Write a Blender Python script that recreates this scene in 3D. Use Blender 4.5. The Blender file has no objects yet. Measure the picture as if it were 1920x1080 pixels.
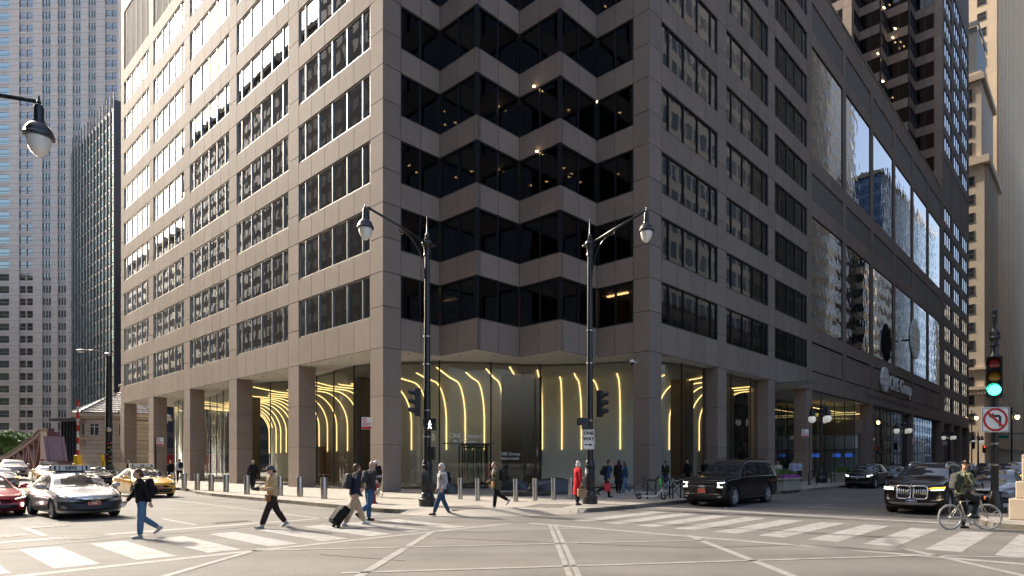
import bpy, bmesh, math, random
from mathutils import Vector, Matrix, noise as mnoise
random.seed(7)
R=math.radians
scn=bpy.context.scene
COL=scn.collection
# ---------------- camera ----------------
F=1161.4; CX=1060.0; HZ=865.0; CAMZ=1.85
cd=bpy.data.cameras.new('camera'); cam=bpy.data.objects.new('camera',cd); COL.objects.link(cam)
cam.location=(0,0,CAMZ); cam.rotation_euler=(R(90),0,0)
cd.sensor_width=36.0; cd.lens=36.0*F/1920.0
cd.shift_x=-(CX-960.0)/1920.0; cd.shift_y=(HZ-540.0)/1920.0
cd.clip_start=0.1; cd.clip_end=4000
scn.camera=cam
# ---------------- world, sun, exposure ----------------
SUN_AZ=147.0; SUN_EL=33.0
w=bpy.data.worlds.new('World'); scn.world=w; w.use_nodes=True
wn=w.node_tree; bg=wn.nodes['Background']
sky=wn.nodes.new('ShaderNodeTexSky'); sky.sky_type='NISHITA'; sky.sun_disc=False
sky.sun_elevation=R(SUN_EL); sky.sun_rotation=R(90-SUN_AZ); sky.air_density=1.0; sky.dust_density=8.5; sky.ozone_density=1.0
wn.links.new(sky.outputs[0],bg.inputs[0]); bg.inputs[1].default_value=0.15
sd=bpy.data.lights.new('sun','SUN'); sd.energy=2.0; sd.angle=R(0.55); sd.color=(1.0,0.93,0.82)
so=bpy.data.objects.new('sun',sd); COL.objects.link(so)
so.rotation_euler=(R(90-SUN_EL),0,R(SUN_AZ+90))
so.location=(-60,60,120)
scn.view_settings.view_transform='Standard'; scn.view_settings.look='None'
scn.view_settings.exposure=1.78; scn.view_settings.gamma=1.0
try: scn.view_settings.use_curve_mapping=False
except Exception: pass
scn.render.engine='CYCLES'
scn.cycles.max_bounces=7; scn.cycles.transparent_max_bounces=14; scn.cycles.glossy_bounces=4
scn.cycles.diffuse_bounces=3; scn.cycles.transmission_bounces=4
scn.cycles.caustics_reflective=False; scn.cycles.caustics_refractive=False
scn.cycles.sample_clamp_indirect=6.0

# ---------------- helpers ----------------
ANG=R(48.85); CA,SA=math.cos(ANG),math.sin(ANG)
P0=(-10.01,34.0)
def W(s,t,z=0.0): return Vector((P0[0]+s*CA-t*SA, P0[1]+s*SA+t*CA, z))
def GP(px,py,z=0.0):
    Z=F*(CAMZ-z)/(py-HZ); return Vector(((px-CX)/F*Z,Z,z))
def RT(px,t,z=0.0):
    # point on the right-hand street at offset t from the building line, along the sight line of column px
    d=(px-CX)/F; Z=(W(0,t).x*-SA+W(0,t).y*CA)/(CA-SA*d); return Vector((d*Z,Z,z))
def ST(v):
    dx,dy=v[0]-P0[0],v[1]-P0[1]; return (dx*CA+dy*SA,-dx*SA+dy*CA)

class MB:
    def __init__(s): s.v=[]; s.f=[]; s.M=None
    def _add(s,vs,fs):
        o=len(s.v)
        if s.M is not None: vs=[tuple(s.M@Vector(p)) for p in vs]
        s.v.extend(tuple(p) for p in vs); s.f.extend(tuple(i+o for i in f) for f in fs); return s
    def box(s,x0,x1,y0,y1,z0,z1):
        return s._add([(x0,y0,z0),(x1,y0,z0),(x1,y1,z0),(x0,y1,z0),(x0,y0,z1),(x1,y0,z1),(x1,y1,z1),(x0,y1,z1)],
            [(3,2,1,0),(4,5,6,7),(0,1,5,4),(1,2,6,5),(2,3,7,6),(3,0,4,7)])
    def bbox(s,x0,x1,y0,y1,z0,z1,b):
        # box with all edges chamfered by b
        m=bmesh.new(); bmesh.ops.create_cube(m,size=1.0)
        for v in m.verts: v.co=Vector(((x0+x1)/2+v.co.x*(x1-x0),(y0+y1)/2+v.co.y*(y1-y0),(z0+z1)/2+v.co.z*(z1-z0)))
        bmesh.ops.bevel(m,geom=m.edges[:],offset=b,segments=2,affect='EDGES',profile=0.5)
        m.verts.index_update(); vs=[tuple(v.co) for v in m.verts]; fs=[tuple(v.index for v in f.verts) for f in m.faces]; m.free()
        return s._add(vs,fs)
    def prism(s,poly,z0,z1):
        n=len(poly); a=sum(poly[i][0]*poly[(i+1)%n][1]-poly[(i+1)%n][0]*poly[i][1] for i in range(n))
        if a<0: poly=poly[::-1]
        vs=[(p[0],p[1],z0) for p in poly]+[(p[0],p[1],z1) for p in poly]
        fs=[tuple(range(n-1,-1,-1)),tuple(range(n,2*n))]+[(i,(i+1)%n,n+(i+1)%n,n+i) for i in range(n)]
        return s._add(vs,fs)
    def tube(s,pts,rad,n=10,cap=True,up=None,closed=False):
        pts=[Vector(p) for p in pts]; k=len(pts)
        if not isinstance(rad,(list,tuple)): rad=[rad]*k
        vs=[];fs=[]; prev=None
        for i,p in enumerate(pts):
            if closed: d=pts[(i+1)%k]-pts[(i-1)%k]
            else: d=pts[min(i+1,k-1)]-pts[max(i-1,0)]
            if d.length<1e-9: d=Vector((0,0,1))
            d.normalize()
            if up is not None: a=Vector(up); a=a-d*a.dot(d)
            elif prev is None:
                a=Vector((0,0,1)) if abs(d.z)<0.9 else Vector((1,0,0)); a=a-d*a.dot(d)
            else: a=prev-d*prev.dot(d)
            if a.length<1e-6: a=Vector((1,0,0))-d*d.x
            a.normalize(); prev=a; b=d.cross(a)
            r=rad[i]; ra,rb=(r if isinstance(r,(list,tuple)) else (r,r))
            for j in range(n):
                t=2*math.pi*j/n; vs.append(p+a*(ra*math.cos(t))+b*(rb*math.sin(t)))
        for i in range(k if closed else k-1):
            i2=(i+1)%k
            for j in range(n): fs.append((i*n+j,i*n+(j+1)%n,i2*n+(j+1)%n,i2*n+j))
        if cap and not closed: fs.append(tuple(range(n-1,-1,-1))); fs.append(tuple((k-1)*n+j for j in range(n)))
        return s._add(vs,fs)
    def lathe(s,prof,n=16,c=(0,0,0),axis='z',cap=True):
        vs=[];fs=[];k=len(prof)
        for r,h in prof:
            for j in range(n):
                t=2*math.pi*j/n; x,y=max(r,1e-4)*math.cos(t),max(r,1e-4)*math.sin(t)
                if axis=='z': vs.append((c[0]+x,c[1]+y,c[2]+h))
                elif axis=='y': vs.append((c[0]+y,c[1]+h,c[2]+x))
                else: vs.append((c[0]+h,c[1]+x,c[2]+y))
        for i in range(k-1):
            for j in range(n): fs.append((i*n+j,i*n+(j+1)%n,(i+1)*n+(j+1)%n,(i+1)*n+j))
        if cap: fs.append(tuple(range(n-1,-1,-1))); fs.append(tuple((k-1)*n+j for j in range(n)))
        return s._add(vs,fs)
    def ell(s,c,r,n=12,m=8):
        if not isinstance(r,(list,tuple)): r=(r,r,r)
        vs=[];fs=[]
        for i in range(m+1):
            ph=-math.pi/2+math.pi*i/m; q=max(math.cos(ph),1e-3)
            for j in range(n):
                t=2*math.pi*j/n; vs.append((c[0]+r[0]*q*math.cos(t),c[1]+r[1]*q*math.sin(t),c[2]+r[2]*math.sin(ph)))
        for i in range(m):
            for j in range(n): fs.append((i*n+j,i*n+(j+1)%n,(i+1)*n+(j+1)%n,(i+1)*n+j))
        fs.append(tuple(range(n-1,-1,-1))); fs.append(tuple(m*n+j for j in range(n)))
        return s._add(vs,fs)
    def grid(s,rows,close=False):
        # rows: list of equal-length point lists
        k=len(rows[0]); vs=[p for r in rows for p in r]; fs=[]
        for i in range(len(rows)-1):
            for j in range(k if close else k-1):
                j2=(j+1)%k; fs.append((i*k+j,i*k+j2,(i+1)*k+j2,(i+1)*k+j))
        return s._add(vs,fs)
    def bar(s,a,b,w,h):
        # rectangular bar from a to b, w horizontal, h vertical-ish
        a=Vector(a);b=Vector(b); d=(b-a).normalized()
        u=Vector((0,0,1)) if abs(d.z)<0.95 else Vector((0,1,0))
        x=d.cross(u).normalized(); y=x.cross(d).normalized()
        vs=[]
        for p in (a,b):
            for sx,sy in ((-1,-1),(1,-1),(1,1),(-1,1)): vs.append(p+x*(sx*w/2)+y*(sy*h/2))
        return s._add(vs,[(3,2,1,0),(4,5,6,7),(0,1,5,4),(1,2,6,5),(2,3,7,6),(3,0,4,7)])
    def mesh(s,name,smooth=False):
        me=bpy.data.meshes.new(name); me.from_pydata(s.v,[],s.f); me.update()
        if smooth: me.polygons.foreach_set('use_smooth',[True]*len(me.polygons))
        return me
def tag(o,label=None,cat=None,group=None,kind=None):
    if label: o['label']=label
    if cat: o['category']=cat
    if group: o['group']=group
    if kind: o['kind']=kind
    return o
def link(name,me,m=None,parent=None,**k):
    o=bpy.data.objects.new(name,me); COL.objects.link(o)
    if m is not None and me is not None and len(me.materials)==0: me.materials.append(m)
    if parent is not None: o.parent=parent
    return tag(o,**k)
def mk(name,mb,m,parent=None,smooth=False,angle=None,**k):
    me=mb.mesh(name,smooth)
    o=link(name,me,m,parent,**k)
    if smooth and angle:
        try: me.set_sharp_from_angle(angle=R(angle))
        except Exception: pass
    return o
def thing(name,label,cat,loc=(0,0,0),rz=0.0,group=None):
    o=bpy.data.objects.new(name,None); COL.objects.link(o); o.location=loc; o.rotation_euler=(0,0,rz); o.empty_display_size=0.3
    return tag(o,label,cat,group)
def copy_tree(o,parent=None):
    c=o.copy(); COL.objects.link(c)
    if parent is not None: c.parent=parent
    for ch in list(o.children): copy_tree(ch,c)
    return c
_unit={}
def unitcube(m,key):
    if key not in _unit:
        me=MB().box(-.5,.5,-.5,.5,-.5,.5).mesh(key); me.materials.append(m); _unit[key]=me
    return _unit[key]
def piece(name,b,me,parent):
    o=bpy.data.objects.new(name,me); COL.objects.link(o); o.parent=parent
    o.location=((b[0]+b[1])/2,(b[2]+b[3])/2,(b[4]+b[5])/2); o.scale=(b[1]-b[0],b[3]-b[2],b[5]-b[4]); return o
def textmesh(s,size,ext=0.01,bold=0.0,space=1.0):
    cu=bpy.data.curves.new('t','FONT'); cu.body=s; cu.size=size; cu.extrude=ext; cu.offset=bold; cu.space_character=space
    cu.align_x='CENTER'; cu.align_y='CENTER'; cu.resolution_u=3
    o=bpy.data.objects.new('t',cu); COL.objects.link(o); dg=bpy.context.evaluated_depsgraph_get(); dg.update()
    me=bpy.data.meshes.new_from_object(o.evaluated_get(dg)); bpy.data.objects.remove(o); bpy.data.curves.remove(cu); me.materials.clear(); return me
def text(name,s,size,m,parent,loc,rot,ext=0.01,bold=0.0,space=1.0):
    me=textmesh(s,size,ext,bold,space); me.name=name
    o=link(name,me,m,parent); o.location=loc; o.rotation_euler=rot; return o

# ---------------- materials ----------------
_M={}
def mat(name,col,rough=0.6,metal=0.0,var=0.0,vscale=3.0,bump=0.0,bscale=40.0,emit=None,estr=1.0,spec=0.5,coat=0.0,rnd=0.0,stretch=None,detail=6.0,col2=None):
    if name in _M: return _M[name]
    m=bpy.data.materials.new(name); m.use_nodes=True; nt=m.node_tree; b=nt.nodes['Principled BSDF']
    b.inputs['Base Color'].default_value=(*col,1); b.inputs['Roughness'].default_value=rough; b.inputs['Metallic'].default_value=metal
    b.inputs['Specular IOR Level'].default_value=spec; b.inputs['Coat Weight'].default_value=coat; b.inputs['Coat Roughness'].default_value=0.05
    if emit: b.inputs['Emission Color'].default_value=(*emit,1); b.inputs['Emission Strength'].default_value=estr
    N=nt.nodes.new; Lk=nt.links.new
    if var>0 or bump>0:
        g=N('ShaderNodeNewGeometry')
        vec=g.outputs['Position']
        if stretch:
            mp=N('ShaderNodeMapping'); mp.inputs['Scale'].default_value=stretch; Lk(vec,mp.inputs[0]); vec=mp.outputs[0]
    last=None
    if var>0:
        n=N('ShaderNodeTexNoise'); n.inputs['Scale'].default_value=vscale; n.inputs['Detail'].default_value=detail; n.inputs['Roughness'].default_value=0.62; Lk(vec,n.inputs['Vector'])
        r=N('ShaderNodeValToRGB'); r.color_ramp.elements[0].position=0.32; r.color_ramp.elements[1].position=0.68
        lo=[max(0,c*(1-var)) for c in col]; hi=[min(1,c*(1+var)) for c in (col2 or col)]
        r.color_ramp.elements[0].color=(*lo,1); r.color_ramp.elements[1].color=(*hi,1)
        Lk(n.outputs[0],r.inputs[0]); last=r.outputs[0]
    if rnd>0:
        oi=N('ShaderNodeObjectInfo'); g2=N('ShaderNodeNewGeometry')
        ad=N('ShaderNodeMath'); ad.operation='ADD'; Lk(oi.outputs['Random'],ad.inputs[0]); Lk(g2.outputs['Random Per Island'],ad.inputs[1])
        fr=N('ShaderNodeMath'); fr.operation='FRACT'; Lk(ad.outputs[0],fr.inputs[0])
        mr=N('ShaderNodeMapRange'); mr.inputs['To Min'].default_value=1-rnd; mr.inputs['To Max'].default_value=1+rnd; Lk(fr.outputs[0],mr.inputs[0])
        mx=N('ShaderNodeMix'); mx.data_type='RGBA'; mx.blend_type='MULTIPLY'; mx.inputs['Factor'].default_value=1.0
        if last is not None: Lk(last,mx.inputs['A'])
        else: mx.inputs['A'].default_value=(*col,1)
        Lk(mr.outputs[0],mx.inputs['B']); last=mx.outputs['Result']
    if last is not None: Lk(last,b.inputs['Base Color'])
    if bump>0:
        n2=N('ShaderNodeTexNoise'); n2.inputs['Scale'].default_value=bscale; n2.inputs['Detail'].default_value=3.0; Lk(vec,n2.inputs['Vector'])
        bp=N('ShaderNodeBump'); bp.inputs['Strength'].default_value=bump; bp.inputs['Distance'].default_value=0.02; Lk(n2.outputs[0],bp.inputs['Height']); Lk(bp.outputs[0],b.inputs['Normal'])
    _M[name]=m; return m
def glass(name,tint,refl=0.25,rough=0.0,wave=0.0,wscale=0.8,gcol=(1,1,1),fres=1.0,bstretch=None):
    # thin architectural glass: tinted see-through plus mirror-like reflection that grows at glancing angles
    if name in _M: return _M[name]
    m=bpy.data.materials.new(name); m.use_nodes=True; nt=m.node_tree; nt.nodes.remove(nt.nodes['Principled BSDF'])
    N=nt.nodes.new; Lk=nt.links.new; out=nt.nodes['Material Output']
    tr=N('ShaderNodeBsdfTransparent'); tr.inputs[0].default_value=(*tint,1)
    gl=N('ShaderNodeBsdfGlossy'); gl.inputs['Color'].default_value=(*gcol,1); gl.inputs['Roughness'].default_value=rough
    lw=N('ShaderNodeFresnel'); lw.inputs[0].default_value=1.55
    ma=N('ShaderNodeMath'); ma.operation='MULTIPLY_ADD'; ma.inputs[1].default_value=fres; ma.inputs[2].default_value=refl; ma.use_clamp=True
    Lk(lw.outputs[0],ma.inputs[0])
    mx=N('ShaderNodeMixShader'); Lk(ma.outputs[0],mx.inputs[0]); Lk(tr.outputs[0],mx.inputs[1]); Lk(gl.outputs[0],mx.inputs[2]); Lk(mx.outputs[0],out.inputs[0])
    if wave>0:
        g=N('ShaderNodeNewGeometry'); n=N('ShaderNodeTexNoise'); n.inputs['Scale'].default_value=wscale; n.inputs['Detail'].default_value=1.5
        oi=N('ShaderNodeObjectInfo'); va=N('ShaderNodeVectorMath'); va.operation='ADD'; sc=N('ShaderNodeMath'); sc.operation='MULTIPLY'; sc.inputs[1].default_value=37.0
        Lk(oi.outputs['Random'],sc.inputs[0]); Lk(g.outputs['Position'],va.inputs[0]); Lk(sc.outputs[0],va.inputs[1])
        src=va.outputs[0]
        if bstretch:
            mp=N('ShaderNodeMapping'); mp.inputs['Scale'].default_value=bstretch; Lk(src,mp.inputs[0]); src=mp.outputs[0]
        Lk(src,n.inputs['Vector'])
        bp=N('ShaderNodeBump'); bp.inputs['Strength'].default_value=1.0; bp.inputs['Distance'].default_value=wave; Lk(n.outputs[0],bp.inputs['Height']); Lk(bp.outputs[0],gl.inputs['Normal'])
    _M[name]=m; return m

M_granite=mat('granite',(0.275,0.222,0.188),0.78,var=0.07,vscale=1.6,bump=0.10,bscale=55,rnd=0.075,detail=12,spec=0.25)
M_joint=mat('joint_dark',(0.06,0.05,0.045),0.9)
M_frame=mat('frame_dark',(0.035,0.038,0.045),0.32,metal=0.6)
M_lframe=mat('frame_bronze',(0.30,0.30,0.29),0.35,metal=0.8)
M_gl_tower=glass('glass_tower',(0.24,0.23,0.22),0.07,wave=0.0035,wscale=0.7,fres=1.5,gcol=(0.95,0.97,1.0))
M_gl_mirror=glass('glass_mirror',(0.05,0.06,0.07),0.42,wave=0.010,wscale=0.75,fres=1.0,gcol=(0.97,0.96,0.95))
M_gl_lobby=glass('glass_lobby',(0.88,0.92,0.88),0.015,wave=0.0012,wscale=0.4,fres=0.85)
M_soffit=mat('soffit',(0.78,0.76,0.71),0.7,var=0.03,vscale=0.6)
M_int_floor=mat('interior_slab',(0.34,0.32,0.29),0.8)
M_core=mat('core_wall',(0.22,0.20,0.18),0.8)
M_warm=mat('warm_lamp',(1,0.8,0.5),0.5,emit=(1.0,0.70,0.30),estr=5.0)
M_strip=mat('led_strip',(1,0.85,0.6),0.5,emit=(1.0,0.66,0.25),estr=0.74)
M_vault=mat('vault_plaster',(0.70,0.73,0.74),0.6)
M_gl_zig=glass('glass_zigzag',(0.22,0.21,0.20),0.012,wave=0.003,wscale=0.6,fres=0.75,gcol=(0.95,0.95,0.96))
M_black=mat('black_paint',(0.012,0.014,0.017),0.30,spec=0.6,bump=0.05,bscale=30)
M_blackm=mat('black_matt',(0.015,0.015,0.016),0.6)
M_steel=mat('brushed_steel',(0.47,0.45,0.43),0.32,metal=1.0,var=0.06,vscale=6,stretch=(30,30,0.6))
M_white=mat('white_paint',(0.78,0.78,0.76),0.45)
M_glob=mat('globe_white',(0.82,0.81,0.76),0.25,emit=(1,0.95,0.85),estr=0.10)
# ---------------- ground, road, pavements ----------------
def asphalt(name,c,var=0.14):
    m=mat(name,c,0.82,var=var,vscale=0.55,bump=0.35,bscale=60,detail=12,spec=0.35)
    nt=m.node_tree; b=nt.nodes['Principled BSDF']; N=nt.nodes.new; Lk=nt.links.new
    # fine aggregate speckle and long tyre-worn streaks multiplied over the base colour
    src=b.inputs['Base Color'].links[0].from_socket
    g=N('ShaderNodeNewGeometry'); sp=N('ShaderNodeTexNoise'); sp.inputs['Scale'].default_value=28; sp.inputs['Detail'].default_value=4; Lk(g.outputs['Position'],sp.inputs[0])
    r=N('ShaderNodeValToRGB'); r.color_ramp.elements[0].position=0.3; r.color_ramp.elements[1].position=0.7; r.color_ramp.elements[0].color=(.72,.72,.72,1); r.color_ramp.elements[1].color=(1.2,1.2,1.2,1); Lk(sp.outputs[0],r.inputs[0])
    st=N('ShaderNodeTexNoise'); st.inputs['Scale'].default_value=1.0; st.inputs['Detail'].default_value=5
    mp=N('ShaderNodeMapping'); mp.inputs['Rotation'].default_value=(0,0,-ANG); mp.inputs['Scale'].default_value=(0.07,0.9,1); Lk(g.outputs['Position'],mp.inputs[0]); Lk(mp.outputs[0],st.inputs[0])
    r2=N('ShaderNodeValToRGB'); r2.color_ramp.elements[0].position=0.35; r2.color_ramp.elements[1].position=0.62; r2.color_ramp.elements[0].color=(.82,.82,.83,1); r2.color_ramp.elements[1].color=(1.05,1.05,1.04,1); Lk(st.outputs[0],r2.inputs[0])
    last=src
    for o in (r.outputs[0],r2.outputs[0]):
        mx=N('ShaderNodeMix'); mx.data_type='RGBA'; mx.blend_type='MULTIPLY'; mx.inputs['Factor'].default_value=1.0; Lk(last,mx.inputs['A']); Lk(o,mx.inputs['B']); last=mx.outputs['Result']
    Lk(last,b.inputs['Base Color']); return m
M_road=asphalt('asphalt',(0.160,0.149,0.134))
M_walk=mat('pavement_concrete',(0.305,0.278,0.238),0.8,var=0.10,vscale=0.9,bump=0.12,bscale=70,rnd=0.05,detail=10)
M_kerb=mat('kerb_stone',(0.30,0.265,0.22),0.85,var=0.25,vscale=2.5,bump=0.3,bscale=20,detail=8)
def worn_paint(name,c,thr=0.40):
    m=mat(name,c,0.75,bump=0.2,bscale=60); nt=m.node_tree; b=nt.nodes['Principled BSDF']; N=nt.nodes.new; Lk=nt.links.new
    g=N('ShaderNodeNewGeometry'); n=N('ShaderNodeTexNoise'); n.inputs['Scale'].default_value=2.6; n.inputs['Detail'].default_value=12; n.inputs['Roughness'].default_value=0.72; Lk(g.outputs['Position'],n.inputs[0])
    r=N('ShaderNodeValToRGB'); r.color_ramp.elements[0].position=thr-0.07; r.color_ramp.elements[1].position=thr+0.09
    r.color_ramp.elements[0].color=(0.21,0.197,0.18,1); r.color_ramp.elements[1].color=(*c,1); Lk(n.outputs[0],r.inputs[0]); Lk(r.outputs[0],b.inputs['Base Color']); return m
M_paint=worn_paint('worn_white_paint',(0.30,0.294,0.276),0.46)
M_line=worn_paint('worn_line_paint',(0.275,0.267,0.246),0.46)
def deckz(t): return 0.6*min(1,max(0,(t-36)/26.0))
ground=mk('ground',MB().prism([tuple(W(a,b)[:2]) for a,b in ((-500,-500),(900,-500),(900,36),(-500,36))],-0.6,0.0),M_road,kind='structure')
# far ground beyond the river, the water, and the bridge deck that carries the left street
mk('far_ground',MB().prism([tuple(W(a,b)[:2]) for a,b in ((-500,120),(900,120),(900,900),(-500,900))],-0.6,-0.05),M_road,kind='structure')
M_water=mat('river_water',(0.02,0.045,0.04),0.08,bump=0.4,bscale=1.5,spec=0.6)
mk('river_water',MB().prism([tuple(W(a,b)[:2]) for a,b in ((-500,35.8),(900,35.8),(900,121),(-500,121))],-6,-5),M_water,kind='structure')
d=MB(); rows=[]
for t in (36,40,44,48,52,56,60,64,90,122):
    rows.append([tuple(W(-32,t,deckz(t))),tuple(W(6,t,deckz(t)))])
d.grid([r[::-1] for r in rows]); mk('bridge_deck',d,M_road,kind='structure')
mk('embankment',MB().prism([tuple(W(a,b)[:2]) for a,b in ((6.0,35.99),(900,35.99),(900,75),(6.0,75))],-6,0.0),M_road,kind='structure')
# corner pavement: kerb line in (s,t)
def arc(c,r,a0,a1,n): return [(c[0]+r*math.cos(R(a0+(a1-a0)*i/n)),c[1]+r*math.sin(R(a0+(a1-a0)*i/n))) for i in range(n+1)]
kerb=[(-5.3,60),(-5.3,16),(-5.6,12.5),(-6.3,9),(-6.6,6)]+[(-0.4+rr_*math.cos(R(a_)),-9.7+rr_*math.sin(R(a_))) for a_,rr_ in ((180,6.2),(186,6.2),(192,6.1),(197,5.7),(205,5.5),(213,5.5),(221,5.5),(229,5.5),(237,5.5),(245,5.5),(252,5.7),(258,6.1),(264,6.2),(270,6.2))]+[(30,-15.9),(60,-15.9),(300,-15.9)]
wk=[tuple(W(*p)[:2]) for p in kerb]+[tuple(W(300,34)[:2]),tuple(W(2,34)[:2]),tuple(W(2,60)[:2])]
pav=mk('pavement',MB().prism(wk,-0.3,0.142),M_kerb,kind='structure')
# kerb stones
def inset(path,dst):
    out=[]
    for i,p in enumerate(path):
        a=path[max(0,i-1)]; b=path[min(len(path)-1,i+1)]; d=Vector((b[0]-a[0],b[1]-a[1])).normalized(); out.append((p[0]-d.y*dst,p[1]+d.x*dst))
    return out
dense=[]
for i in range(len(kerb)-1):
    a,b=Vector(kerb[i]),Vector(kerb[i+1]); L=(b-a).length
    n=max(1,int(L/1.5))
    if a.x>40: n=max(1,int(L/6))
    for k in range(n): dense.append(tuple(a+(b-a)*(k/n)))
dense.append(kerb[-1])
ins=inset(dense,0.17)
for i in range(len(dense)-1):
    a,b,c,e=Vector(dense[i]),Vector(dense[i+1]),Vector(ins[i+1]),Vector(ins[i])
    g=0.010; u=(b-a).normalized()*g
    low=0.0
    # dropped kerb at the corner ramp
    ang=math.degrees(math.atan2(a.y+9.7,a.x+0.4))%360
    h=0.152
    poly=[tuple(W(*(a+u))[:2]),tuple(W(*(b-u))[:2]),tuple(W(*(c-u))[:2]),tuple(W(*(e+u))[:2])]
    mk('kerb_stone',MB().prism(poly,-0.2,h),M_kerb,pav)
rampo=[]
rows=[[],[],[]]
for a_ in range(193,262,3):
    e=min(1,(a_-193)/9.0,(259-a_)/9.0); e=max(0,e)
    for k,(rr_,zz) in enumerate(((5.45+.55*(1-e),.153),(5.62+.5*(1-e),.150),(6.15+.38*e,.004))):
        rows[k].append(tuple(W(-0.4+rr_*math.cos(R(a_)),-9.7+rr_*math.sin(R(a_)),zz)))
mk('kerb_ramp',MB().grid(rows[::-1]),M_walk,pav)
# pavement slabs (1.5 m concrete flags) near the corner, one object each; farther ones joined
def inside(pt,poly):
    x,y=pt; c=False; j=len(poly)-1
    for i in range(len(poly)):
        if (poly[i][1]>y)!=(poly[j][1]>y) and x<(poly[j][0]-poly[i][0])*(y-poly[i][1])/(poly[j][1]-poly[i][1])+poly[i][0]: c=not c
        j=i
    return c
walkpoly=[p for p in ins]+[(300,34),(2,34),(2,60)]
slabs=[]
def slabgrid(s0,s1,t0,t1,ds,dt):
    s=s0
    while s<s1-.01:
        t=t0
        while t<t1-.01:
            cs=[(s+.006,t+.006),(s+ds-.006,t+.006),(s+ds-.006,t+dt-.006),(s+.006,t+dt-.006)]
            k=[inside(c,walkpoly) for c in cs]
            if all(k): slabs.append(cs)
            elif any(k):
                # clip by pulling outside corners toward the centre of the inside ones
                ok=[c for c,q in zip(cs,k) if q]; cen=(sum(c[0] for c in ok)/len(ok),sum(c[1] for c in ok)/len(ok)); out=[]
                for c,q in zip(cs,k):
                    if q: out.append(c); continue
                    lo,hi=0.0,1.0
                    for _ in range(12):
                        m=(lo+hi)/2; p=(cen[0]+(c[0]-cen[0])*m,cen[1]+(c[1]-cen[1])*m)
                        if inside(p,walkpoly): lo=m
                        else: hi=m
                    out.append((cen[0]+(c[0]-cen[0])*lo,cen[1]+(c[1]-cen[1])*lo))
                slabs.append(out)
            t+=dt
        s+=ds
slabgrid(-6.6,15,-16.5,3.3,1.8,1.8); slabgrid(-6.6,2.4,3.3,32,1.8,1.8); slabgrid(15,60,-16.5,-6.6,1.8,1.65); slabgrid(60,120,-16.5,-10,3.6,3.3)
slabs.sort(key=lambda c:(W(*c[0]).xy).length)
far=MB()
for i,c in enumerate(slabs):
    mb=MB() if i<290 else far
    cx_=sum(p[0] for p in c)/4; cy_=sum(p[1] for p in c)/4
    mb.prism([tuple(W(*p)[:2]) for p in c],0.10,0.150+random.uniform(-.0012,.0012))
    if i<290: mk('paving_slab',mb,M_walk,pav)
mk('paving_slab',far,M_walk,pav,kind='stuff')
# painted markings, sheets just above the asphalt
def strip_st(name,poly,m,z=0.004): return mk(name,MB().prism([tuple(W(*p)[:2]) for p in poly],z-0.003,z),m,ground)
for k in range(-2,17):
    c=-16.45+1.25*k*0.97
    if c>-7.2: break
    strip_st('crosswalk_bar',[(c-.33,-16.25),(c+.33,-16.25),(c+.33,-12.75),(c-.33,-12.75)],M_paint)
for k in range(-8,3):
    c=-16.45-1.2125*(k+3+8) if k>100 else None
for k in range(1,9):
    c=-16.45-1.2125*(k+2); strip_st('crosswalk_bar',[(c-.33,-16.25),(c+.33,-16.25),(c+.33,-12.75),(c-.33,-12.75)],M_paint)
for k in range(0,14):
    c=-17.6-1.22*k; strip_st('crosswalk_bar',[(-4.25,c-.33),(.35,c-.33),(.35,c+.33),(-4.25,c+.33)],M_paint)
def seg(name,a,b,w,m=None,z=0.004):
    a=GP(*a);b=GP(*b); d=(b-a).normalized(); n=Vector((-d.y,d.x,0))*w/2
    return mk(name,MB().prism([tuple((a+n)[:2]),tuple((a-n)[:2]),tuple((b-n)[:2]),tuple((b+n)[:2])],z-0.003,z),m or M_line,ground)
strip_st('stop_line',[(-34,-11.35),(-7.0,-10.95),(-7.0,-10.6),(-34,-11.0)],M_line)
strip_st('crosswalk_edge_line',[(-34,-17.15),(-6.2,-16.65),(-6.2,-16.40),(-34,-16.9)],M_line)
strip_st('crosswalk_edge_line',[(-5.9,-16.9),(-5.65,-16.9),(-4.75,-36),(-5.0,-36)],M_line)
strip_st('stop_line',[(2.0,-16.3),(2.5,-16.3),(2.7,-31),(2.2,-31)],M_line)
for a,b,w_ in (((471,1033),(1330,1013),.13),((640,1075),(1720,1042),.13),((815,997),(1130,991),.11),((811,997),(650,1095),.17),
    ((1031,985),(1076,1100),.10),((1041,985),(1094,1100),.10),((1290,1004),(1500,1086),.17),((1690,1028),(1990,1096),.16),((490,1029),(270,1092),.15),((1720,1042),(1930,1046),.12)):
    seg('junction_line',a,b,w_,z=0.008)
M_tar=mat('tar_seam',(.06,.055,.05),.7)
for a,b,w_ in (((-40,1035),(480,987),.035),((480,987),(800,966),.035),((1180,962),(1640,972),.03),((330,935),(470,948),.05),((820,1009),(1300,1028),.02),((1300,1028),(1500,1022),.02),((600,1040),(760,1052),.02)):
    seg('tar_seam',a,b,w_,M_tar,z=0.0065)
for s0 in range(6,90,12):
    for tt in (-21.0,):
        strip_st('lane_dash',[(s0,tt),(s0+3,tt),(s0+3,tt+.12),(s0,tt+.12)],M_line)
strip_st('lane_line',[(-9.2,-10.9),(-9.06,-10.9),(-9.06,30),(-9.2,30)],M_line)
for s_ in (-12.6,-16.0,-19.4):
    for t0 in range(-10,34,9): strip_st('lane_dash',[(s_,t0),(s_+.13,t0),(s_+.13,t0+3),(s_,t0+3)],M_line)
M_iron=mat('cast_iron',(0.045,0.043,0.042),0.6,metal=0.5)
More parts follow.
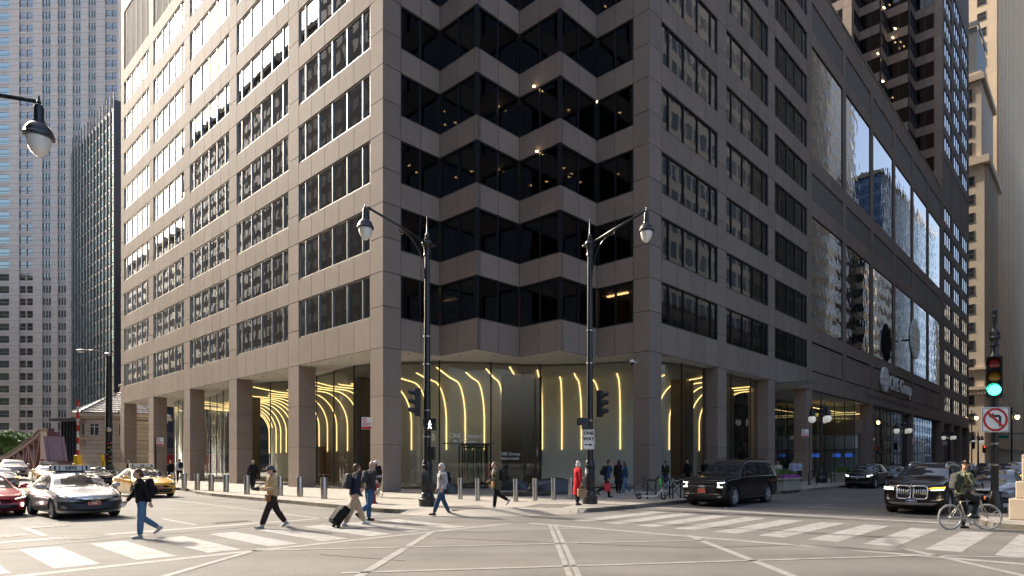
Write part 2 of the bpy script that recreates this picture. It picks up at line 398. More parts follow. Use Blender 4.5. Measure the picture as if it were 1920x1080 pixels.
def manhole(p,r,label):
    mb=MB().lathe([(r,0.0),(r,0.006),(r*.93,0.006),(r*.93,0.003),(0,0.003)],20)
    for k in range(-3,4):
        for j in range(-3,4):
            if (k*k+j*j)**.5*r*.24<r*.85: mb.box(k*r*.24-.03,k*r*.24+.03,j*r*.24-.03,j*r*.24+.03,0.002,0.007)
    o=mk('manhole_cover',mb,M_iron,label=label,cat='manhole cover'); o.location=(p.x,p.y,0.002)
manhole(GP(158,1007),.55,'round iron manhole cover beside the striped crosswalk near the silver taxi')
manhole(GP(5,1005),.5,'round iron manhole cover behind the red car')
for k,(px,py) in enumerate(((90,988),(435,979))):
    p=GP(px,py); mb=MB()
    for j in range(9): mb.box(-.5+j*.115,-.5+j*.115+.07,-.22,.22,0.0,0.008)
    o=mk('drain_grate',mb,M_iron,label=('slotted iron drain grate in front of the silver taxi' if k==0 else 'slotted iron drain grate by the stop line near the steel bollards'),cat='grate'); o.location=(p.x,p.y,0.002); o.rotation_euler[2]=ANG
# tactile plates at the two ramps
M_tact=mat('tactile_iron',(0.27,0.24,0.21),0.8)
for k,(s0,t0,rz) in enumerate(((-4.3,-12.2,-25),(-1.6,-13.9,-65))):
    root=thing('tactile_plate',('studded dark tactile plate at the kerb ramp behind the woman in olive' if k==0 else 'studded dark tactile plate at the kerb ramp below the red coated woman'),'tactile plate',W(s0,t0,0.150),ANG+R(rz))
    mk('base_plate',MB().box(-.75,.75,-.95,.95,0,.006),M_tact,root)
    st=MB()
    for a in range(12):
        for b in range(15): st.lathe([(.03,0),(.026,.008),(.016,.012)],6,(-.67+a*.122,-.86+b*.122,.006))
    mk('studs',st,mat('stud_iron',(.13,.115,.10),.7),root,kind='stuff')

# ---------------- the serrated granite tower ----------------
ROWS0,PIT,SILL,HEAD=9.91,3.8,9.91,12.32
SOF=8.125
def faces_of():
    f=[]
    f.append(dict(o=(0,0),d=(0,1),n=(-1,0),L=51.2,win=[(1.3+10.03*k,9.85+10.03*k) for k in range(5)],np=(0.09,0.2733,0.4566,0.6399,0.8232+0.0),kind='left'))
    f.append(dict(o=(0,0),d=(1,0),n=(0,-1),L=3.85,win=[(1.15,3.85)],kind='z'))
    f.append(dict(o=(3.85,0),d=(0,-1),n=(-1,0),L=3.32,win=[(0,3.32)],kind='z'))
    f.append(dict(o=(3.85,-3.32),d=(1,0),n=(0,-1),L=3.35,win=[(0,3.35)],kind='z'))
    f.append(dict(o=(7.2,-3.32),d=(0,-1),n=(-1,0),L=3.3,win=[(0,3.3)],kind='z'))
    f.append(dict(o=(7.2,-6.62),d=(1,0),n=(0,-1),L=3.35,win=[(0,3.35)],kind='z'))
    f.append(dict(o=(10.55,-6.62),d=(0,-1),n=(-1,0),L=3.78,win=[(0,2.67)],kind='z'))
    f.append(dict(o=(10.55,-10.4),d=(1,0),n=(0,-1),L=25.1,win=[(1.27+8.18*k,8.19+8.18*k) for k in range(3)],kind='right'))
    return f
def fb(f,a0,a1,d0,d1,z0,z1):
    o,d,n=f['o'],f['d'],f['n']
    p=(o[0]+d[0]*a0+n[0]*d0,o[1]+d[1]*a0+n[1]*d0); q=(o[0]+d[0]*a1+n[0]*d1,o[1]+d[1]*a1+n[1]*d1)
    return (min(p[0],q[0]),max(p[0],q[0]),min(p[1],q[1]),max(p[1],q[1]),z0,z1)
OUTLINE=[(0,0),(3.85,0),(3.85,-3.32),(7.2,-3.32),(7.2,-6.62),(10.55,-6.62),(10.55,-10.4),(35.65,-10.4),(35.65,51.2),(0,51.2)]
def inset_outline(e): return [(e,e),(3.85+e,e),(3.85+e,-3.32+e),(7.2+e,-3.32+e),(7.2+e,-6.62+e),(10.55+e,-6.62+e),(10.55+e,-10.4+e),(35.65-e,-10.4+e),(35.65-e,51.2-e),(e,51.2-e)]
cubeG=unitcube(M_granite,'granite_block'); cubeP=unitcube(M_gl_tower,'pane_tower'); cubeZ=unitcube(M_gl_zig,'pane_zigzag'); cubeM=unitcube(M_gl_mirror,'pane_mirror')
def camdist(root,b):
    c=root.matrix_world@Vector(((b[0]+b[1])/2,(b[2]+b[3])/2,(b[4]+b[5])/2)); return (c-Vector((0,0,CAMZ))).length
def visible(root,b):
    c=root.matrix_world@Vector(((b[0]+b[1])/2,(b[2]+b[3])/2,(b[4]+b[5])/2))
    if c.y<1: return False
    x=CX+F*c.x/c.y; y=HZ-F*(c.z-CAMZ)/c.y; return -60<x<1980 and -60<y<1140
def emit_pieces(root,name,lst,me,m,limit=300):
    vis=[b for b in lst if visible(root,b)]; hid=[b for b in lst if not visible(root,b)]
    vis.sort(key=lambda b:camdist(root,b)); rest=vis[limit:]+hid
    for b in vis[:limit]: piece(name,b,me,root)
    if rest:
        mb=MB()
        for b in rest: mb.box(*b)
        mk(name,mb,m,root,kind='stuff')
def half(a0,a1,n):
    # n wide units with half units at both ends
    u=(a1-a0)/(n+1); xs=[a0,a0+u*.5+0.0]
    for i in range(n): xs.append(xs[-1]+u)
    xs.append(a1); return xs
def make_tower(root,rows,low,top,louver=(9,10),zlow=None,cols=True):
    fs=faces_of(); panels=[]; panes=[]; back=MB(); frames={}
    lv=MB(); lvback=MB()
    for f in fs:
        k=f['kind']
        # spandrels
        segs=f['win']
        for (a0,a1) in segs:
            npan={'left':5,'right':4,'z':2}[k]
            for r in rows:
                z0=HEAD+PIT*(r-1) if r>0 else SOF
                if r in louver and r!=louver[0] and k!='z': continue
                z1=SILL+PIT*r
                if zlow and z1<zlow: continue
                w_=(a1-a0)/npan
                e0=0.0;e1=0.0
                back.box(*fb(f,a0,a1,-.34,-.06,z0+.02,z1-.02))
                for i in range(npan):
                    panels.append(fb(f,a0+i*w_+.019,a0+(i+1)*w_-.019,-.06,0,z0+.016,z1-.016))
            # windows
            for r in rows:
                z0,z1=SILL+PIT*r,HEAD+PIT*r
                if zlow and z1<zlow: continue
                if r in louver and k!='z':
                    if r!=louver[0]: continue
                    z1=HEAD+PIT*louver[1]
                    n=int((a1-a0)/0.32)
                    lvback.box(*fb(f,a0,a1,-.45,-.40,z0,z1))
                    for i in range(n): 
                        x=a0+(a1-a0)*(i+.5)/n; lv.box(*fb(f,x-.05,x+.05,-.40,-.05,z0,z1))
                    for x in half(a0,a1,{'left':4,'right':3}[k])[1:-1]: lv.box(*fb(f,x-.06,x+.06,-.30,-.03,z0,z1))
                    continue
                if k=='z': xs=[a0,(a0+a1)/2,a1]
                else: xs=half(a0,a1,4 if k=='left' else 3)
                frames.setdefault((id(f),a0),[]).append((f,a0,a1,xs,r,z0,z1))
        # piers
        prs=[]
        edges=[0]+[x for s in segs for x in s]+[f['L']]
        for i in range(0,len(edges),2):
            if edges[i+1]-edges[i]>0.3: prs.append((edges[i],edges[i+1]))
        for a0,a1 in prs:
            zz=[SOF]
            for r in rows: zz+= [SILL+PIT*r+0.5,HEAD+PIT*r]
            zz=[z for z in zz if not zlow or z>zlow-3]
            back.box(*fb(f,a0+.02,a1-.02,-.34,-.065,zz[0],zz[-1]))
            for i in range(len(zz)-1):
                e0=.0 if (a0>0.01) else 0.0
                panels.append(fb(f,a0+.016,a1-.016,-.06,0,zz[i]+.019,zz[i+1]-.019))
    emit_pieces(root,'stone_panel',panels,cubeG,M_granite)
    mk('wall_backing',back,M_joint,root)
    if lv.v: mk('louvre_blades',lv,mat('louvre_grey',(.30,.275,.25),.75),root,kind='stuff'); mk('louvre_backing',lvback,M_joint,root)
    # windows: frame mesh per opening shared along the rows, panes as sub-parts for the nearest
    allp=[]; kindof={}
    for key,lst in frames.items():
        f,a0,a1,xs,r0,z0,z1=lst[0]
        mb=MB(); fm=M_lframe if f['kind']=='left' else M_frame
        t_=.075 if f['kind']!='z' else .085
        zc=(z0+z1)/2
        mb.box(*fb(f,a0,a1,-.20,-.045,z0-zc,z0-zc+t_)); mb.box(*fb(f,a0,a1,-.20,-.045,z1-zc-t_,z1-zc))
        for i,x in enumerate(xs):
            lo,hi=(x,x+t_) if i==0 else ((x-t_,x) if i==len(xs)-1 else (x-t_/2,x+t_/2))
            mb.box(*fb(f,lo,hi,-.20,-.04,z0-zc+t_,z1-zc-t_))
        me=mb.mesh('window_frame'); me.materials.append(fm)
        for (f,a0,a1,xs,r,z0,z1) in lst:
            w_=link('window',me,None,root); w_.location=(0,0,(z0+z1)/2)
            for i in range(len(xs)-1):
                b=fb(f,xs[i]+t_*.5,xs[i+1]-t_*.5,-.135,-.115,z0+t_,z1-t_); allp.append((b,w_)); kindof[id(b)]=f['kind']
    bpy.context.view_layer.update()
    vis=[(camdist(root,b),b,w_) for b,w_ in allp if visible(root,b)]; vis.sort(key=lambda q:q[0])
    for d_,b,w_ in vis[:300]:
        o=piece('pane',b,cubeZ if kindof[id(b)]=='z' else cubeP,w_); o.location.z-=w_.location.z
    keep=set(id(q[1]) for q in vis[:300]); rest=MB(); restz=MB()
    for b,w_ in allp:
        if id(b) not in keep: (restz if kindof[id(b)]=='z' else rest).box(*b)
    if rest.v: mk('pane',rest,M_gl_tower,root,kind='stuff')
    if restz.v: mk('pane',restz,M_gl_zig,root,kind='stuff')
    # floor plates and core behind the glass
    for r in list(rows)+[rows[-1]+1]:
        z0=HEAD+PIT*(r-1)+.03; z1=SILL+PIT*r-.55
        if r==rows[0]:
            if r==0: z0=SOF+.25
            else: z0=z1-.4
        mk('floor_plate',MB().prism(inset_outline(.36),z0,z1),M_int_floor,root)
    mk('core',MB().box(9,28,3,44,rows[0]*PIT+SOF+.5,top-1),M_core,root)
    return fs
tower=thing('office_tower','brown granite tower with serrated zigzag corner above a columned glass lobby','office tower',W(0,0,0),ANG)
bpy.context.view_layer.update()
TOP=112.0
rows1=list(range(0,11))
make_tower(tower,rows1,0,HEAD+PIT*10)
# storeys above the picture: plain stone mass
mk('upper_storeys',MB().prism(inset_outline(.0),HEAD+PIT*10+.02,TOP),M_granite,tower)
sof=mk('soffit',MB().prism(inset_outline(.10),SOF+.0,SOF+.20),M_soffit,tower)
# small recessed soffit lights (dark studs in the picture)
mb=MB()
for t in [2+2.5*i for i in range(20)]: mb.lathe([(.05,-.03),(.05,0)],8,(.7,t,SOF))
for s,t in ((2.2,.8),(4.6,-1.0),(5.8,-2.6),(8.0,-4.2),(9.2,-6.0),(11.4,-7.6),(14,-9.6),(17,-9.6),(21,-9.6)): mb.lathe([(.05,-.03),(.05,0)],8,(s,t,SOF))
mk('soffit_studs',mb,M_joint,tower,kind='stuff')
# columns in stacked blocks
cz=[(0.15,2.78),(2.80,5.44),(5.46,SOF-.012)]
colbox=[(0,1.15,-0.0,1.3)]
colbox=[(0,1.15,0,1.27)]+[(0,1.15,9.85+10.03*k,11.33+10.03*k) for k in range(5)]
colbox+= [(10.55,11.82,-10.4,-9.29)]+[(10.55+8.19+8.18*k,10.55+9.45+8.18*k,-10.4,-9.25) for k in range(3)]
for x0,x1,y0,y1 in colbox:
    c=mk('column',MB().box(x0+.03,x1-.03,y0+.03,y1-.03,.15,SOF-.01),M_joint,tower)
    for z0,z1 in cz: piece('stone_block',(x0,x1,y0,y1,z0,z1),cubeG,c)
# downlights on the ceilings of some storeys
rng=random.Random(3); dl=MB()
def dlight(s,t,z): dl.lathe([(.09,-.02),(.09,0)],8,(s,t,z))
for r in range(1,8):
    z=HEAD+PIT*r+.028
    if r in (2,3,5):
        for k in range(9): dlight(rng.uniform(1.2,9),rng.uniform(-1,5) if k%2 else rng.uniform(1,6),z)
        for k in range(6): dlight(rng.uniform(5,12),rng.uniform(-5,-1),z)
        for k in range(4): dlight(rng.uniform(9,13),rng.uniform(-7,-4),z)
for r in range(0,9):
    z=HEAD+PIT*r+.028
    for k in range(3):
        for j in range(1 if rng.random()<.6 else 2): dlight(10.55+1.6+8.18*k+rng.uniform(0,6),-10.4+rng.uniform(1.0,2.6),z)
mk('downlights',dl,M_warm,tower,kind='stuff')
lb=MB()
for s,t,l,ax in ((1.7,1.4,1.8,'t'),(2.2,3.4,1.5,'t'),(12.4,-7.6,1.6,'t'),(13,-8.8,5,'s'),(20.6,-8.7,5,'s'),(29,-8.7,4.6,'s'),(21.5,-6.8,4,'s')):
    if ax=='t': lb.box(s-.08,s+.08,t,t+l,HEAD-.06,HEAD+.02)
    else: lb.box(s,s+l,t-.08,t+.08,HEAD-.06,HEAD+.02)
for s,t,l in ((2,3.2,1.4),): lb.box(s,s+l,t-.08,t+.08,HEAD+PIT-.06,HEAD+PIT+.02)
mk('linear_lamp',lb,mat('linear_warm',(1,.8,.5),.5,emit=(1.0,.68,.30),estr=11.0),tower,kind='stuff')

# ---------------- lobby behind curved glass ----------------
def cr(pts,n=8):
    out=[]; P=[Vector(p) for p in pts]; P=[2*P[0]-P[1]]+P+[2*P[-1]-P[-2]]
    for i in range(1,len(P)-2):
        for k in range(n):
            t=k/n; a,b,c,d=P[i-1],P[i],P[i+1],P[i+2]
            out.append(0.5*((2*b)+(c-a)*t+(2*a-5*b+4*c-d)*t*t+(3*b-a-3*c+d)*t*t*t))
    out.append(P[-2]); return out
gpath=cr([(7,45.5),(4,44.6),(2.7,43.2),(2.9,41),(3.7,37.4),(3.0,32),(2.0,26.6),(2.0,21.9),(3.0,17.9),(3.1,13.5),(2.7,10.2),(2.4,7.3),(2.75,5.2),(3.5,3.3),(5,1.35),(7.5,-.55),(10.1,-2.4),(11.9,-5.4),(12.6,-7.2),(13.9,-8.75),(15.8,-9.35),(20,-9.6),(26.2,-9.6),(27.9,-9.2),(28.7,-8.0)],10)
def resample(path,step):
    out=[path[0]]; acc=0
    for i in range(1,len(path)):
        a,b=path[i-1],path[i]; L=(b-a).length; p=0
        while acc+L-p>=step:
            q=step-acc; p+=q; out.append(a+(b-a)*(p/L)); acc=0
        acc+=L-p
    out.append(path[-1]); return out
gp=resample(gpath,0.4)
lob=[]
npnl=8
for i in range(0,len(gp)-1,npnl):
    seg_=gp[i:i+npnl+1]
    if len(seg_)<2: break
    mb=MB(); inn=[]; 
    rows_=[[(p.x,p.y,z) for p in seg_] for z in (.19,SOF-.01)]
    off=inset([tuple(p) for p in seg_],-.025); rows2=[[(p[0],p[1],z) for p in off] for z in (.19,SOF-.01)]
    mb.grid(rows_)
    mk('glass_panel',mb,M_gl_lobby,tower,smooth=True)
fin=MB(); sillm=MB()
for i in range(0,len(gp)-1,npnl):
    p=gp[i]; fin.box(p.x-.035,p.x+.035,p.y-.035,p.y+.035,.16,SOF-.005)
fin2=mk('glass_joint_post',MB().box(0,.01,0,.01,.2,.3),M_frame,tower); bpy.data.objects.remove(fin2)
for i in range(0,len(gp)-1,npnl):
    p=gp[i]; mk('mullion',MB().box(p.x-.03,p.x+.03,p.y-.03,p.y+.03,.16,SOF-.005),M_frame,tower)
sillm.tube([(p.x,p.y,.17) for p in gp],.06,4); mk('glass_sill',sillm,M_frame,tower)
# interior floor, vault, ribs of light
mk('lobby_floor',MB().prism([(p.x,p.y) for p in gp]+[(34,-6),(34,44),(8,46)],.151,.158),mat('lobby_stone',(0.30,0.28,0.25),0.25,var=.08),tower)
bpath=cr([(15,46),(12,42),(10.5,37),(10,32),(9.2,27),(9.2,22),(9.8,18),(9.9,14),(9.8,11.5),(11,9.0),(13,6.2),(15.0,3.6),(17.6,.4),(19.0,-2.2),(20.5,-3.6),(24,-4.2),(31,-4.2)],10)
bp=resample(bpath,0.5)
bn=[]
for i,p in enumerate(bp):
    d=(bp[min(i+1,len(bp)-1)]-bp[max(i-1,0)]).normalized(); bn.append(Vector((d.y,-d.x)) )
# make normals face the glass
def nearest_glass(p): return min(gp,key=lambda q:(q-p).length)
for i in range(len(bp)):
    if (nearest_glass(bp[i])-bp[i]).dot(bn[i])<0: bn[i]=-bn[i]
CE=7.75
prof=[(0,.16),(0,4.9)]+[(2.6*(1-math.cos(R(a))),4.9+(CE-4.9)*math.sin(R(a))) for a in range(10,91,10)]+[(4.5,CE+.02),(6.5,CE+.05)]
rows_=[]
def reach(i):
    p,nn=bp[i],bn[i]; best=9.0
    for j in range(len(gp)-1):
        a,b=gp[j],gp[j+1]; d=b-a; den=nn.x*d.y-nn.y*d.x
        if abs(den)<1e-6: continue
        q=a-p; u=(q.x*d.y-q.y*d.x)/den; v=(q.x*nn.y-q.y*nn.x)/den
        if u>0 and 0<=v<=1: best=min(best,u)
    return best
for i,p in enumerate(bp):
    rc=reach(i)-.25
    rows_.append([(p.x+bn[i].x*min(x,rc),p.y+bn[i].y*min(x,rc),z) for x,z in prof[:-2]]+[(p.x+bn[i].x*min(4.5,rc),p.y+bn[i].y*min(4.5,rc),CE+.04),(p.x+bn[i].x*rc,p.y+bn[i].y*rc,CE+.30)])
mk('vault',MB().grid(rows_),M_vault,tower,smooth=True)
sp=[(0.04,2.75),(0.04,4.9)]+[(2.6*(1-math.cos(R(a)))+.04*math.cos(R(a)),4.9+(CE-4.9)*math.sin(R(a))-.04*math.sin(R(a))) for a in range(6,91,6)]+[(3.6,CE-.04),(4.6,CE-.03)]
rg=random.Random(5)
for i in range(3,len(bp)-2,3):
    p=bp[i]; rc=max(3.2,reach(i)*rg.uniform(.55,.92)); q=[(min(x,rc),z) for x,z in sp[:-2]]+[(min(3.6,rc),CE-.03),(min(4.5,rc),CE-.02),(rc,CE+.03+max(0,(rc-4.5))/max(.3,reach(i)-4.7)*.24)]
    if rg.random()<.12: q=q[3:]
    mk('light_rib',MB().tube([(p.x+bn[i].x*x,p.y+bn[i].y*x,z) for x,z in q],.030,6),M_strip,tower)
# straight ceiling lines of light along the left range
for k in range(0):
    t0=4.5+k*3.6; mk('light_rib',MB().tube([(3.9+.25*math.sin(k),t0,CE-.0),(5.5,t0+1.5+.6*math.sin(k*1.7),CE-.05),(7.2,t0+2.2,CE-.15)],.028,6),M_strip,tower)
M_ipier=mat('lobby_pier',(0.19,0.155,0.13),0.55,var=.1,vscale=1.5)
for s,t,w_ in ((11.6,.9,1.0),(5.3,10.6,.6),(5.3,20.6,.65),(5.3,30.6,.65),(20.6,-6.6,.6),(27,-6.5,.7)):
    mk('interior_pier',MB().box(s-w_,s+w_,t-w_,t+w_,.158,SOF-.001),M_ipier,tower)
M_wood=mat('walnut',(0.23,0.10,0.04),0.4,var=.25,vscale=2,stretch=(1,1,.15))
mk('timber_desk',MB().prism([(7.0,19.6),(8.4,24.6),(8.0,24.8),(6.6,19.8)],.158,3.1),M_wood,tower)
for s,t in ((5.2,3.0),(6.2,2.2),(4.4,15.0)):
    mb=MB().lathe([(.45,0),(.5,.05),(.08,.08),(.08,.65),(.5,.68),(.5,.72)],14); o=mk('lounge_table',mb,M_white,tower,smooth=True,angle=30); o.location=(s,t,.158)
# revolving door under the address lettering
dp=GP(888,911,.15); ds,dt_=ST(dp)
vd=mk('revolving_door_drum',MB().lathe([(1.12,2.95),(1.12,3.05)],24,(0,0,0)),M_frame,tower); vd.location=(ds+.75,dt_+.75,0)
mb=MB()
for a in range(0,360,45):
    if a in (45,225): pass
    mb.box(1.1*math.cos(R(a))-.03,1.1*math.cos(R(a))+.03,1.1*math.sin(R(a))-.03,1.1*math.sin(R(a))+.03,.16,2.95)
mk('door_posts',mb,M_frame,vd)
for a in (20,110,200,290):
    mb=MB(); mb.M=Matrix.Rotation(R(a),4,'Z'); mb.box(.05,1.02,-.02,.02,.22,.32); mb.box(.05,1.02,-.02,.02,2.8,2.9); mb.box(.98,1.04,-.02,.02,.22,2.9); mb.box(.3,.34,-.05,-.02,.8,1.6)
    w_=mk('door_wing',mb,M_frame,vd)
    mb2=MB(); mb2.M=Matrix.Rotation(R(a),4,'Z'); mb2.box(.06,1.0,-.006,.006,.32,2.8); mk('pane',mb2,M_gl_lobby,w_)
hb=MB(); hb.M=Matrix.Rotation(0,4,'Z'); 
a_=Vector((5.0,1.25)); b_=Vector((7.55,-.7))
mk('door_header',MB().bar((a_.x-.02,a_.y-.08,2.97),(b_.x-.02,b_.y-.02,2.97),.06,.06),M_frame,tower)
M_letter=mat('letter_white',(0.70,0.69,0.64),0.5)
def lettering(s,px,py,size,Z,name='lettering',parent=tower,m=None):
    # lettering fixed to the curved glass, read from the street
    X=(px-CX)/F*Z; z=CAMZ+(HZ-py)/F*Z
    o=text(name,s,size,m or M_letter,None,(0,0,0),(0,0,0),.006,.004)
    return o,X,Z,z
for s,px,py,size,Z in (('CME Center',878,817,.40,38.55),('30 S Wacker',878,828.0,.30,38.55),('CME Group',962,851,.27,38.95),('WILLA PARDO',962,860,.19,38.95)):
    o,X,Zz,z=lettering(s,px,py,size,Z)
    st_=ST((X,Zz)); gq=min(range(1,len(gp)-1),key=lambda i:abs((gp[i]-Vector(st_)).length))
    tn=(gp[gq+1]-gp[gq-1]).normalized(); nn=Vector((tn.y,-tn.x))
    if nn.dot(Vector((-1,-1)))<0: nn=-nn
    pos=gp[gq]+nn*.05; o.parent=tower; o.location=(pos.x,pos.y,z); o.rotation_euler=(R(90),0,math.atan2(tn.y,tn.x))
# cameras on two piers
def sec_cam(loc,rz,label):
    r=thing('security_camera',label,'security camera',loc,rz)
    mk('bracket',MB().box(0,.30,-.03,.03,-.03,.05).box(-.04,0,-.12,.12,-.12,.18),M_white,r)
    mk('housing',MB().lathe([(.05,.12),(.13,.05),(.17,-.02),(.14,-.06)],14,(.42,0,0)),M_white,r,smooth=True)
    mk('dome',MB().ell((.42,0,-.10),.095),M_blackm,r,smooth=True)
    return r
sec_cam(W(10.55,-9.5,7.55),ANG+R(180),'white dome security camera bracketed to the corner pier by the zigzag')
sec_cam(W(-.0,50.3,7.35),ANG+R(180),'white dome security camera on the farthest granite column by the bridge house')

# ---------------- low trading block ----------------
S0=35.65+0.02; S1=93.4
low=thing('trading_block','long low brown granite block with tall mirrored glass bays and louvre bands','building',W(0,0,0),ANG)
bpy.context.view_layer.update()
BP=(S1-S0-.6)/6.0; bays=[(S0+.62+BP*k,S0+.62+BP*k+BP-1.0) for k in range(6)]
fl=dict(o=(0,-10.4),d=(1,0),n=(0,-1))
pn=[];bk=MB();lvb=MB();lv=MB();mirror=[]
zb=[(SOF,9.75,'p'),(9.87,12.28,'inset'),(12.4,13.6,'p'),(13.66,23.4,'glass'),(23.46,24.9,'p'),(24.96,27.2,'lv'),(27.26,28.7,'p'),(28.76,38.4,'glass'),(38.46,39.7,'p'),(39.76,42.2,'lv'),(42.26,44.6,'p')]
for (a0,a1) in bays:
    for z0,z1,k in zb:
        if k=='p':
            n=5; w_=(a1-a0)/n; bk.box(*fb(fl,a0,a1,-.34,-.06,z0,z1))
            for i in range(n): pn.append(fb(fl,a0+i*w_+.02,a0+(i+1)*w_-.02,-.06,0,z0+.01,z1-.01))
        elif k=='inset':
            n=5; w_=(a1-a0)/n; bk.box(*fb(fl,a0,a1,-.4,-.16,z0-.1,z1+.1))
            for i in range(n): pn.append(fb(fl,a0+.04+i*(w_-.016)+.004,a0+.04+(i+1)*(w_-.016)-.004,-.16,-.07,z0+.02,z1-.02))
        elif k=='lv':
            lvb.box(*fb(fl,a0,a1,-.5,-.42,z0,z1)); n=34
            for i in range(n):
                x=a0+(a1-a0)*(i+.5)/n; lv.box(*fb(fl,x-.07,x+.07,-.42,-.06,z0,z1))
        else: mirror.append(fb(fl,a0+.03,a1-.03,-.14,-.10,z0+.02,z1-.02))
edges=[S0]+[x for b in bays for x in b]+[S1]
for i in range(0,len(edges),2):
    a0,a1=edges[i],edges[i+1]; bk.box(*fb(fl,a0+.02,a1-.02,-.34,-.065,SOF,44.6))
    zz=[SOF,11.0,13.6,18.5,23.4,26,28.7,33.5,38.4,41,44.6]
    for j in range(len(zz)-1): pn.append(fb(fl,a0+.01,a1-.01,-.06,.0,zz[j]+.01,zz[j+1]-.01))
emit_pieces(low,'stone_panel',pn,cubeG,M_granite)
mk('wall_backing',bk,M_joint,low); mk('louvre_blades',lv,mat('louvre_bronze',(.17,.15,.135),.5),low,kind='stuff'); mk('louvre_backing',lvb,M_joint,low)
for b in mirror: piece('mirror_pane',b,cubeM,low)
mk('block_mass',MB().box(S0,S1,-9.85,44,SOF+.25,44.4),M_joint,low)
mk('soffit',MB().box(S0,S1,-10.3,6,SOF,SOF+.24),M_soffit,low)
mk('parapet_coping',MB().box(S0,S1,-10.45,-9.6,44.6,44.85),M_granite,low)
for i in range(4,len(edges),4):
    a0,a1=edges[i],edges[i+1]
    c=mk('column',MB().box(a0+.03,a1-.03,-10.37,-9.3,.15,SOF-.01),M_joint,low)
    for z0,z1 in cz: piece('stone_block',(a0,a1,-10.4,-9.25,z0,z1),cubeG,c)
# storefront glazing: set back, then near the building line
M_gl_store=glass('glass_store',(0.72,0.78,0.75),0.12,wave=0.004,wscale=0.5,fres=1.5)
cubeS=unitcube(M_gl_store,'pane_store')
def storefront(s0,s1,t,step):
    n=int((s1-s0)/step)
    for i in range(n):
        a=s0+(s1-s0)*i/n; b=s0+(s1-s0)*(i+1)/n
        piece('glass_panel',(a+.025,b-.025,t-.012,t+.012,.2,SOF-.02),cubeS,low); mk('mullion',MB().box(a-.025,a+.025,t-.05,t+.05,.16,SOF-.01),M_frame,low)
    mk('transom',MB().box(s0,s1,t-.045,t+.045,3.0,3.08),M_frame,low)
storefront(31.0,49.6,-5.0,1.6); storefront(55.6,S1-1,-9.75,1.6)
for i in range(5):
    ta=-10.1+i*1.02; piece('glass_panel',(49.588,49.612,ta+.03,ta+.99,.2,SOF-.02),cubeS,low); mk('mullion',MB().box(49.55,49.65,ta-.03,ta+.03,.16,SOF-.01),M_frame,low)
mk('transom',MB().box(49.56,49.64,-10.1,-5.0,3.0,3.08),M_frame,low)
mk('hall_white_band',MB().box(53.0,53.1,-9.4,-3,3.3,4.8),M_vault,low); mk('hall_back_wall',MB().box(55.2,55.3,-9.6,-2.3,.16,SOF-.01),M_vault,low)
mk('hall_dark_gallery',MB().box(52.8,52.9,-10.0,-3,4.85,6.4),M_core,low)
mk('shop_floor',MB().box(29,S1,-9.75,6,.151,.158),M_int_floor,low)
mk('shop_back_wall',MB().box(29,S1,-2.2,-2.0,.16,SOF-.01),M_vault,low)
mk('shop_white_band',MB().box(30,60,-2.35,-2.25,3.2,4.7),M_white,low)
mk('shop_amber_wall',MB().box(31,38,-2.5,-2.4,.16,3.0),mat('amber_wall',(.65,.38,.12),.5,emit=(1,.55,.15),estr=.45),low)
mk('shop_ceiling_lines',MB().box(50.2,50.28,-10,-5.2,7.0,7.06).box(51.6,51.66,-10,-5.2,6.9,6.95).box(31,44,-3.0,-2.92,7.2,7.26).box(46,62,-7,-6.94,7.4,7.45).box(34,46,-1.4,-1.32,6.2,6.26),M_strip,low)
M_blue=mat('blue_screen',(.02,.08,.5),.4,emit=(.04,.12,.6),estr=.4)
for s_ in (42.0,44.6,49.5): mk('blue_screen',MB().box(50.4,50.5,-9.6+(s_-42)*.45,-8.8+(s_-42)*.45,2.3,2.7),M_blue,low)
# signs on the fascia
M_sign=mat('sign_white',(0.88,0.88,0.86),0.4)
def rx(px): return 10.55+(1/(2075-px)-1/858.)*40127
sg=thing('building_sign','white raised letters with globe emblem on the granite fascia','sign',W(0,0,0),ANG)
sL=rx(1655); sR=rx(1703)
# letters
me=textmesh('CME Group',2.35,.07,.02,1.05)
o=link('lettering',me,M_sign,sg); o.location=((sL+sR)/2+1.2,-10.62,11.1); o.rotation_euler=(R(90),0,0); wdt=max(v.co.x for v in me.vertices)-min(v.co.x for v in me.vertices); o.scale=((sR-sL)*.86/wdt,1,1)
def globe(parent,c,r,depth,m,md,lat=4):
    # faceted globe emblem: disc cut in panels by gaps
    mb=MB(); n=12
    def xs(y): return math.sqrt(max(0,r*r-y*y))
    ys=[-r*.98,-r*.5,0,r*.5,r*.98]
    for i in range(4):
        y0,y1=ys[i]+.04,ys[i+1]-.04
        for j in range(3):
            f0,f1=-1+2*j/3.+.03,-1+2*(j+1)/3.-.03
            a=[(c[0]+f0*xs(y0),c[1],c[2]+y0),(c[0]+f1*xs(y0),c[1],c[2]+y0),(c[0]+f1*xs(y1),c[1],c[2]+y1),(c[0]+f0*xs(y1),c[1],c[2]+y1)]
            vs=[(p[0],p[1]-depth/2,p[2]) for p in a]+[(p[0],p[1]+depth/2,p[2]) for p in a]
            mb._add(vs,[(0,1,2,3),(7,6,5,4),(0,4,5,1),(1,5,6,2),(2,6,7,3),(3,7,4,0)])
    return mk('globe_panels',mb,m,parent)
globe(sg,(sL-.2,-10.62,11.3),1.45,.3,M_sign,M_blackm)
txt=text('engraved_lettering','CHICAGO MERCANTILE EXCHANGE CENTER',.62,mat('engraved',(.09,.075,.065),.9),low,((rx(1622)+rx(1722))/2,-10.408,8.95),(R(90),0,0),.006,.0,1.0)
wdt=txt.dimensions.x if txt.dimensions.x>0 else 12
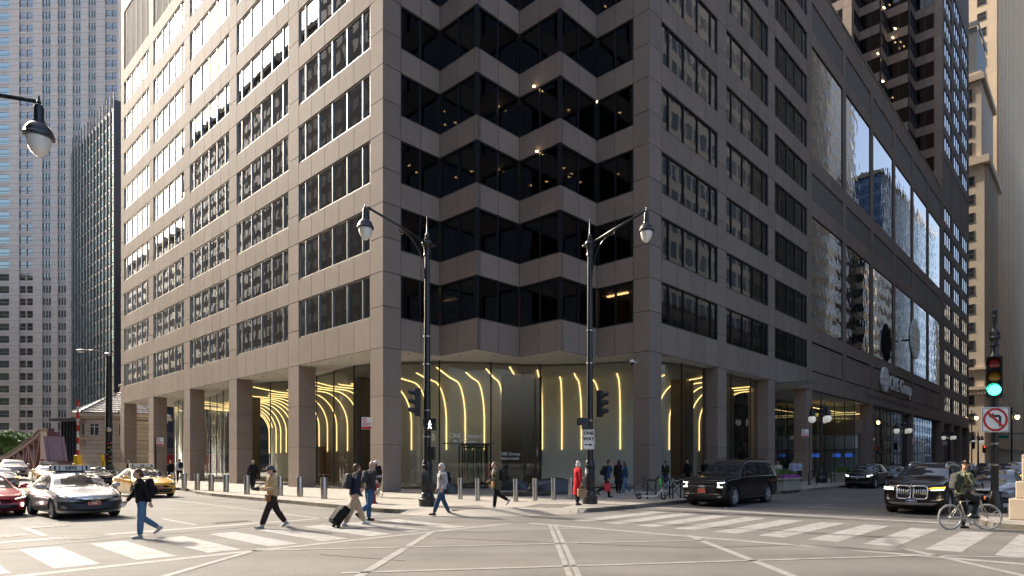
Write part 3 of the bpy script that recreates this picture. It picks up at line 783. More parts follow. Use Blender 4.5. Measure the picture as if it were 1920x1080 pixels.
ws=[v.co.x for v in txt.data.vertices]; txt.scale=((rx(1722)-rx(1622))/(max(ws)-min(ws)),1,1)
dsg=thing('emblem_disc','large white faceted globe emblem standing off the mirrored glass bay','sign',W(0,0,0),ANG)
ec=(rx(1684)+1.0,-12.0,17.0)
globe(dsg,ec,2.5,.16,M_sign,M_blackm)
bpl=mk('back_plate',MB().prism([(ec[0]+2.45*math.cos(R(a)),ec[2]+2.45*math.sin(R(a))) for a in range(15,375,30)],0,.08),M_blackm,dsg); bpl.rotation_euler=(R(90),0,0); bpl.location=(0,ec[1]+.20,0)
mk('bracket',MB().tube([(ec[0],ec[1]+.2,ec[2]),(ec[0],-10.5,ec[2])],.12,8),M_blackm,dsg)

# ---------------- second serrated tower ----------------
tower2=thing('office_tower','brown granite twin tower with serrated corner rising behind the low trading block','office tower',W(83.0,0,0),ANG)
bpy.context.view_layer.update()
make_tower(tower2,list(range(0,19)),0,HEAD+PIT*18)
mk('upper_storeys',MB().prism(inset_outline(0),HEAD+PIT*18+.02,TOP+40),M_granite,tower2)
mk('soffit',MB().prism(inset_outline(.1),SOF,SOF+.2),M_soffit,tower2)
for k in range(4):
    x0=10.55+(0 if k==0 else 8.19+8.18*(k-1)); c=mk('column',MB().box(x0+.03,x0+1.23,-10.37,-9.3,.15,SOF-.01),M_joint,tower2)
    for z0,z1 in cz: piece('stone_block',(x0,x0+1.26,-10.4,-9.25,z0,z1),cubeG,c)
mk('shop_front',MB().box(3,35.5,-8.6,-8.5,.15,SOF-.01),M_gl_store,tower2)
mk('shop_back_wall',MB().box(3,35.5,-2,-1.8,.16,SOF-.01),M_core,tower2)
dl=MB(); rng=random.Random(11)
for r in range(9,18):
    z=HEAD+PIT*r+.028
    for k in range(5): 
        if rng.random()<.6: dl.box(*(lambda s,t:(s-.15,s+.35,t-.1,t+.1,z-.03,z-.002))(rng.uniform(2,12),rng.uniform(-6,3)))
mk('downlights',dl,M_warm,tower2,kind='stuff')
# ---------------- surrounding city ----------------
def facade_mat(name,wall,glassc,bw,bh,mw,mh,rough=0.25,off=0.0,refl=0.5,hor='x'):
    # far office facade: window grid in object space (u along the longer wall, z up)
    if name in _M: return _M[name]
    m=bpy.data.materials.new(name); m.use_nodes=True; nt=m.node_tree; b=nt.nodes['Principled BSDF']; N=nt.nodes.new; Lk=nt.links.new
    tc=N('ShaderNodeTexCoord'); sx=N('ShaderNodeSeparateXYZ'); Lk(tc.outputs['Object'],sx.inputs[0])
    ad=N('ShaderNodeMath'); ad.operation='ADD'; Lk(sx.outputs['X'],ad.inputs[0]); Lk(sx.outputs['Y'],ad.inputs[1])
    def band(src,size,gap):
        d=N('ShaderNodeMath'); d.operation='DIVIDE'; d.inputs[1].default_value=size; Lk(src,d.inputs[0])
        f=N('ShaderNodeMath'); f.operation='FRACT'; Lk(d.outputs[0],f.inputs[0])
        g=N('ShaderNodeMath'); g.operation='GREATER_THAN'; g.inputs[1].default_value=gap; Lk(f.outputs[0],g.inputs[0]); return g.outputs[0]
    mu=N('ShaderNodeMath'); mu.operation='MULTIPLY'; Lk(band(ad.outputs[0],bw,mw),mu.inputs[0]); Lk(band(sx.outputs['Z'],bh,mh),mu.inputs[1])
    mx=N('ShaderNodeMix'); mx.data_type='RGBA'; mx.inputs['A'].default_value=(*wall,1); mx.inputs['B'].default_value=(*glassc,1); Lk(mu.outputs[0],mx.inputs['Factor']); Lk(mx.outputs['Result'],b.inputs['Base Color'])
    mr=N('ShaderNodeMapRange'); mr.inputs['To Min'].default_value=.8; mr.inputs['To Max'].default_value=rough; Lk(mu.outputs[0],mr.inputs[0]); Lk(mr.outputs[0],b.inputs['Roughness'])
    _M[name]=m; return m
def block(name,label,s0,s1,t0,t1,h,m,crown=None):
    o=thing(name,label,'building',W((s0+s1)/2,(t0+t1)/2,0),ANG)
    a,b=(s1-s0)/2,(t1-t0)/2
    mk('wall',MB().box(-a,a,-b,b,-.3,h),m,o); mk('roof',MB().box(-a-.4,a+.4,-b-.4,b+.4,h,h+1.2).box(-a*.4,a*.4,-b*.4,b*.4,h+1.2,h+5),M_core,o)
    return o
# off-picture neighbours that the mirrored glass reflects
block('office_block','dark slab office block across the left street, opposite the sunny granite facade',-85,-46,26,97,120,facade_mat('fm_a',(.09,.085,.08),(.03,.03,.032),3.2,3.9,.32,.42))
block('office_block','mid rise grey office block across the left street beside the river',-90,-46,97.5,182,96,facade_mat('fm_b',(.085,.08,.078),(.05,.05,.052),2.6,3.8,.4,.45))
block('office_block','lower stone office block across the river beyond the bridge',-110,-46,183,330,72,facade_mat('fm_c',(.105,.10,.094),(.06,.06,.062),2.9,3.7,.45,.5))
block('office_block','dark brown office block on the corner behind the striped crosswalk',-90,-52,-60,20,70,facade_mat('fm_d',(.20,.18,.165),(.015,.018,.02),3.0,3.9,.3,.4))
block('office_block','dark blue glass tower across the right hand street',30,152,-82,-40,105,facade_mat('fm_e',(.05,.054,.062),(.022,.03,.048),2.2,3.9,.25,.38,rough=.12))
block('office_block','banded stone and glass office block across the right hand street',153,186,-80,-38,60,facade_mat('fm_f',(.30,.28,.25),(.02,.022,.026),40.,3.9,.01,.45))
block('office_block','blue glass tower with pale crown far down the right hand street',187,262,-84,-42,90,facade_mat('fm_g',(.10,.16,.26),(.04,.09,.18),2.0,3.8,.25,.3,rough=.1))
block('office_block','pale concrete apartment slab far down the right hand street',266,340,-78,-39,66,facade_mat('fm_h',(.14,.135,.125),(.03,.035,.04),3.4,3.2,.5,.5))

# ----- tall pale tower, far left -----
M_pale=mat('pale_stone_hazed',(.66,.60,.545),.75,var=.05,vscale=.3)  # pale stone, colour lifted further to stand in for distance haze, no air modelled
M_palej=mat('pale_joint',(.36,.33,.31),.8)
M_gl_far=mat('far_glass',(.24,.27,.29),.06,metal=1.0)
M_gl_cyan=mat('cyan_glass',(.26,.36,.38),.06,metal=1.0)
Zt=190.0
def XZ(px,Z): return (px-CX)/F*Z
tw=thing('apartment_tower','very tall pale stone tower with columns of blue windows behind the bridge','tower',(XZ(110,Zt),Zt,0),R(-2))
k_=Zt/F
def lx(px): return (px-110)*k_
fl_h=23.4*k_
mk('wall',MB().box(lx(-60),lx(224),.6,30,-1,170),M_palej,tw)
mk('roof_slab',MB().box(lx(-60),lx(224),.2,30,170,173),M_pale,tw)
cols=[(-14,14,1),(33,60,2),(78,95,3),(108,124,3),(137,153,3),(167,182,3),(199,222,2)]
npier=MB()
prev=-60
for (a,b,kk) in cols+[(226,230,0)]:
    # stone pier strip between the window columns, in storey-high courses
    n=int(172/fl_h)
    if a-prev>1:
        mk('stone_pier',MB().box(lx(prev),lx(a),-.0,.6,-1,170),M_pale,tw)
    prev=b
crs=MB()
for r in range(int(172/fl_h)+1):
    z=3.0+r*fl_h
    for q in (0,.45): crs.box(lx(-60),lx(224),-.025,.02,z+fl_h*q,z+fl_h*q+.10)
mk('course_lines',crs,M_palej,tw,kind='stuff')
winm={}
for (a,b,kk) in cols:
    for r in range(int(170/fl_h)):
        z=3.0+r*fl_h; z0,z1=z+.9,z+fl_h-.75
        px0,px1=a,b
        key=(a,b)
        if key not in winm:
            mb=MB(); nb={1:1,2:2,3:3}[kk]; wd=lx(b)-lx(a)
            for i in range(nb): mb.box(lx(a)+wd*i/nb+.10,lx(a)+wd*(i+1)/nb-.10,.35,.45,.1,z1-z0-.1)
            me=mb.mesh('window'); me.materials.append(M_gl_far if kk==2 else M_gl_cyan)
            sb=MB()
            sp_=MB().box(lx(a),lx(b),.30,.6,z1-z0,fl_h+.02); 
            for i in range(1,nb): sp_.box(lx(a)+wd*i/nb-.12,lx(a)+wd*i/nb+.12,.1,.6,0,z1-z0)
            ms=sp_.mesh('spandrel'); ms.materials.append(M_pale if kk!=3 else mat('pale_panel',(.52,.50,.48),.6))
            winm[key]=(me,ms)
        me,ms=winm[key]
        yy=HZ-F*(z-CAMZ)/Zt
        if yy>-40:
            o=link('window',me,None,tw); o.location=(0,0,z0); s_=link('spandrel',ms,None,o)
# ----- teal glass tower -----
tc_=Vector((XZ(215,165),165,0)); dirn=Vector((-.785,.62,0)); tz=math.atan2(dirn.y,dirn.x)
tt=thing('glass_tower','teal glass slab with dark vertical fins beside the pale tower','tower',tc_,tz)
M_teal=mat('teal_glass',(.22,.42,.43),.08,metal=.85,rnd=.55)
M_fin=mat('fin_dark',(.045,.05,.06),.4,metal=.4)
M_fing=mat('fin_grey',(.20,.20,.21),.5)
Ht=98.0; Lt=43.5
mk('wall',MB().box(0,Lt,-20,-.25,-1,Ht-1),M_fin,tt)
mk('end_wall',MB().box(-.6,0,-20,.0,-1,Ht),M_fin,tt)
fh=3.42
pm=MB(); n=15
for r in range(int((Ht-4)/fh)):
    for i in range(n):
        pm.box(Lt*i/n+.22,Lt*(i+1)/n-.22,-.2,.02,3+r*fh+.95,3+(r+1)*fh-.18)
mk('pane',pm,M_teal,tt,kind='stuff')
sm=MB()
for r in range(int((Ht-4)/fh)+1): sm.box(0,Lt,-.2,.01,3+r*fh+.02,3+r*fh+.72)
mk('spandrel_band',sm,mat('teal_spandrel',(.055,.09,.10),.3),tt)
for i in range(n+1): mk('fin',MB().box(Lt*i/n-.16,Lt*i/n+.16,.0,.28,0,Ht+2.2),M_fing if i%1==0 else M_fin,tt)
# ----- low grey riverside pavilion -----
pv=thing('pavilion','flat roofed grey pavilion with louvred walls behind the bridge house','building',(XZ(140,112),112,0),R(-12))
q=112/F
mk('wall',MB().box((108-140)*q,(200-140)*q,0,9,-1,1.85+75*q),mat('pav_wall',(.10,.10,.10),.6),pv)
mk('roof',MB().box((100-140)*q,(205-140)*q,-1.5,10,1.85+75*q,1.85+80*q),mat('pav_roof',(.09,.10,.11),.5),pv)
for i in range(9): mk('post',MB().box((112+i*7-140)*q,(113.5+i*7-140)*q,-.25,0,-1,1.85+74*q),M_fin,pv)
hr=thing('red_hoarding','red hoarding along the far river bank','hoarding',(XZ(250,128),128,0),R(-6)); q=128/F
mk('boards',MB().box((20-250)*q,(420-250)*q,0,.15,-1,1.85+12*q),mat('hoarding_red',(.50,.035,.045),.55,var=.2,vscale=.6),hr)
mk('rail',MB().box((20-250)*q,(420-250)*q,-.1,.25,1.85+12*q,1.85+13.2*q),mat('hoard_rail',(.6,.3,.3),.5),hr)
for i in range(26): mk('board_post',MB().box((20+i*16-250)*q-.07,(20+i*16-250)*q+.07,-.12,0,-1,1.85+12*q),mat('hoard_post',(.36,.03,.035),.5),hr)
bx=thing('site_cabin','brown timber site cabin above the red hoarding','cabin',(XZ(146,126),126,0),R(-6)); q=126/F
mk('wall',MB().box(-12*q,12*q,0,4,1.0,1.85+24*q),mat('cabin_brown',(.33,.17,.10),.7,var=.2),bx); mk('roof',MB().box(-13*q,13*q,-.2,4.2,1.85+24*q,1.85+25.5*q),M_fing,bx)
for i in range(5): mk('batten',MB().box((-11+i*5.4)*q-.06,(-11+i*5.4)*q+.06,-.06,0,1.0,1.85+24*q),M_wood,bx)

# ----- bridge house -----
BZ=76.0; q=BZ/F
bh=thing('bridge_house','limestone bridge house with fish scale roof behind the granite columns','bridge house',(XZ(232,BZ),BZ,0),R(14))
M_lime=mat('limestone',(.52,.45,.37),.8,var=.10,vscale=1.2,bump=.1,bscale=15,rnd=.06)
M_tile=mat('roof_tile',(.30,.28,.265),.6,rnd=.3,var=.15,vscale=4)
def oct_(r,k=.62,c=(0,0)): 
    a=r; b=r*k; return [(c[0]-a,c[1]-b),(c[0]-b,c[1]-a),(c[0]+b,c[1]-a),(c[0]+a,c[1]-b),(c[0]+a,c[1]+b),(c[0]+b,c[1]+a),(c[0]-b,c[1]+a),(c[0]-a,c[1]+b)]
r0=3.75; EZ=7.3
mk('wall',MB().prism(oct_(r0-.06),-.2,EZ),M_joint,bh)
# rusticated courses as separate blocks of stone
zc=0.2; i=0
while zc<EZ-.9:
    h=.52 if zc<4.4 else .46
    mk('stone_course',MB().prism(oct_(r0),zc,zc+h-.035),M_lime,bh); zc+=h
mk('string_course',MB().prism(oct_(r0+.16),4.35,4.62),M_lime,bh)
mk('base_course',MB().prism(oct_(r0+.28),-.1,.9),M_lime,bh)
mk('cornice',MB().prism(oct_(r0+.25),EZ-.55,EZ-.22).prism(oct_(r0+.60),EZ-.22,EZ+.08).prism(oct_(r0+.45),EZ+.08,EZ+.2),M_lime,bh)
M_bhw=mat('bh_window',(.06,.075,.075),.1,spec=.8)
def bhwin(x,z,w_,h,y=-r0):
    f=mk('window',MB().box(x-w_/2-.14,x+w_/2+.14,y-.10,y+.02,z-h/2-.16,z+h/2+.14).box(x-w_/2-.22,x+w_/2+.22,y-.18,y+.0,z-h/2-.26,z-h/2-.16),M_lime,bh)
    mk('pane',MB().box(x-w_/2,x+w_/2,y-.13,y-.08,z-h/2,z+h/2),M_bhw,f)
    mk('window_bars',MB().box(x-.03,x+.03,y-.15,y-.12,z-h/2,z+h/2).box(x-w_/2,x+w_/2,y-.15,y-.12,z+h*.22,z+h*.22+.06),M_white,f)
for x in (-1.45,.0,1.45): bhwin(x,5.55,.8,1.25)
bhwin(-.2,2.2,.5,1.0); bhwin(1.6,2.2,.4,.9)
for sgn in (-1,):
    for dx in (-.55,.55):
        mb=MB(); mb.M=Matrix.Translation((0,0,0))@Matrix.Rotation(R(-45),4,'Z')
        f=mk('window',MB().box(-.5,.5,-.1,.03,-.75,.75),M_lime,bh); c_=Vector((-r0*.81,-r0*.81,5.55)); f.location=c_+Vector((dx*.7,-dx*.7,0)); f.rotation_euler[2]=R(-45); f.scale=(.7,1,1)
        g=mk('pane',MB().box(-.34,.34,-.14,-.09,-.6,.6),M_bhw,f)
# scaled roof: staggered tiles on eight slopes
oc=oct_(r0+.5); top=oct_(.75); ZT=10.0
tl=[]
for k in range(8):
    a,b=Vector((*oc[k],EZ+.2)),Vector((*oc[(k+1)%8],EZ+.2)); c,d=Vector((*top[(k+1)%8],ZT)),Vector((*top[k],ZT))
    rowsn=9
    for r in range(rowsn):
        f0,f1=r/rowsn,(r+1.25)/rowsn; f1=min(f1,1)
        bulge=lambda f:.35*math.sin(math.pi*f)*.0-0.35*math.sin(math.pi*f)
        p0,p1=a.lerp(d,f0),b.lerp(c,f0); q0,q1=a.lerp(d,f1),b.lerp(c,f1)
        n=max(2,int((p1-p0).length/.55)); nrm=(b-a).cross(d-a).normalized()
        for j in range(n):
            o_=0 if r%2 else .5
            u0,u1=(j+.04)/n,(j+.96)/n
            tl.append([p0.lerp(p1,u0)+nrm*.10,p0.lerp(p1,u1)+nrm*.10,q0.lerp(q1,u1)+nrm*.02,q0.lerp(q1,u0)+nrm*.02])
roof=mk('roof',MB()._add([tuple(Vector((*p,EZ+.15))) for p in oc]+[tuple(Vector((*p,ZT-.05))) for p in top],[(i,(i+1)%8,8+(i+1)%8,8+i) for i in range(8)]+[tuple(range(8,16))]),M_tile,bh)
tm=MB()
for t in tl:
    nrm=(t[1]-t[0]).cross(t[3]-t[0]).normalized()*.06
    vs=t+[p-nrm for p in t]; tm._add([tuple(p) for p in vs],[(0,1,2,3),(7,6,5,4),(0,4,5,1),(1,5,6,2),(2,6,7,3),(3,7,4,0)])
mk('roof_tiles',tm,M_tile,roof,kind='stuff')
for k in range(8): mk('hip_ridge',MB().tube([(*oc[k],EZ+.3),(*top[k],ZT+.05)],.11,6),M_tile,roof)
mk('finial',MB().lathe([(.7,ZT-.1),(.75,ZT+.15),(.4,ZT+.3),(.35,ZT+.9),(.55,ZT+1.0),(.55,ZT+1.2),(.2,ZT+1.35),(.28,ZT+1.6),(.05,ZT+1.85)],12),M_lime,bh,smooth=True,angle=40)
# balustrade beside it
bal=thing('balustrade','limestone balustrade with square piers in front of the bridge house','balustrade',(XZ(208,66),66,0),R(-20)); 
mk('base',MB().box(-1.6,1.6,-.25,.25,0,.35),M_lime,bal); mk('coping',MB().box(-1.7,1.7,-.3,.3,1.25,1.5),M_lime,bal)
for x in (-1.5,1.5): mk('pier',MB().box(x-.35,x+.35,-.34,.34,.0,1.7),M_lime,bal)
for i in range(6): mk('baluster',MB().lathe([(.11,.35),(.11,.45),(.06,.5),(.14,.75),(.06,1.1),(.11,1.15),(.11,1.25)],8,(-.95+i*.38,0,0)),M_lime,bal,smooth=True,angle=40)

# ----- steel bridge truss -----
M_maroon=mat('maroon_steel',(.115,.052,.062),.5,var=.15,vscale=2,bump=.15,bscale=12)
M_maroonL=mat('maroon_plate',(.22,.15,.17),.5,var=.1,vscale=1)
tr=thing('bridge_truss','maroon riveted steel bridge truss rising to a sloped end plate','bridge truss',W(-5.0,57.0,0),ANG+R(90))
def chord(u):  # height along the truss, u metres from the end post
    if u<5.0: return 4.75
    if u<30: 
        f=(u-5)/25; return 4.75-2.9*(f**.8)
    return 1.85
pts=[(u,0,chord(u)+deckz(57+u)*.8) for u in [0,2,4,5,7,9,12,15,18,21,24,27,30,36,44,52,60]]
for i in range(len(pts)-1):
    mk('top_chord',MB().bar(pts[i],(pts[i+1][0]+.02,0,pts[i+1][2]),.55,.55),M_maroon,tr)
    mk('chord_flange',MB().bar((pts[i][0],0,pts[i][2]+.30),(pts[i+1][0],0,pts[i+1][2]+.30),.75,.05),M_maroonL,tr)
mk('bottom_chord',MB().box(0,60,-.3,.3,.35,.85),M_maroon,tr)
for i,u in enumerate((2.2,5.0,9,12.5,16,19.5,23,27,32,38,44,50)):
    h=chord(u)+.4; mk('vertical',MB().bar((u,0,.6),(u,0,h),.32,.32),M_maroon,tr)
    if i<9: 
        u2=(5.0,9,12.5,16,19.5,23,27,32,38,44,50,56)[i]; mk('diagonal',MB().bar((u,0,h-.1),(u2,0,.8),.3,.22) if i%2 else MB().bar((u,0,.8),(u2,0,chord(u2)+.2),.3,.22),M_maroon,tr)
mk('portal_box',MB().box(-1.2,2.2,-.55,.55,2.1,5.05),M_maroon,tr)
mk('end_plate',MB()._add([(-1.2,-.9,4.55),(-1.2,.9,4.55),(-3.2,.9,1.7),(-3.2,-.9,1.7),(-1.2,-.9,4.3),(-1.2,.9,4.3),(-3.2,.9,1.4),(-3.2,-.9,1.4)],[(0,1,2,3),(7,6,5,4),(0,4,5,1),(1,5,6,2),(2,6,7,3),(3,7,4,0)]),M_maroonL,tr)
mk('counterweight_box',MB().box(-5.2,-2.8,-1.0,1.0,.1,1.75),M_maroonL,tr)
mk('counterweight_cap',MB().box(-5.4,-2.6,-1.15,1.15,1.75,1.9),M_maroon,tr)
rv=MB()
for i in range(40):
    u=1+i*.7; rv.ell((u,-.30,chord(u)+deckz(57+u)*.8+.15),.05,6,4); rv.ell((u,-.30,chord(u)+deckz(57+u)*.8-.15),.05,6,4)
for i in range(10):
    for j in range(2): rv.ell((-1.3-.1*i*2,-.6+j*1.2,4.45-.28*i),.06,6,4)
mk('rivets',rv,M_maroon,tr,kind='stuff')
tr2=copy_tree(tr); tr2.location=W(-27.5,57.0,0); tr2['label']='farther maroon steel bridge truss across the bridge roadway'

# ----- barrier gate and yellow stands -----
M_yel=mat('safety_yellow',(.72,.46,.02),.5,var=.1)
M_red=mat('safety_red',(.55,.03,.03),.5); M_redl=mat('red_lamp',(.6,.03,.03),.25,coat=.5)
def gate(px,py,Z,topy,label,tilt=0):
    g=thing('barrier_gate',label,'barrier gate',(XZ(px,Z),Z,deckz(40)*.5),R(-10)); q=Z/F
    mk('post_box',MB().bbox(-.35,.35,-.3,.3,0,1.6,.04).bbox(-.22,.22,-.25,.25,1.6,2.4,.04),M_yel,g)
    zt=1.85+(HZ-topy)*q
    n=9
    for i in range(n):
        z0=2.3+(zt-2.3)*i/n; z1=2.3+(zt-2.3)*(i+1)/n
        mk('arm_band',MB().box(-.10+tilt*z0,.10+tilt*z0,-.04,.04,z0+.002,z1),M_red if i%2==0 else M_white,g)
    for f in (.25,.6,.92): mk('arm_lamp',MB().ell((.18+tilt*zt*f,-.05,2.3+(zt-2.3)*f),.10),M_redl,g,smooth=True)
    return g
gate(146,875,60,751,'tall red and white barrier arm raised on a yellow post by the bridge')
ys=thing('yellow_barrier_stand','bare yellow barrier stand with jagged top by the signal pole','barrier stand',(XZ(198,60),60,0),R(-10))
mk('box',MB().bbox(-.3,.5,-.25,.25,0,1.35,.04),M_yel,ys); mk('arm_bracket',MB().bar((-.2,0,1.3),(-.42,0,2.5),.16,.3).bar((.0,0,1.3),(-.05,0,1.95),.16,.25),M_yel,ys)

# ----- trees by the river -----
M_leaf=[mat('leaf_a',(.10,.19,.045),.6,rnd=.4),mat('leaf_b',(.14,.25,.06),.6,rnd=.4)]
M_bark=mat('bark',(.09,.065,.045),.9)
def tree(loc,h,rx_,rz_,label,seed,nclump=60):
    g=random.Random(seed); t=thing('tree',label,'tree',loc,g.uniform(0,6),'trees along the far river bank')
    tb=MB().tube([(0,0,0),(.1,.05,h*.3),(0,.1,h*.55),(.1,0,h*.85)],[.28,.2,.13,.04],8)
    for i in range(7):
        a=g.uniform(0,6.28); z=h*g.uniform(.3,.6); tb.tube([(0,0,z),(math.cos(a)*rx_*.4,math.sin(a)*rx_*.4,z+h*.15),(math.cos(a)*rx_*.75,math.sin(a)*rx_*.75,z+h*.25)],[.1,.06,.02],5)
    mk('trunk',tb,M_bark,t,smooth=True)
    for li,m in enumerate(M_leaf):
        mb=MB()
        for c in range(nclump//2):
            a=g.uniform(0,6.28); v=g.uniform(-.9,1); rr=math.sqrt(1-v*v)*g.uniform(.55,1.08)
            cc=Vector((rx_*rr*math.cos(a),rx_*rr*math.sin(a),h*.62+rz_*v)); cr_=g.uniform(.5,1.05)*rx_*.30
            for k in range(110):
                d_=Vector((g.gauss(0,1),g.gauss(0,1),g.gauss(0,.7))).normalized()*cr_*g.uniform(.3,1.05); p=cc+d_
                u=Vector((g.gauss(0,1),g.gauss(0,1),g.gauss(0,.6))).normalized(); w_=u.orthogonal().normalized(); sz=g.uniform(.13,.26)
                mb._add([tuple(p-u*sz),tuple(p+w_*sz*.55),tuple(p+u*sz),tuple(p-w_*sz*.55)],[(0,1,2,3)])
        mk('crown',mb,m,t)
for i,(px,Z,h,rx_,lb) in enumerate(((-12,150,8.6,3.9,'leafy green tree at the far end of the bridge truss'),(18,146,8.9,3.6,'round green tree above the lowest bend of the maroon truss'),(50,150,8.4,3.2,'leafy green tree behind the rising bridge truss'),(78,152,9.0,3.4,'bushy green tree beside the grey pavilion'),(4,130,7.0,2.8,'smaller green tree in front of the taller riverside trees'))):
    tree((XZ(px,Z),Z,0),h,rx_,h*.36,lb,20+i)

# ----- buildings down the right hand street -----
M_tan=mat('tan_brick',(.60,.48,.34),.8,var=.08,vscale=.4)
M_tanp=mat('tan_pier',(.68,.56,.42),.8,var=.06,vscale=.4)
M_dw=mat('dark_window',(.035,.04,.045),.12,spec=.9)
M_sash=mat('sash',(.14,.14,.15),.5)
def ribbed(name,label,s0,t0,wS,wT,h,wall,pier,colsL,pitS,fh,rib=True,zrows=None,w0=1.15):
    # front face (facing -s) has single windows; street face (facing -t) has close vertical ribs
    o=thing(name,label,'building',W(s0,t0,0),ANG)
    mk('wall',MB().box(0,wS,0,wT,-.2,h),wall,o)
    nr=int((h-6)/fh)
    wm=MB().box(-.02,.10,-w0/2,w0/2,0,1.9).mesh('window'); wm.materials.append(M_dw)
    fm=MB().box(-.03,.0,-w0/2-.08,-w0/2,-.05,1.95).box(-.03,.0,w0/2,w0/2+.08,-.05,1.95).box(-.03,.0,-w0/2,w0/2,.9,1.0).box(-.05,.0,-w0/2-.15,w0/2+.15,-.2,-.05).mesh('frame'); fm.materials.append(M_sash)
    for r in range(nr):
        z=6+r*fh
        if zrows and not (zrows[0]<z<zrows[1]): continue
        for y in colsL:
            w_=link('window',wm,None,o); w_.location=(-.01,y,z); link('frame',fm,None,w_)
    pm_=MB(); wn_=MB(); n=int(wS/pitS)
    for i in range(n):
        x=(i+.5)*pitS
        mk('pier',MB().box(x-pitS*.28,x+pitS*.28,-.45,.0,5,h),pier,o)
        for r in range(nr): wn_.box(x+pitS*.36,x+pitS*.64,-.12,.02,6+r*fh,6+r*fh+2.0)
    mk('street_windows',wn_,M_dw,o,kind='stuff')
    return o
# tan high rise behind, stepped cream building in front
hi=ribbed('high_rise','very tall tan stone high rise with close vertical ribs down the right hand street',158,-10.4,60,70,235,M_tan,mat('tan_rib',(.80,.60,.39),.8,var=.06,vscale=.4),[3.0,9.5,16],3.0,3.75,w0=1.7)
lo=ribbed('corner_block','cream stone block with bracketed cornices and sash windows next past the granite twin tower',132,-11.2,20,40,63,M_tanp,M_tan,[2.6,7.5,12.5],2.6,3.75,w0=1.6,zrows=(0,62))
mk('cornice',MB().box(-.7,20.5,-.8,40,16.5,17.1).box(-.35,20.2,-.45,40,15.4,16.5).box(-.5,20.3,-.6,40,20.6,21.1),M_tanp,lo)
for i in range(22): mk('bracket',MB().box(-.55,-.30,-.3+i*.62,-.05+i*.62,15.6,16.5),M_tanp,lo)
mk('roof_cornice',MB().box(-.8,20.6,-.9,40,62.5,64),M_tanp,lo)
mk('penthouse',MB().box(0.5,18,.6,30,64,82),M_tanp,lo)
mk('penthouse_cornice',MB().box(-.1,18.4,.0,30,80,81.2),M_tan,lo)
for j in range(3):
    for r in range(4): 
        w_=mk('window',MB().box(.40,.52,2.2+j*2.2,3.7+j*2.2,65+r*3.7,67.6+r*3.7),M_dw,lo)
for i in range(26): mk('bracket',MB().box(.25,.5,.7+i*.5,.95+i*.5,79.2,80),M_tan,lo)
mk('roof_plant',MB().box(1.5,14,1.5,26,82,92),mat('plant_grey',(.16,.17,.18),.5),lo)
mk('plant_rail',MB().box(1.2,14.3,1.2,1.35,92,93).box(1.2,1.35,1.2,26,92,93),M_fing,lo)
cl=thing('classical_block','pale classical block with columned street front far down the street','building',W(215,-12.2,0),ANG)
mk('wall',MB().box(0,70,0,30,0,30),M_tanp,cl); mk('cornice',MB().box(-.8,70.5,-.9,30,24,25.5),M_tanp,cl)
for i in range(14): mk('column',MB().lathe([(.9,0),(.8,.5),(.7,18),(1.0,19)],10,(2+i*4.6,-.6,4)),M_tan,cl,smooth=True,angle=40)
block('office_block','dark blue office slab across the river seen through the lobby glass',24,230,130,137,62,facade_mat('fm_j',(.06,.07,.085),(.025,.045,.07),3.0,3.6,.25,.35,rough=.15))
block('office_block','blue grey glass slab closing the far end of the right hand street',330,380,-36,-8,200,facade_mat('fm_i',(.22,.27,.34),(.10,.16,.23),2.4,3.9,.3,.35,rough=.15))
# ---------------- street furniture ----------------
def acorn(parent,x,y,z,sc=.78):
    h_=bpy.data.objects.new('lamp_head',None); COL.objects.link(h_); h_.parent=parent; h_.location=(x,y,z+.22); h_.scale=(sc,)*3; parent=h_; x=y=z=0.0
    mk('lamp_housing',MB().lathe([(.02,1.12),(.035,1.0),(.06,.93),(.03,.88),(.10,.84),(.12,.74),(.12,.42),(.15,.40),(.16,.34),(.23,.29),(.29,.20),(.335,.09),(.35,.02),(.37,.0),(.37,-.04),(.31,-.06)],14,(x,y,z)),M_black,parent,smooth=True,angle=35)
    mk('lamp_globe',MB().lathe([(.30,-.02),(.29,-.14),(.25,-.32),(.18,-.46),(.08,-.56),(.0,-.58)],14,(x,y,z)),M_lampglass,parent,smooth=True)
M_lampglass=mat('lamp_glass',(.88,.87,.83),.08,spec=.9,coat=.5)
def lamp_arm(parent,z,L,rise):
    mk('arm',MB().tube([(0,0,z),(L*.5,0,z+rise*.55),(L-.05,0,z+rise)],[.055,.05,.042],8),M_black,parent,smooth=True)
    pts=[(.10,0,z-1.35)]+[(.10+1.15*(1-math.cos(R(a))),0,z-1.35+1.55*math.sin(R(a))) for a in range(12,79,11)]
    ex=pts[-1][0]; ez=pts[-1][2]; 
    pts+=[(ex+.12+.13*math.cos(R(a)),0,ez+.10+.13*math.sin(R(a))-.02) for a in range(60,-240,-30)]
    mk('scroll_brace',MB().tube(pts,.028,6),M_black,parent,smooth=True)
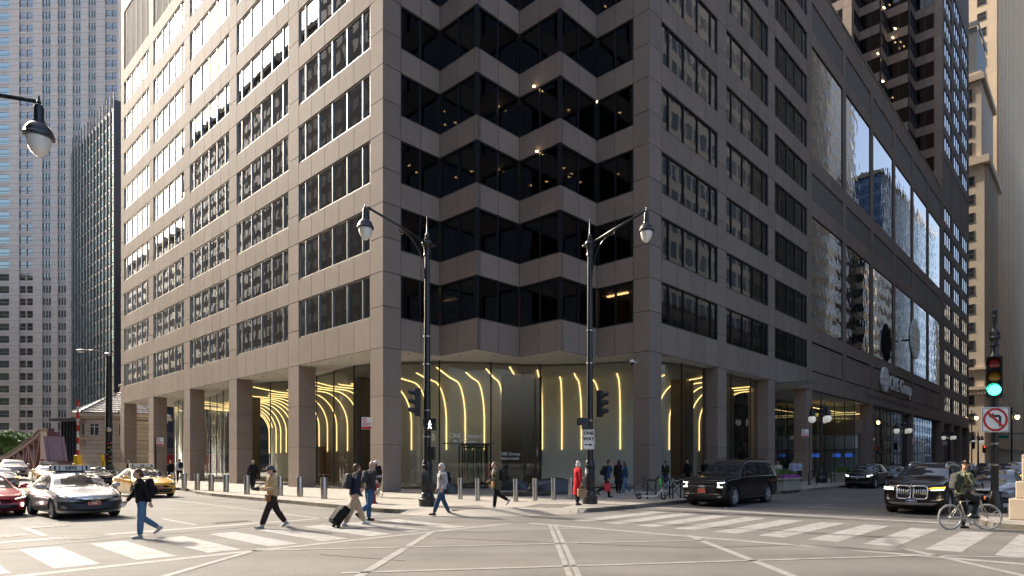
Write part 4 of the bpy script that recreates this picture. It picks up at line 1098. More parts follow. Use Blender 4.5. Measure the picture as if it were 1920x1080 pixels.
def street_pole(name,label,p,H,armdir,armL,rise=.55,rings=()):
    r=thing(name,label,'lamp post',p,armdir)
    mk('base',MB().lathe([(.31,0),(.31,.20),(.325,.22),(.325,.28),(.27,.32),(.28,.36),(.235,.44),(.22,.50),(.20,.52)],20),M_black,r,smooth=True,angle=30)
    fl_=MB()
    for k in range(16):
        a=k*math.pi/8; fl_.tube([(.185*math.cos(a),.185*math.sin(a),.5),(.172*math.cos(a),.172*math.sin(a),1.45)],.024,5)
    mk('fluted_shaft',MB().lathe([(.187,.5),(.174,1.45),(.21,1.47),(.21,1.56),(.185,1.58),(.185,1.66),(.15,1.74)],18),M_black,r,smooth=True,angle=30); mk('flutes',fl_,M_black,r.children[-1],kind='stuff',smooth=True)
    mk('shaft',MB().lathe([(.14,1.7),(.118,H*.55),(.098,H-1.5)],14),M_black,r,smooth=True,angle=30)
    for z in rings: mk('clamp_band',MB().lathe([(.125,z),(.150,z+.01),(.150,z+.05),(.125,z+.06)],14),M_steel,r,smooth=True,angle=30)
    z=H-1.5
    mk('capital',MB().lathe([(.11,z-.05),(.15,z),(.12,z+.12),(.14,z+.3),(.18,z+.36),(.21,z+.45),(.18,z+.54),(.10,z+.58),(.12,z+.64),(.07,z+.70),(.10,z+.76),(.06,z+.83),(.035,z+.88),(.02,z+1.5)],14),M_black,r,smooth=True,angle=35)
    mk('knob',MB().ell((-.28,0,z+.45),(.12,.06,.06)),M_black,r,smooth=True)
    lamp_arm(r,z+.45,armL,rise); acorn(r,armL,0,z+.45+rise-.95)
    return r
M_lensd=mat('lens_dark',(.03,.03,.032),.2)
def signal(label,p,rz,lit=None,name='traffic_signal',visor=True,back=False):
    # three-lamp head facing local +x
    r=thing(name,label,'traffic signal',p,rz)
    mk('housing',MB().bbox(-.12,.10,-.17,.17,-.53,.53,.02),M_black,r)
    cols={'red':(.30,.03,.025),'amber':(.40,.22,.02),'green':(.01,.10,.06)}
    for i,(c,z) in enumerate((('red',.34),('amber',0),('green',-.34))):
        if lit==c:
            m=mat('lens_lit_'+c,(.1,.9,.6) if c=='green' else (.8,.05,.03),.3,emit={'green':(.05,1.0,.62),'red':(1,.05,.02),'amber':(1,.5,.03)}[c],estr=2.2 if c=='green' else .8)
        elif lit is None: m=M_lensd
        else: m=mat('lens_'+c,cols[c],.2,spec=.8)
        l=mk('lens',MB().lathe([(.135,.0),(.13,.03),(.10,.055),(.05,.07),(0,.075)],16,(.10,0,z),axis='x'),m,r,smooth=True)
        v=MB(); rr=[]
        for x in (.08,.34):
            rr.append([(x,.155*math.sin(R(a)),z+.155*math.cos(R(a))) for a in range(-130 if x<.2 else -95,131 if x<.2 else 96,10)][:20])
        n=min(len(rr[0]),len(rr[1])); 
        aa=[R(-120+240*k/18) for k in range(19)]; bb=[R(-85+170*k/18) for k in range(19)]
        v.grid([[(.10,.155*math.sin(a),z+.155*math.cos(a)) for a in aa],[(.34,.15*math.sin(a),z+.15*math.cos(a)) for a in bb]])
        mk('visor',v,M_black,r,smooth=True)
    return r
def walk_signal(label,p,rz,lit=True):
    r=thing('pedestrian_signal',label,'walk signal',p,rz)
    mk('housing',MB().bbox(-.14,.12,-.22,.22,-.22,.22,.02),M_black,r)
    mk('hood',MB().box(.12,.30,-.23,-.20,-.05,.22).box(.12,.30,.20,.23,-.05,.22).box(.12,.30,-.23,.23,.20,.23),M_black,r)
    mk('screen',MB().box(.115,.13,-.18,.18,-.18,.18),M_lensd,r)
    if lit:
        wf=mat('walk_white',(.9,.9,.9),.4,emit=(1,1,1),estr=1.1)
        mb=MB().ell((.135,.0,.12),(.008,.028,.032),8,6)
        mb.M=Matrix(((0,0,1,.135),(1,0,0,0),(0,1,0,0),(0,0,0,1)))
        mb.bar((.0,.08,0),(-.01,-.03,0),.055,.01).bar((-.01,-.03,0),(-.06,-.15,0),.03,.01).bar((0,-.03,0),(.06,-.15,0),.03,.01).bar((0,.07,0),(.06,0,0),.022,.01).bar((0,.07,0),(-.06,.01,0),.022,.01)
        mk('walking_figure',mb,wf,r)
    return r
pA=GP(801,949,.15); pB=GP(1106,944.5,.15)
dR=ANG+math.pi; dL=ANG-math.pi/2
street_pole('lamp_post','black lamp post with pendant lamp reaching over the left street, beside the man in grey',pA,11.0,dR,2.6,.62,(2.6,3.6,5.35,6.4))
street_pole('lamp_post','black lamp post with pendant lamp over the right street, beside the red coated woman',pB,11.45,dL,2.7,.62,(2.2,2.5,2.85,3.3,5.6,6.9))
street_pole('lamp_post','black lamp post whose pendant lamp hangs over the street near the red car',W(-19.0,-12.4,.15),9.95,ANG,2.6,.62,())
# heads on the left centre pole
def onpole(p,dx,dz,Z=None): return Vector((p.x+dx,p.y,dz))
signal('black traffic signal head turned sideways on the lamp post near the man in grey',Vector((pA.x-.36,pA.y-.02,4.08)),R(190))
walk_signal('pedestrian signal showing a white walking figure on the lamp post',Vector((pA.x+.16,pA.y-.22,3.22)),R(-83))
mk('junction_box',MB().bbox(-.1,.1,-.12,.12,-.25,.25,.02),M_black,label='small black control box on the lamp post near the man in grey',cat='control box').location=(pA.x+.22,pA.y-.1,2.15)
signal('black traffic signal head turned toward the right street on the lamp post',Vector((pB.x+.40,pB.y-.02,4.15)),R(-10))
walk_signal('dark pedestrian signal seen from its side on the lamp post above the one way sign',Vector((pB.x-.20,pB.y-.12,3.35)),R(185),False)
ow=thing('one_way_sign','white one way sign with black arrow on the lamp post','sign',Vector((pB.x-.06,pB.y-.27,2.72)),R(-4))
mk('plate',MB().bbox(-.23,.23,-.008,.008,-.40,.40,.006),M_white,ow)
M_ink=mat('sign_black',(.012,.012,.012),.5)
for s_,z in (('ONE',.24),('WAY',.02)): text('lettering',s_,.185,M_ink,ow,(0,-.012,z),(R(90),0,0),.002,.008)
mk('arrow',MB().box(-.16,.08,-.012,-.008,-.235,-.195).prism([(0,0)],0,0) if False else MB()._add([(-.15,-.012,-.235),(.05,-.012,-.235),(.05,-.012,-.275),(.16,-.012,-.215),(.05,-.012,-.155),(.05,-.012,-.195),(-.15,-.012,-.195)],[(0,1,2,3,4,5,6)]),M_ink,ow)
mk('border',MB().box(-.215,-.205,-.011,-.008,-.38,.38).box(.205,.215,-.011,-.008,-.38,.38).box(-.205,.205,-.011,-.008,.37,.38).box(-.205,.205,-.011,-.008,-.38,-.37),M_ink,ow)
nb=thing('back_sign','blank grey back of a sign on the lamp post above the red coated woman','sign',Vector((pB.x+.24,pB.y+.02,3.0)),R(80)); mk('plate',MB().bbox(-.2,.2,-.008,.008,-.55,.55,.006),M_steel,nb)
# right hand signal with finial
pS=GP(1865,961,.15)
sp_=thing('signal_post','black signal post with turned finial and square base by the stone pedestal','signal post',pS,0)
HS=6.75
mk('base',MB().bbox(-.26,.26,-.26,.26,0,.20,.02).lathe([(.24,.2),(.20,.5),(.16,.62),(.12,.72)],14),M_black,sp_)
mk('shaft',MB().lathe([(.115,.7),(.095,4.6)],14),M_black,sp_,smooth=True,angle=30)
for z in (1.55,2.25): mk('clamp_band',MB().lathe([(.11,z),(.13,z+.01),(.13,z+.06),(.11,z+.07)],14),M_steel,sp_,smooth=True,angle=30)
mk('finial',MB().lathe([(.06,4.6),(.06,5.0),(.14,5.02),(.17,5.12),(.15,5.2),(.09,5.3),(.10,5.5),(.14,5.55),(.09,5.62),(.12,5.72),(.18,5.78),(.13,5.86),(.17,5.95),(.10,6.02),(.08,6.1),(.06,6.45),(.09,6.5),(.05,6.56),(.08,6.64),(.08,6.7),(.0,6.78)],14),M_black,sp_,smooth=True,angle=35)
kf=(pS.y-.22)/pS.y
pSz=Vector((pS.x*kf,pS.y*kf,4.62))
sh=signal('traffic signal lit green on the right hand post',pSz,R(-90-38),'green'); sh.scale=(1.12,1.35,1.28)
ns=thing('no_left_turn_sign','white no left turn sign with red ring on the signal post','sign',Vector((pS.x*kf+.02,pS.y*kf,3.22)),R(-6))
mk('plate',MB().bbox(-.43,.43,-.01,.01,-.41,.41,.008),M_white,ns)
M_sred=mat('sign_red',(.48,.015,.02),.45)
mk('red_ring',MB().tube([(.345*math.cos(R(a)),-.014,.345*math.sin(R(a))) for a in range(0,360,10)],[(.005,.038)]*36,8,up=(0,1,0),closed=True),M_sred,ns)
mk('turn_arrow',MB()._add([(.10,-.013,-.22),(.18,-.013,-.22),(.18,-.013,.10),(.12,-.013,.16),(-.06,-.013,.16),(-.06,-.013,.23),(-.22,-.013,.12),(-.06,-.013,.01),(-.06,-.013,.08),(.10,-.013,.08)],[(0,1,2,3,4,8,9),(4,5,6,7,8)]),M_ink,ns)
mk('red_slash',MB().bar((-.24,-.018,.24),(.24,-.018,-.24),.008,.075),M_sred,ns)
mk('border',MB().box(-.405,-.39,-.013,-.009,-.385,.385).box(.39,.405,-.013,-.009,-.385,.385).box(-.39,.39,-.013,-.009,.37,.385).box(-.39,.39,-.013,-.009,-.385,-.37),M_ink,ns)
# near right pavement and stone pedestal
kp=[GP(1834,972),GP(1838,984),GP(1862,990),GP(1920,995),GP(2060,1010),GP(2400,1000),GP(2300,930),GP(1905,925)]
rp=mk('corner_pavement',MB().prism([tuple(p[:2]) for p in kp],-.2,.15),M_walk,kind='structure')
mk('corner_kerb',MB().prism([tuple(p[:2]) for p in inset([tuple(q[:2]) for q in kp[:6]],-.0)]+[tuple(p[:2]) for p in inset([tuple(q[:2]) for q in kp[:6]],.18)][::-1],-.2,.156),M_kerb,rp)
pp=GP(1984,975,.15)
pd=thing('stone_pedestal','stepped tan stone pedestal at the right corner','pedestal',pp,ANG-R(10))
M_ped=mat('pedestal_stone',(.50,.40,.29),.8,var=.08,vscale=2.5,bump=.12,bscale=30)
mk('plinth',MB().bbox(-.95,.95,-.95,.95,0,.62,.03),M_ped,pd); mk('die',MB().bbox(-.82,.82,-.82,.82,.625,1.12,.03),M_ped,pd); mk('cap_block',MB().bbox(-.70,.70,-.70,.70,1.125,1.9,.03),M_ped,pd); mk('cap_top',MB().lathe([(.8,1.9),(.75,2.0),(.0,2.12)],4),M_ped,pd)
# bollards
def make_bollard():
    r=thing('bollard','x','bollard',(0,0,0))
    mk('tube',MB().lathe([(.145,0),(.145,.93),(.138,.955),(.0,.955)],20),M_steel,r,smooth=True,angle=40)
    mk('foot_ring',MB().lathe([(.17,0),(.17,.012),(.146,.014)],20),M_iron,r,smooth=True,angle=40)
    return r
b0=make_bollard(); first=True
def bollard(px,py,label,group,sc=1.0):
    global first
    o=b0 if first else copy_tree(b0); first=False
    o.location=GP(px,py,.15); o['label']=label; o['group']=group
    o.scale=(sc,sc,1.0)
for px,py in ((607.5,935),(562.5,931),(525,929),(463,926.5),(424,922.5),(396,920.5),(370,919),(345.5,916.3),(324,914),(301,911),(233,905),(218,905),(203,904)):
    nb_=globals().get('nb_',-1)+1
    bollard(px,py,['first','second','third','fourth','fifth','sixth','seventh','eighth','ninth','tenth','eleventh','twelfth','thirteenth'][nb_]+' brushed steel bollard from the fire hydrant along the left street kerb','bollards along the left street')
for px,py in ((863,936),(895.5,939),(967,940),(1003,938.5),(1038,937),(1069.5,935)):
    ne_=globals().get('ne_',-1)+1
    bollard(px,py,['first','second','third','fourth','fifth','sixth'][ne_]+' slim steel entrance bollard, counted from the pale grey jacket toward the red coat','bollards before the entrance',.72)
# no-parking signs
def park_sign(px,py,sy,label,side=1,group='red and white parking signs',t=None):
    p=GP(px,py,.15) if t is None else RT(px,t,.15); Z=p.y; q=Z/F; zt=CAMZ+(HZ-sy)*q
    r=thing('parking_sign',label,'sign',p,R(0))
    mk('post',MB().box(-.035,.035,-.03,.03,0,zt+.32).lathe([(.12,0),(.10,.10),(.05,.16)],10),M_black,r)
    s_=mk('plate',MB().bbox(.05*side if side>0 else -.55,.55*side if side>0 else -.05,-.01,.01,zt-.30,zt+.28,.006),M_white,r)
    c=.30*side
    mk('red_band',MB().box(c-.235,c+.235,-.014,-.011,zt-.285,zt-.17),M_sred,s_)
    mk('red_ring',MB().tube([(c-.10+.09*math.cos(R(a)),-.014,zt+.14+.09*math.sin(R(a))) for a in range(0,360,20)],[(.003,.016)]*18,6,up=(0,1,0),closed=True).bar((c-.16,-.014,zt+.20),(c-.04,-.014,zt+.08),.004,.025),M_sred,s_)
    mb=MB()
    for k in range(3): mb.box(c-.2,c+.2-(.08 if k==2 else 0),-.013,-.011,zt-.02-.05*k,zt+.005-.05*k)
    mk('text_lines',mb,M_sred,s_,kind='stuff')
park_sign(676,931,799,'no stopping sign on a dark post behind the two walking men')
park_sign(292,910,832,'no stopping sign on a dark post behind the yellow taxi')
park_sign(1517.5,909,816,'no stopping sign on a dark post left of the first triple globe lamp',-1)
park_sign(1720,893,829,'small no stopping sign beside the second triple globe lamp',-1,t=-14.8)
park_sign(1776,887,834,'small no stopping sign beside the third triple globe lamp',-1,t=-14.8)
# triple globe lamps
def triple(px,py,topy,label,t=None):
    p=GP(px,py,.15) if t is None else RT(px,t,.15); q=p.y/F; H=CAMZ+(HZ-topy)*q-.15; r=thing('triple_globe_lamp',label,'street lamp',p,ANG,'triple globe lamps along the right street'); k=H/6.3
    mk('base',MB().lathe([(.42*k,0),(.42*k,.3*k),(.34*k,.42*k),(.26*k,.5*k),(.22*k,.8*k),(.15*k,1.0*k)],8),M_black,r)
    mk('shaft',MB().lathe([(.13*k,1.0*k),(.10*k,4.6*k)],12),M_black,r,smooth=True,angle=30)
    mk('finial',MB().lathe([(.10*k,4.6*k),(.2*k,4.75*k),(.12*k,4.95*k),(.18*k,5.1*k),(.08*k,5.3*k),(.12*k,5.45*k),(.06*k,5.6*k),(.09*k,5.75*k),(.04*k,5.9*k),(.02*k,6.3*k)],10),M_black,r,smooth=True,angle=35)
    for a in (0,120,240):
        x,y=.62*k*math.cos(R(a)),.62*k*math.sin(R(a))
        mk('arm',MB().tube([(0,0,4.9*k),(x*.6,y*.6,5.25*k),(x,y,5.1*k)],.05*k,6),M_black,r,smooth=True)
        mk('holder',MB().lathe([(.02*k,5.4*k),(.1*k,5.25*k),(.2*k,4.95*k),(.22*k,4.72*k),(.16*k,4.65*k)],10,(x,y,0)),M_black,r,smooth=True,angle=35)
        mk('globe',MB().ell((x,y,4.5*k),.27*k,12,10),M_glob,r,smooth=True)
triple(1540,905,738,'three globe black street lamp standing behind the parked bike racks and planters')
triple(1694.5,888,772,'three globe black street lamp in front of the mirrored storefront',-14.6)
triple(1780,882,793,'three globe black street lamp near the twin tower columns',-14.6)
triple(1834,878,805,'small distant three globe lamp past the twin tower',-14.6)
# pendant lamps far down the street
for px,topy,Z,lb,lit in ((1822,770,118,'distant street lamp with warm pendant lamp beside the tan corner block',1),(1838,782,130,'second distant pendant street lamp beside the tan corner block',1),(1897,765,95,'distant pendant street lamp below the green street sign',1)):
    r=thing('street_lamp',lb,'street lamp',(XZ(px,Z),Z,0.1),R(10)); q=Z/F; H=CAMZ+(HZ-topy)*q
    mk('shaft',MB().lathe([(.25,0),(.12,1),(.08,H)],8),M_black,r); mk('arm',MB().tube([(0,0,H-1),(.5,0,H-.5),(1.0,0,H-.8)],.06,6),M_black,r)
    mk('holder',MB().lathe([(.05,.3),(.3,0)],8,(1.0,0,H-1.2)),M_black,r); mk('globe',MB().ell((1.0,0,H-1.45),(.32,.32,.4)),mat('lamp_on',(1,.8,.5),.4,emit=(1,.72,.35),estr=2.2),r,smooth=True)
gsn=thing('street_name_sign','green street name sign on a mast arm far down the right street','sign',(XZ(1880,70),70,CAMZ+(HZ-819)*70/F),R(-4))
mk('plate',MB().box(-.62,.62,-.02,.02,-.17,.17),mat('sign_green',(.0,.20,.09),.4),gsn); mk('mast_arm',MB().tube([(-1.0,0,.25),(4,0,.45)],.05,6),M_black,gsn); mk('border',MB().box(-.60,.60,-.025,-.021,.145,.155).box(-.60,.60,-.025,-.021,-.155,-.145),M_white,gsn)
signal('small distant red traffic signal beyond the camouflage jacket cyclist',Vector((XZ(1845,88),88,CAMZ+(HZ-842)*88/F)),R(-100),'red')
signal('small distant dark traffic signal beside the twin tower corner',Vector((XZ(1825,92),92,CAMZ+(HZ-835)*92/F)),R(-100))
# cobra head lamp with signal column, left
pc=W(-5.0,33.5,.15); cb=thing('cobra_lamp','tall dark cobra head street lamp in front of the bridge house','street lamp',pc,R(180))
H=CAMZ+(HZ-668)*pc.y/F
mk('shaft',MB().lathe([(.27,0),(.25,H*.5),(.2,H-.15)],12),M_black,cb,smooth=True,angle=30)
mk('arm',MB().tube([(0,0,H-.3),(.5,0,H+.15),(1.3,0,H+.35),(1.9,0,H+.35)],[.09,.07,.055,.05],8),M_black,cb,smooth=True)
mk('lamp_head',MB().ell((2.3,0,H+.33),(.48,.2,.11)),mat('lamp_grey',(.16,.16,.165),.4,metal=.5),cb,smooth=True); mk('lens',MB().ell((2.38,0,H+.24),(.3,.15,.09)),M_lampglass,cb,smooth=True)
mk('collar',MB().ell((.1,0,H-.05),(.3,.2,.22)),M_steel,cb,smooth=True)
for i in range(2):
    z=1.15+i*1.15+.6; s_=signal(('upper' if i else 'lower')+' traffic signal head on the dark cobra lamp pole',Vector((pc.x+.30,pc.y-.32,z+.15)),R(-70),'unlit')
mk('round_beacon',MB().ell((0,0,0),(.18,.14,.18)),M_steel,label='round grey beacon high on the dark cobra lamp pole',cat='beacon').location=(pc.x+.25,pc.y-.3,CAMZ+(HZ-806)*pc.y/F)
# hydrant
ph=GP(697.5,944,.15); hy=thing('fire_hydrant','dark red fire hydrant on the pavement behind the two walking men','fire hydrant',ph,R(30))
M_hyd=mat('hydrant_red',(.25,.03,.028),.5,var=.15,vscale=6)
mk('barrel',MB().lathe([(.21,0),(.21,.05),(.16,.06),(.16,.55),(.2,.57),(.2,.62),(.17,.64),(.19,.78),(.15,.88),(.06,.93),(.04,.98)],14),M_hyd,hy,smooth=True,angle=35)
for a in (0,120,240): mk('nozzle_cap',MB().tube([(.12*math.cos(R(a)),.12*math.sin(R(a)),.70),(.29*math.cos(R(a)),.29*math.sin(R(a)),.70)],.085,8),M_hyd,hy)
# boulders of dark polished stone
M_boul=mat('dark_polished_stone',(.035,.037,.042),.30,bump=.15,bscale=8,var=.2)
def boulder(px,py,wpx,hpx,label,seed):
    p=GP(px,py,.15); q=p.y/F; w_=wpx*q; h=hpx*q; g=random.Random(seed); mb=MB(); n=20; m_=10; rows_=[]
    for i in range(m_+1):
        ph_=R(90*i/m_); row=[]
        for j in range(n):
            t=2*math.pi*j/n; rr=1+.10*math.sin(2*t+seed)+.06*math.sin(3*t+seed*2); x=w_/2*rr*math.cos(ph_)**.6*math.cos(t); y=w_*.33*rr*math.cos(ph_)**.6*math.sin(t)
            row.append((x,y,h*math.sin(ph_)*(1+.12*math.cos(t+seed))))
        rows_.append(row)
    mb.grid(rows_,close=True); mb.f.append(tuple(range(m_*n,m_*n+n)))
    o=mk('boulder_bench',mb,M_boul,smooth=True,label=label,cat='boulder'); o.location=(p.x,p.y,p.z-.02); return o
boulder(1034,926,92,29,'broad dark polished boulder seat beside the red coated woman',1)
boulder(968,919,52,20,'smaller dark polished boulder seat behind the slim bollards',2.2)
boulder(836,925,62,25,'dark polished boulder seat behind the man in grey',3.1)
pb=GP(985,929,.15); gb=thing('planting_bed','low round bed of brown gravel mulch in front of the boulders','planting bed',pb,0)
mk('rim',MB().lathe([(2.1,0),(2.1,.12),(2.0,.12),(2.0,.09)],28),M_boul,gb); mb=MB(); g=random.Random(4)
for i in range(500):
    a=g.uniform(0,6.28); r_=1.95*math.sqrt(g.random()); mb.ell((r_*math.cos(a),r_*math.sin(a),.10+g.uniform(0,.05)),(g.uniform(.04,.09),g.uniform(.03,.07),.03),5,3)
mk('gravel',mb,mat('mulch',(.12,.085,.05),.9,rnd=.4),gb,kind='stuff'); gb.scale=(.62,.38,1)
# planters with flowers
def planter(px,py,wd,label,flowers,seed):
    p=GP(px,py,.15); r=thing('planter',label,'planter',p,ANG)
    mk('trough',MB().bbox(-wd/2,wd/2,-.55,.55,0,.30,.02).bbox(-wd/2+.08,wd/2-.08,-.48,.48,.30,.62,.02).bbox(-wd/2-.02,wd/2+.02,-.58,.58,.62,.74,.02),M_walk,r)
    g=random.Random(seed); mb=MB(); fl2=MB()
    for i in range(900):
        x,y=g.uniform(-wd/2+.15,wd/2-.15),g.uniform(-.42,.42); z=.72+g.random()*.55*(1-abs(x)/wd); u=Vector((g.gauss(0,.5),g.gauss(0,.5),1)).normalized(); w_=u.orthogonal().normalized(); sz=g.uniform(.05,.14); c=Vector((x,y,z))
        mb._add([tuple(c-u*sz),tuple(c+w_*sz*.3),tuple(c+u*sz),tuple(c-w_*sz*.3)],[(0,1,2,3)])
    mk('foliage',mb,M_leaf[1],r,kind='stuff')
    if flowers:
        for i in range(160):
            x=g.uniform(-wd/2+.1,wd/2-.1); y=g.uniform(-.5,-.2); fl2.ell((x,y,.74+g.random()*.16),g.uniform(.03,.06),6,4)
        mk('flowers',fl2,mat('purple_petal',(.32,.05,.35),.6,rnd=.3),r,kind='stuff')
planter(1470,919,2.6,'stone planter with green stems and purple flowers behind the black van sized car',True,1)
planter(1580,903,2.4,'stone planter with low greenery beside the first oncoming black car',False,2)
for i,(px,py) in enumerate(((1524,908),(1551,906),(1557,905.6),(1486,897))):
    p=GP(px,py,.15); r=thing('bike_hoop',['thin black bike hoop left of the first triple globe lamp','thin black bike hoop just right of the first triple globe lamp','second thin black bike hoop right of the first triple globe lamp','thin black bike hoop near the walking men in blue shirts'][i],'bike rack',p,ANG)
    mk('hoop',MB().tube([(-.02,-.3,0),(-.02,-.3,.82),(-.02,-.22,.92),(-.02,.22,.92),(-.02,.3,.82),(-.02,.3,0)],.035,8),M_black,r,smooth=True); mk('foot',MB().box(-.08,.06,-.36,-.24,0,.012).box(-.08,.06,.24,.36,0,.012),M_black,r)
# ---------------- vehicles ----------------
from mathutils.bvhtree import BVHTree
def pchip(xs,ys):
    n=len(xs); h=[xs[i+1]-xs[i] for i in range(n-1)]; dl_=[(ys[i+1]-ys[i])/h[i] for i in range(n-1)]; m=[0]*n
    m[0]=dl_[0]; m[-1]=dl_[-1]
    for i in range(1,n-1):
        if dl_[i-1]*dl_[i]<=0: m[i]=0
        else:
            w1=2*h[i]+h[i-1]; w2=h[i]+2*h[i-1]; m[i]=(w1+w2)/(w1/dl_[i-1]+w2/dl_[i])
    def f(x):
        i=0
        while i<n-2 and x>xs[i+1]: i+=1
        t=(x-xs[i])/h[i]; t=min(1,max(0,t)); t2,t3=t*t,t*t*t
        return ys[i]*(2*t3-3*t2+1)+h[i]*m[i]*(t3-2*t2+t)+ys[i+1]*(-2*t3+3*t2)+h[i]*m[i+1]*(t3-t2)
    return f
def car_body(st,bow,wheels,wr):
    st=sorted(st); xs=[s[0] for s in st]; fw=[pchip(xs,[s[k] for s in st]) for k in range(1,6)]
    x0,x1=xs[0],xs[-1]; us=[]
    n=64
    for i in range(n+1):
        t=i/n; us.append(x0+(x1-x0)*(.5-.5*math.cos(math.pi*t))*.55+(x1-x0)*t*.45)
    us=sorted(set(us)); mb=MB(); rows=[]
    for x in us:
        w_,zb,zbe,zt,wt=[f(x) for f in fw]
        ctl=[(0,zb),(w_*.80,zb),(w_*.955,zb+.07),(w_*.99,zb+.22),(w_*1.0,zb+(zbe-zb)*.62),(w_*.985,zbe-.03),(w_*.955,zbe+.015),(wt+(w_*.955-wt)*.30,zbe+(zt-zbe)*.68),(wt,zt-.035),(wt*.86,zt-.004),(wt*.5,zt+.018),(0,zt+.028)]
        dense=cr([(a,b) for a,b in ctl],3); row=[]
        ends=max(0,(abs(x)-(x1*.62 if x>0 else -x0*.72))/(x1*.38 if x>0 else -x0*.28)); ends=min(1,ends)
        def P(y,z):
            b=bow*ends*(abs(y)/max(.3,fw[0](0)))**2.2
            return (x-b if x>0 else x+b*.7,y,z)
        half_=[P(p.x,p.y) for p in dense]; other=[(p[0],-p[1],p[2]) for p in half_[1:-1]][::-1]
        rows.append(half_+other)
    k=len(rows[0]); mb.grid(rows,close=True); mb.f.append(tuple(range(k-1,-1,-1))); o=(len(rows)-1)*k; mb.f.append(tuple(o+j for j in range(k)))
    me=mb.mesh('body',True); m=bmesh.new(); m.from_mesh(me); bmesh.ops.recalc_face_normals(m,faces=m.faces[:]); m.to_mesh(me); m.free()
    ob=bpy.data.objects.new('tmp',me); COL.objects.link(ob)
    cut=MB()
    for wx in wheels:
        for sy in (-1,1): cut.lathe([(wr*1.13,-.36),(wr*1.13,.36)],28,(wx,sy*(fw[0](0)-.12),wr),axis='y')
    cme=cut.mesh('cut'); mm=bmesh.new(); mm.from_mesh(cme); bmesh.ops.recalc_face_normals(mm,faces=mm.faces[:]); mm.to_mesh(cme); mm.free()
    co=bpy.data.objects.new('cut',cme); COL.objects.link(co)
    md=ob.modifiers.new('b','BOOLEAN'); md.object=co; md.operation='DIFFERENCE'; md.solver='EXACT'
    dg=bpy.context.evaluated_depsgraph_get(); dg.update()
    res=bpy.data.meshes.new_from_object(ob.evaluated_get(dg)); res.name='body'
    bpy.data.objects.remove(ob); bpy.data.objects.remove(co)
    res.polygons.foreach_set('use_smooth',[True]*len(res.polygons))
    try: res.set_sharp_from_angle(angle=R(38))
    except Exception: pass
    m=bmesh.new(); m.from_mesh(res); bmesh.ops.triangulate(m,faces=m.faces[:]); bv=BVHTree.FromBMesh(m); m.free()
    return res,bv,fw
def patch(bv,dirn,quads,off=.012,n=8,mir=False,thick=0.0):
    # quads: corners in the two coordinates across the ray direction
    mb=MB()
    for q in quads:
        for sg in ((1,-1) if mir else (1,)):
            rows=[]
            for i in range(n+1):
                row=[]
                for j in range(n+1):
                    u,v=i/n,j/n
                    a=(q[0][0]*(1-u)+q[1][0]*u,q[0][1]*(1-u)+q[1][1]*u); b=(q[3][0]*(1-u)+q[2][0]*u,q[3][1]*(1-u)+q[2][1]*u)
                    p=(a[0]*(1-v)+b[0]*v,a[1]*(1-v)+b[1]*v)
                    if dirn=='front': o_=Vector((6,p[0]*sg,p[1])); d_=Vector((-1,0,0))
                    elif dirn=='rear': o_=Vector((-6,p[0]*sg,p[1])); d_=Vector((1,0,0))
                    elif dirn=='side': o_=Vector((p[0],4*sg,p[1])); d_=Vector((0,-sg,0))
                    else: o_=Vector((p[0],p[1]*sg,5)); d_=Vector((0,0,-1))
                    h=bv.ray_cast(o_,d_)
                    if h[0] is None: row.append(None)
                    else:
                        nn=h[1] if h[1].dot(d_)<0 else -h[1]
                        row.append(tuple(h[0]+nn*off))
                rows.append(row)
            for i in range(n):
                for j in range(n):
                    c=[rows[i][j],rows[i+1][j],rows[i+1][j+1],rows[i][j+1]]
                    if any(x is None for x in c): continue
                    if max((Vector(a)-Vector(b)).length for a in c for b in c)>.5: continue
                    mb._add(c,[(0,1,2,3)])
    return mb
M_cglass=mat('car_glass',(.018,.022,.024),.03,spec=.9,coat=.6)
M_tyre=mat('tyre',(.018,.018,.018),.75)
M_rim=mat('alloy',(.50,.50,.51),.38,metal=.45)
M_chrome=mat('chrome',(.72,.72,.73),.08,metal=1.0)
M_hl=mat('headlamp',(.17,.175,.19),.08,spec=.9,coat=1.0,metal=.2)
M_drl=mat('drl_white',(1,1,1),.3,emit=(1.0,.96,.86),estr=2.6)
M_amb=mat('amber_lit',(1,.35,.02),.3,emit=(1.0,.30,.02),estr=2.4)
M_dark=mat('trim_dark',(.016,.016,.018),.45)
M_bdark=mat('bumper_dark',(.014,.016,.022),.5,coat=.15)
def paint(name,c,metal=.0,rough=.28): return mat('paint_'+name,c,rough,metal=metal,coat=.9 if max(c)>.1 else .55,spec=.5 if max(c)>.1 else .2)
def wheel_mesh(wr,ww,spokes,dark):
    ty=MB().lathe([(wr*.68,-ww/2),(wr*.93,-ww/2),(wr*.99,-ww*.36),(wr,0),(wr*.99,ww*.36),(wr*.93,ww/2),(wr*.68,ww/2),(wr*.66,ww*.3),(wr*.66,-ww*.3),(wr*.68,-ww/2)],28,axis='y',cap=False).mesh('tyre',True); ty.materials.append(M_tyre)
    rb=MB(); rb.lathe([(wr*.70,-ww*.40),(wr*.72,ww*.46),(wr*.66,ww*.46),(wr*.62,ww*.30),(wr*.62,-ww*.3)],28,axis='y',cap=False)
    for k in range(spokes):
        a=2*math.pi*k/spokes; rb.bar((math.cos(a)*wr*.10,ww*.33,math.sin(a)*wr*.10),(math.cos(a)*wr*.66,ww*.38,math.sin(a)*wr*.66),wr*.13,ww*.2)
    rb.lathe([(wr*.17,ww*.2),(wr*.17,ww*.42),(wr*.10,ww*.46),(0,ww*.46)],14,axis='y'); ri=rb.mesh('rim'); ri.materials.append(dark or M_rim)
    hb=MB().lathe([(wr*.6,-ww*.2),(wr*.6,ww*.10)],20,axis='y').mesh('brake_disc'); hb.materials.append(M_blackm)
    return ty,ri,hb
TYPES={}
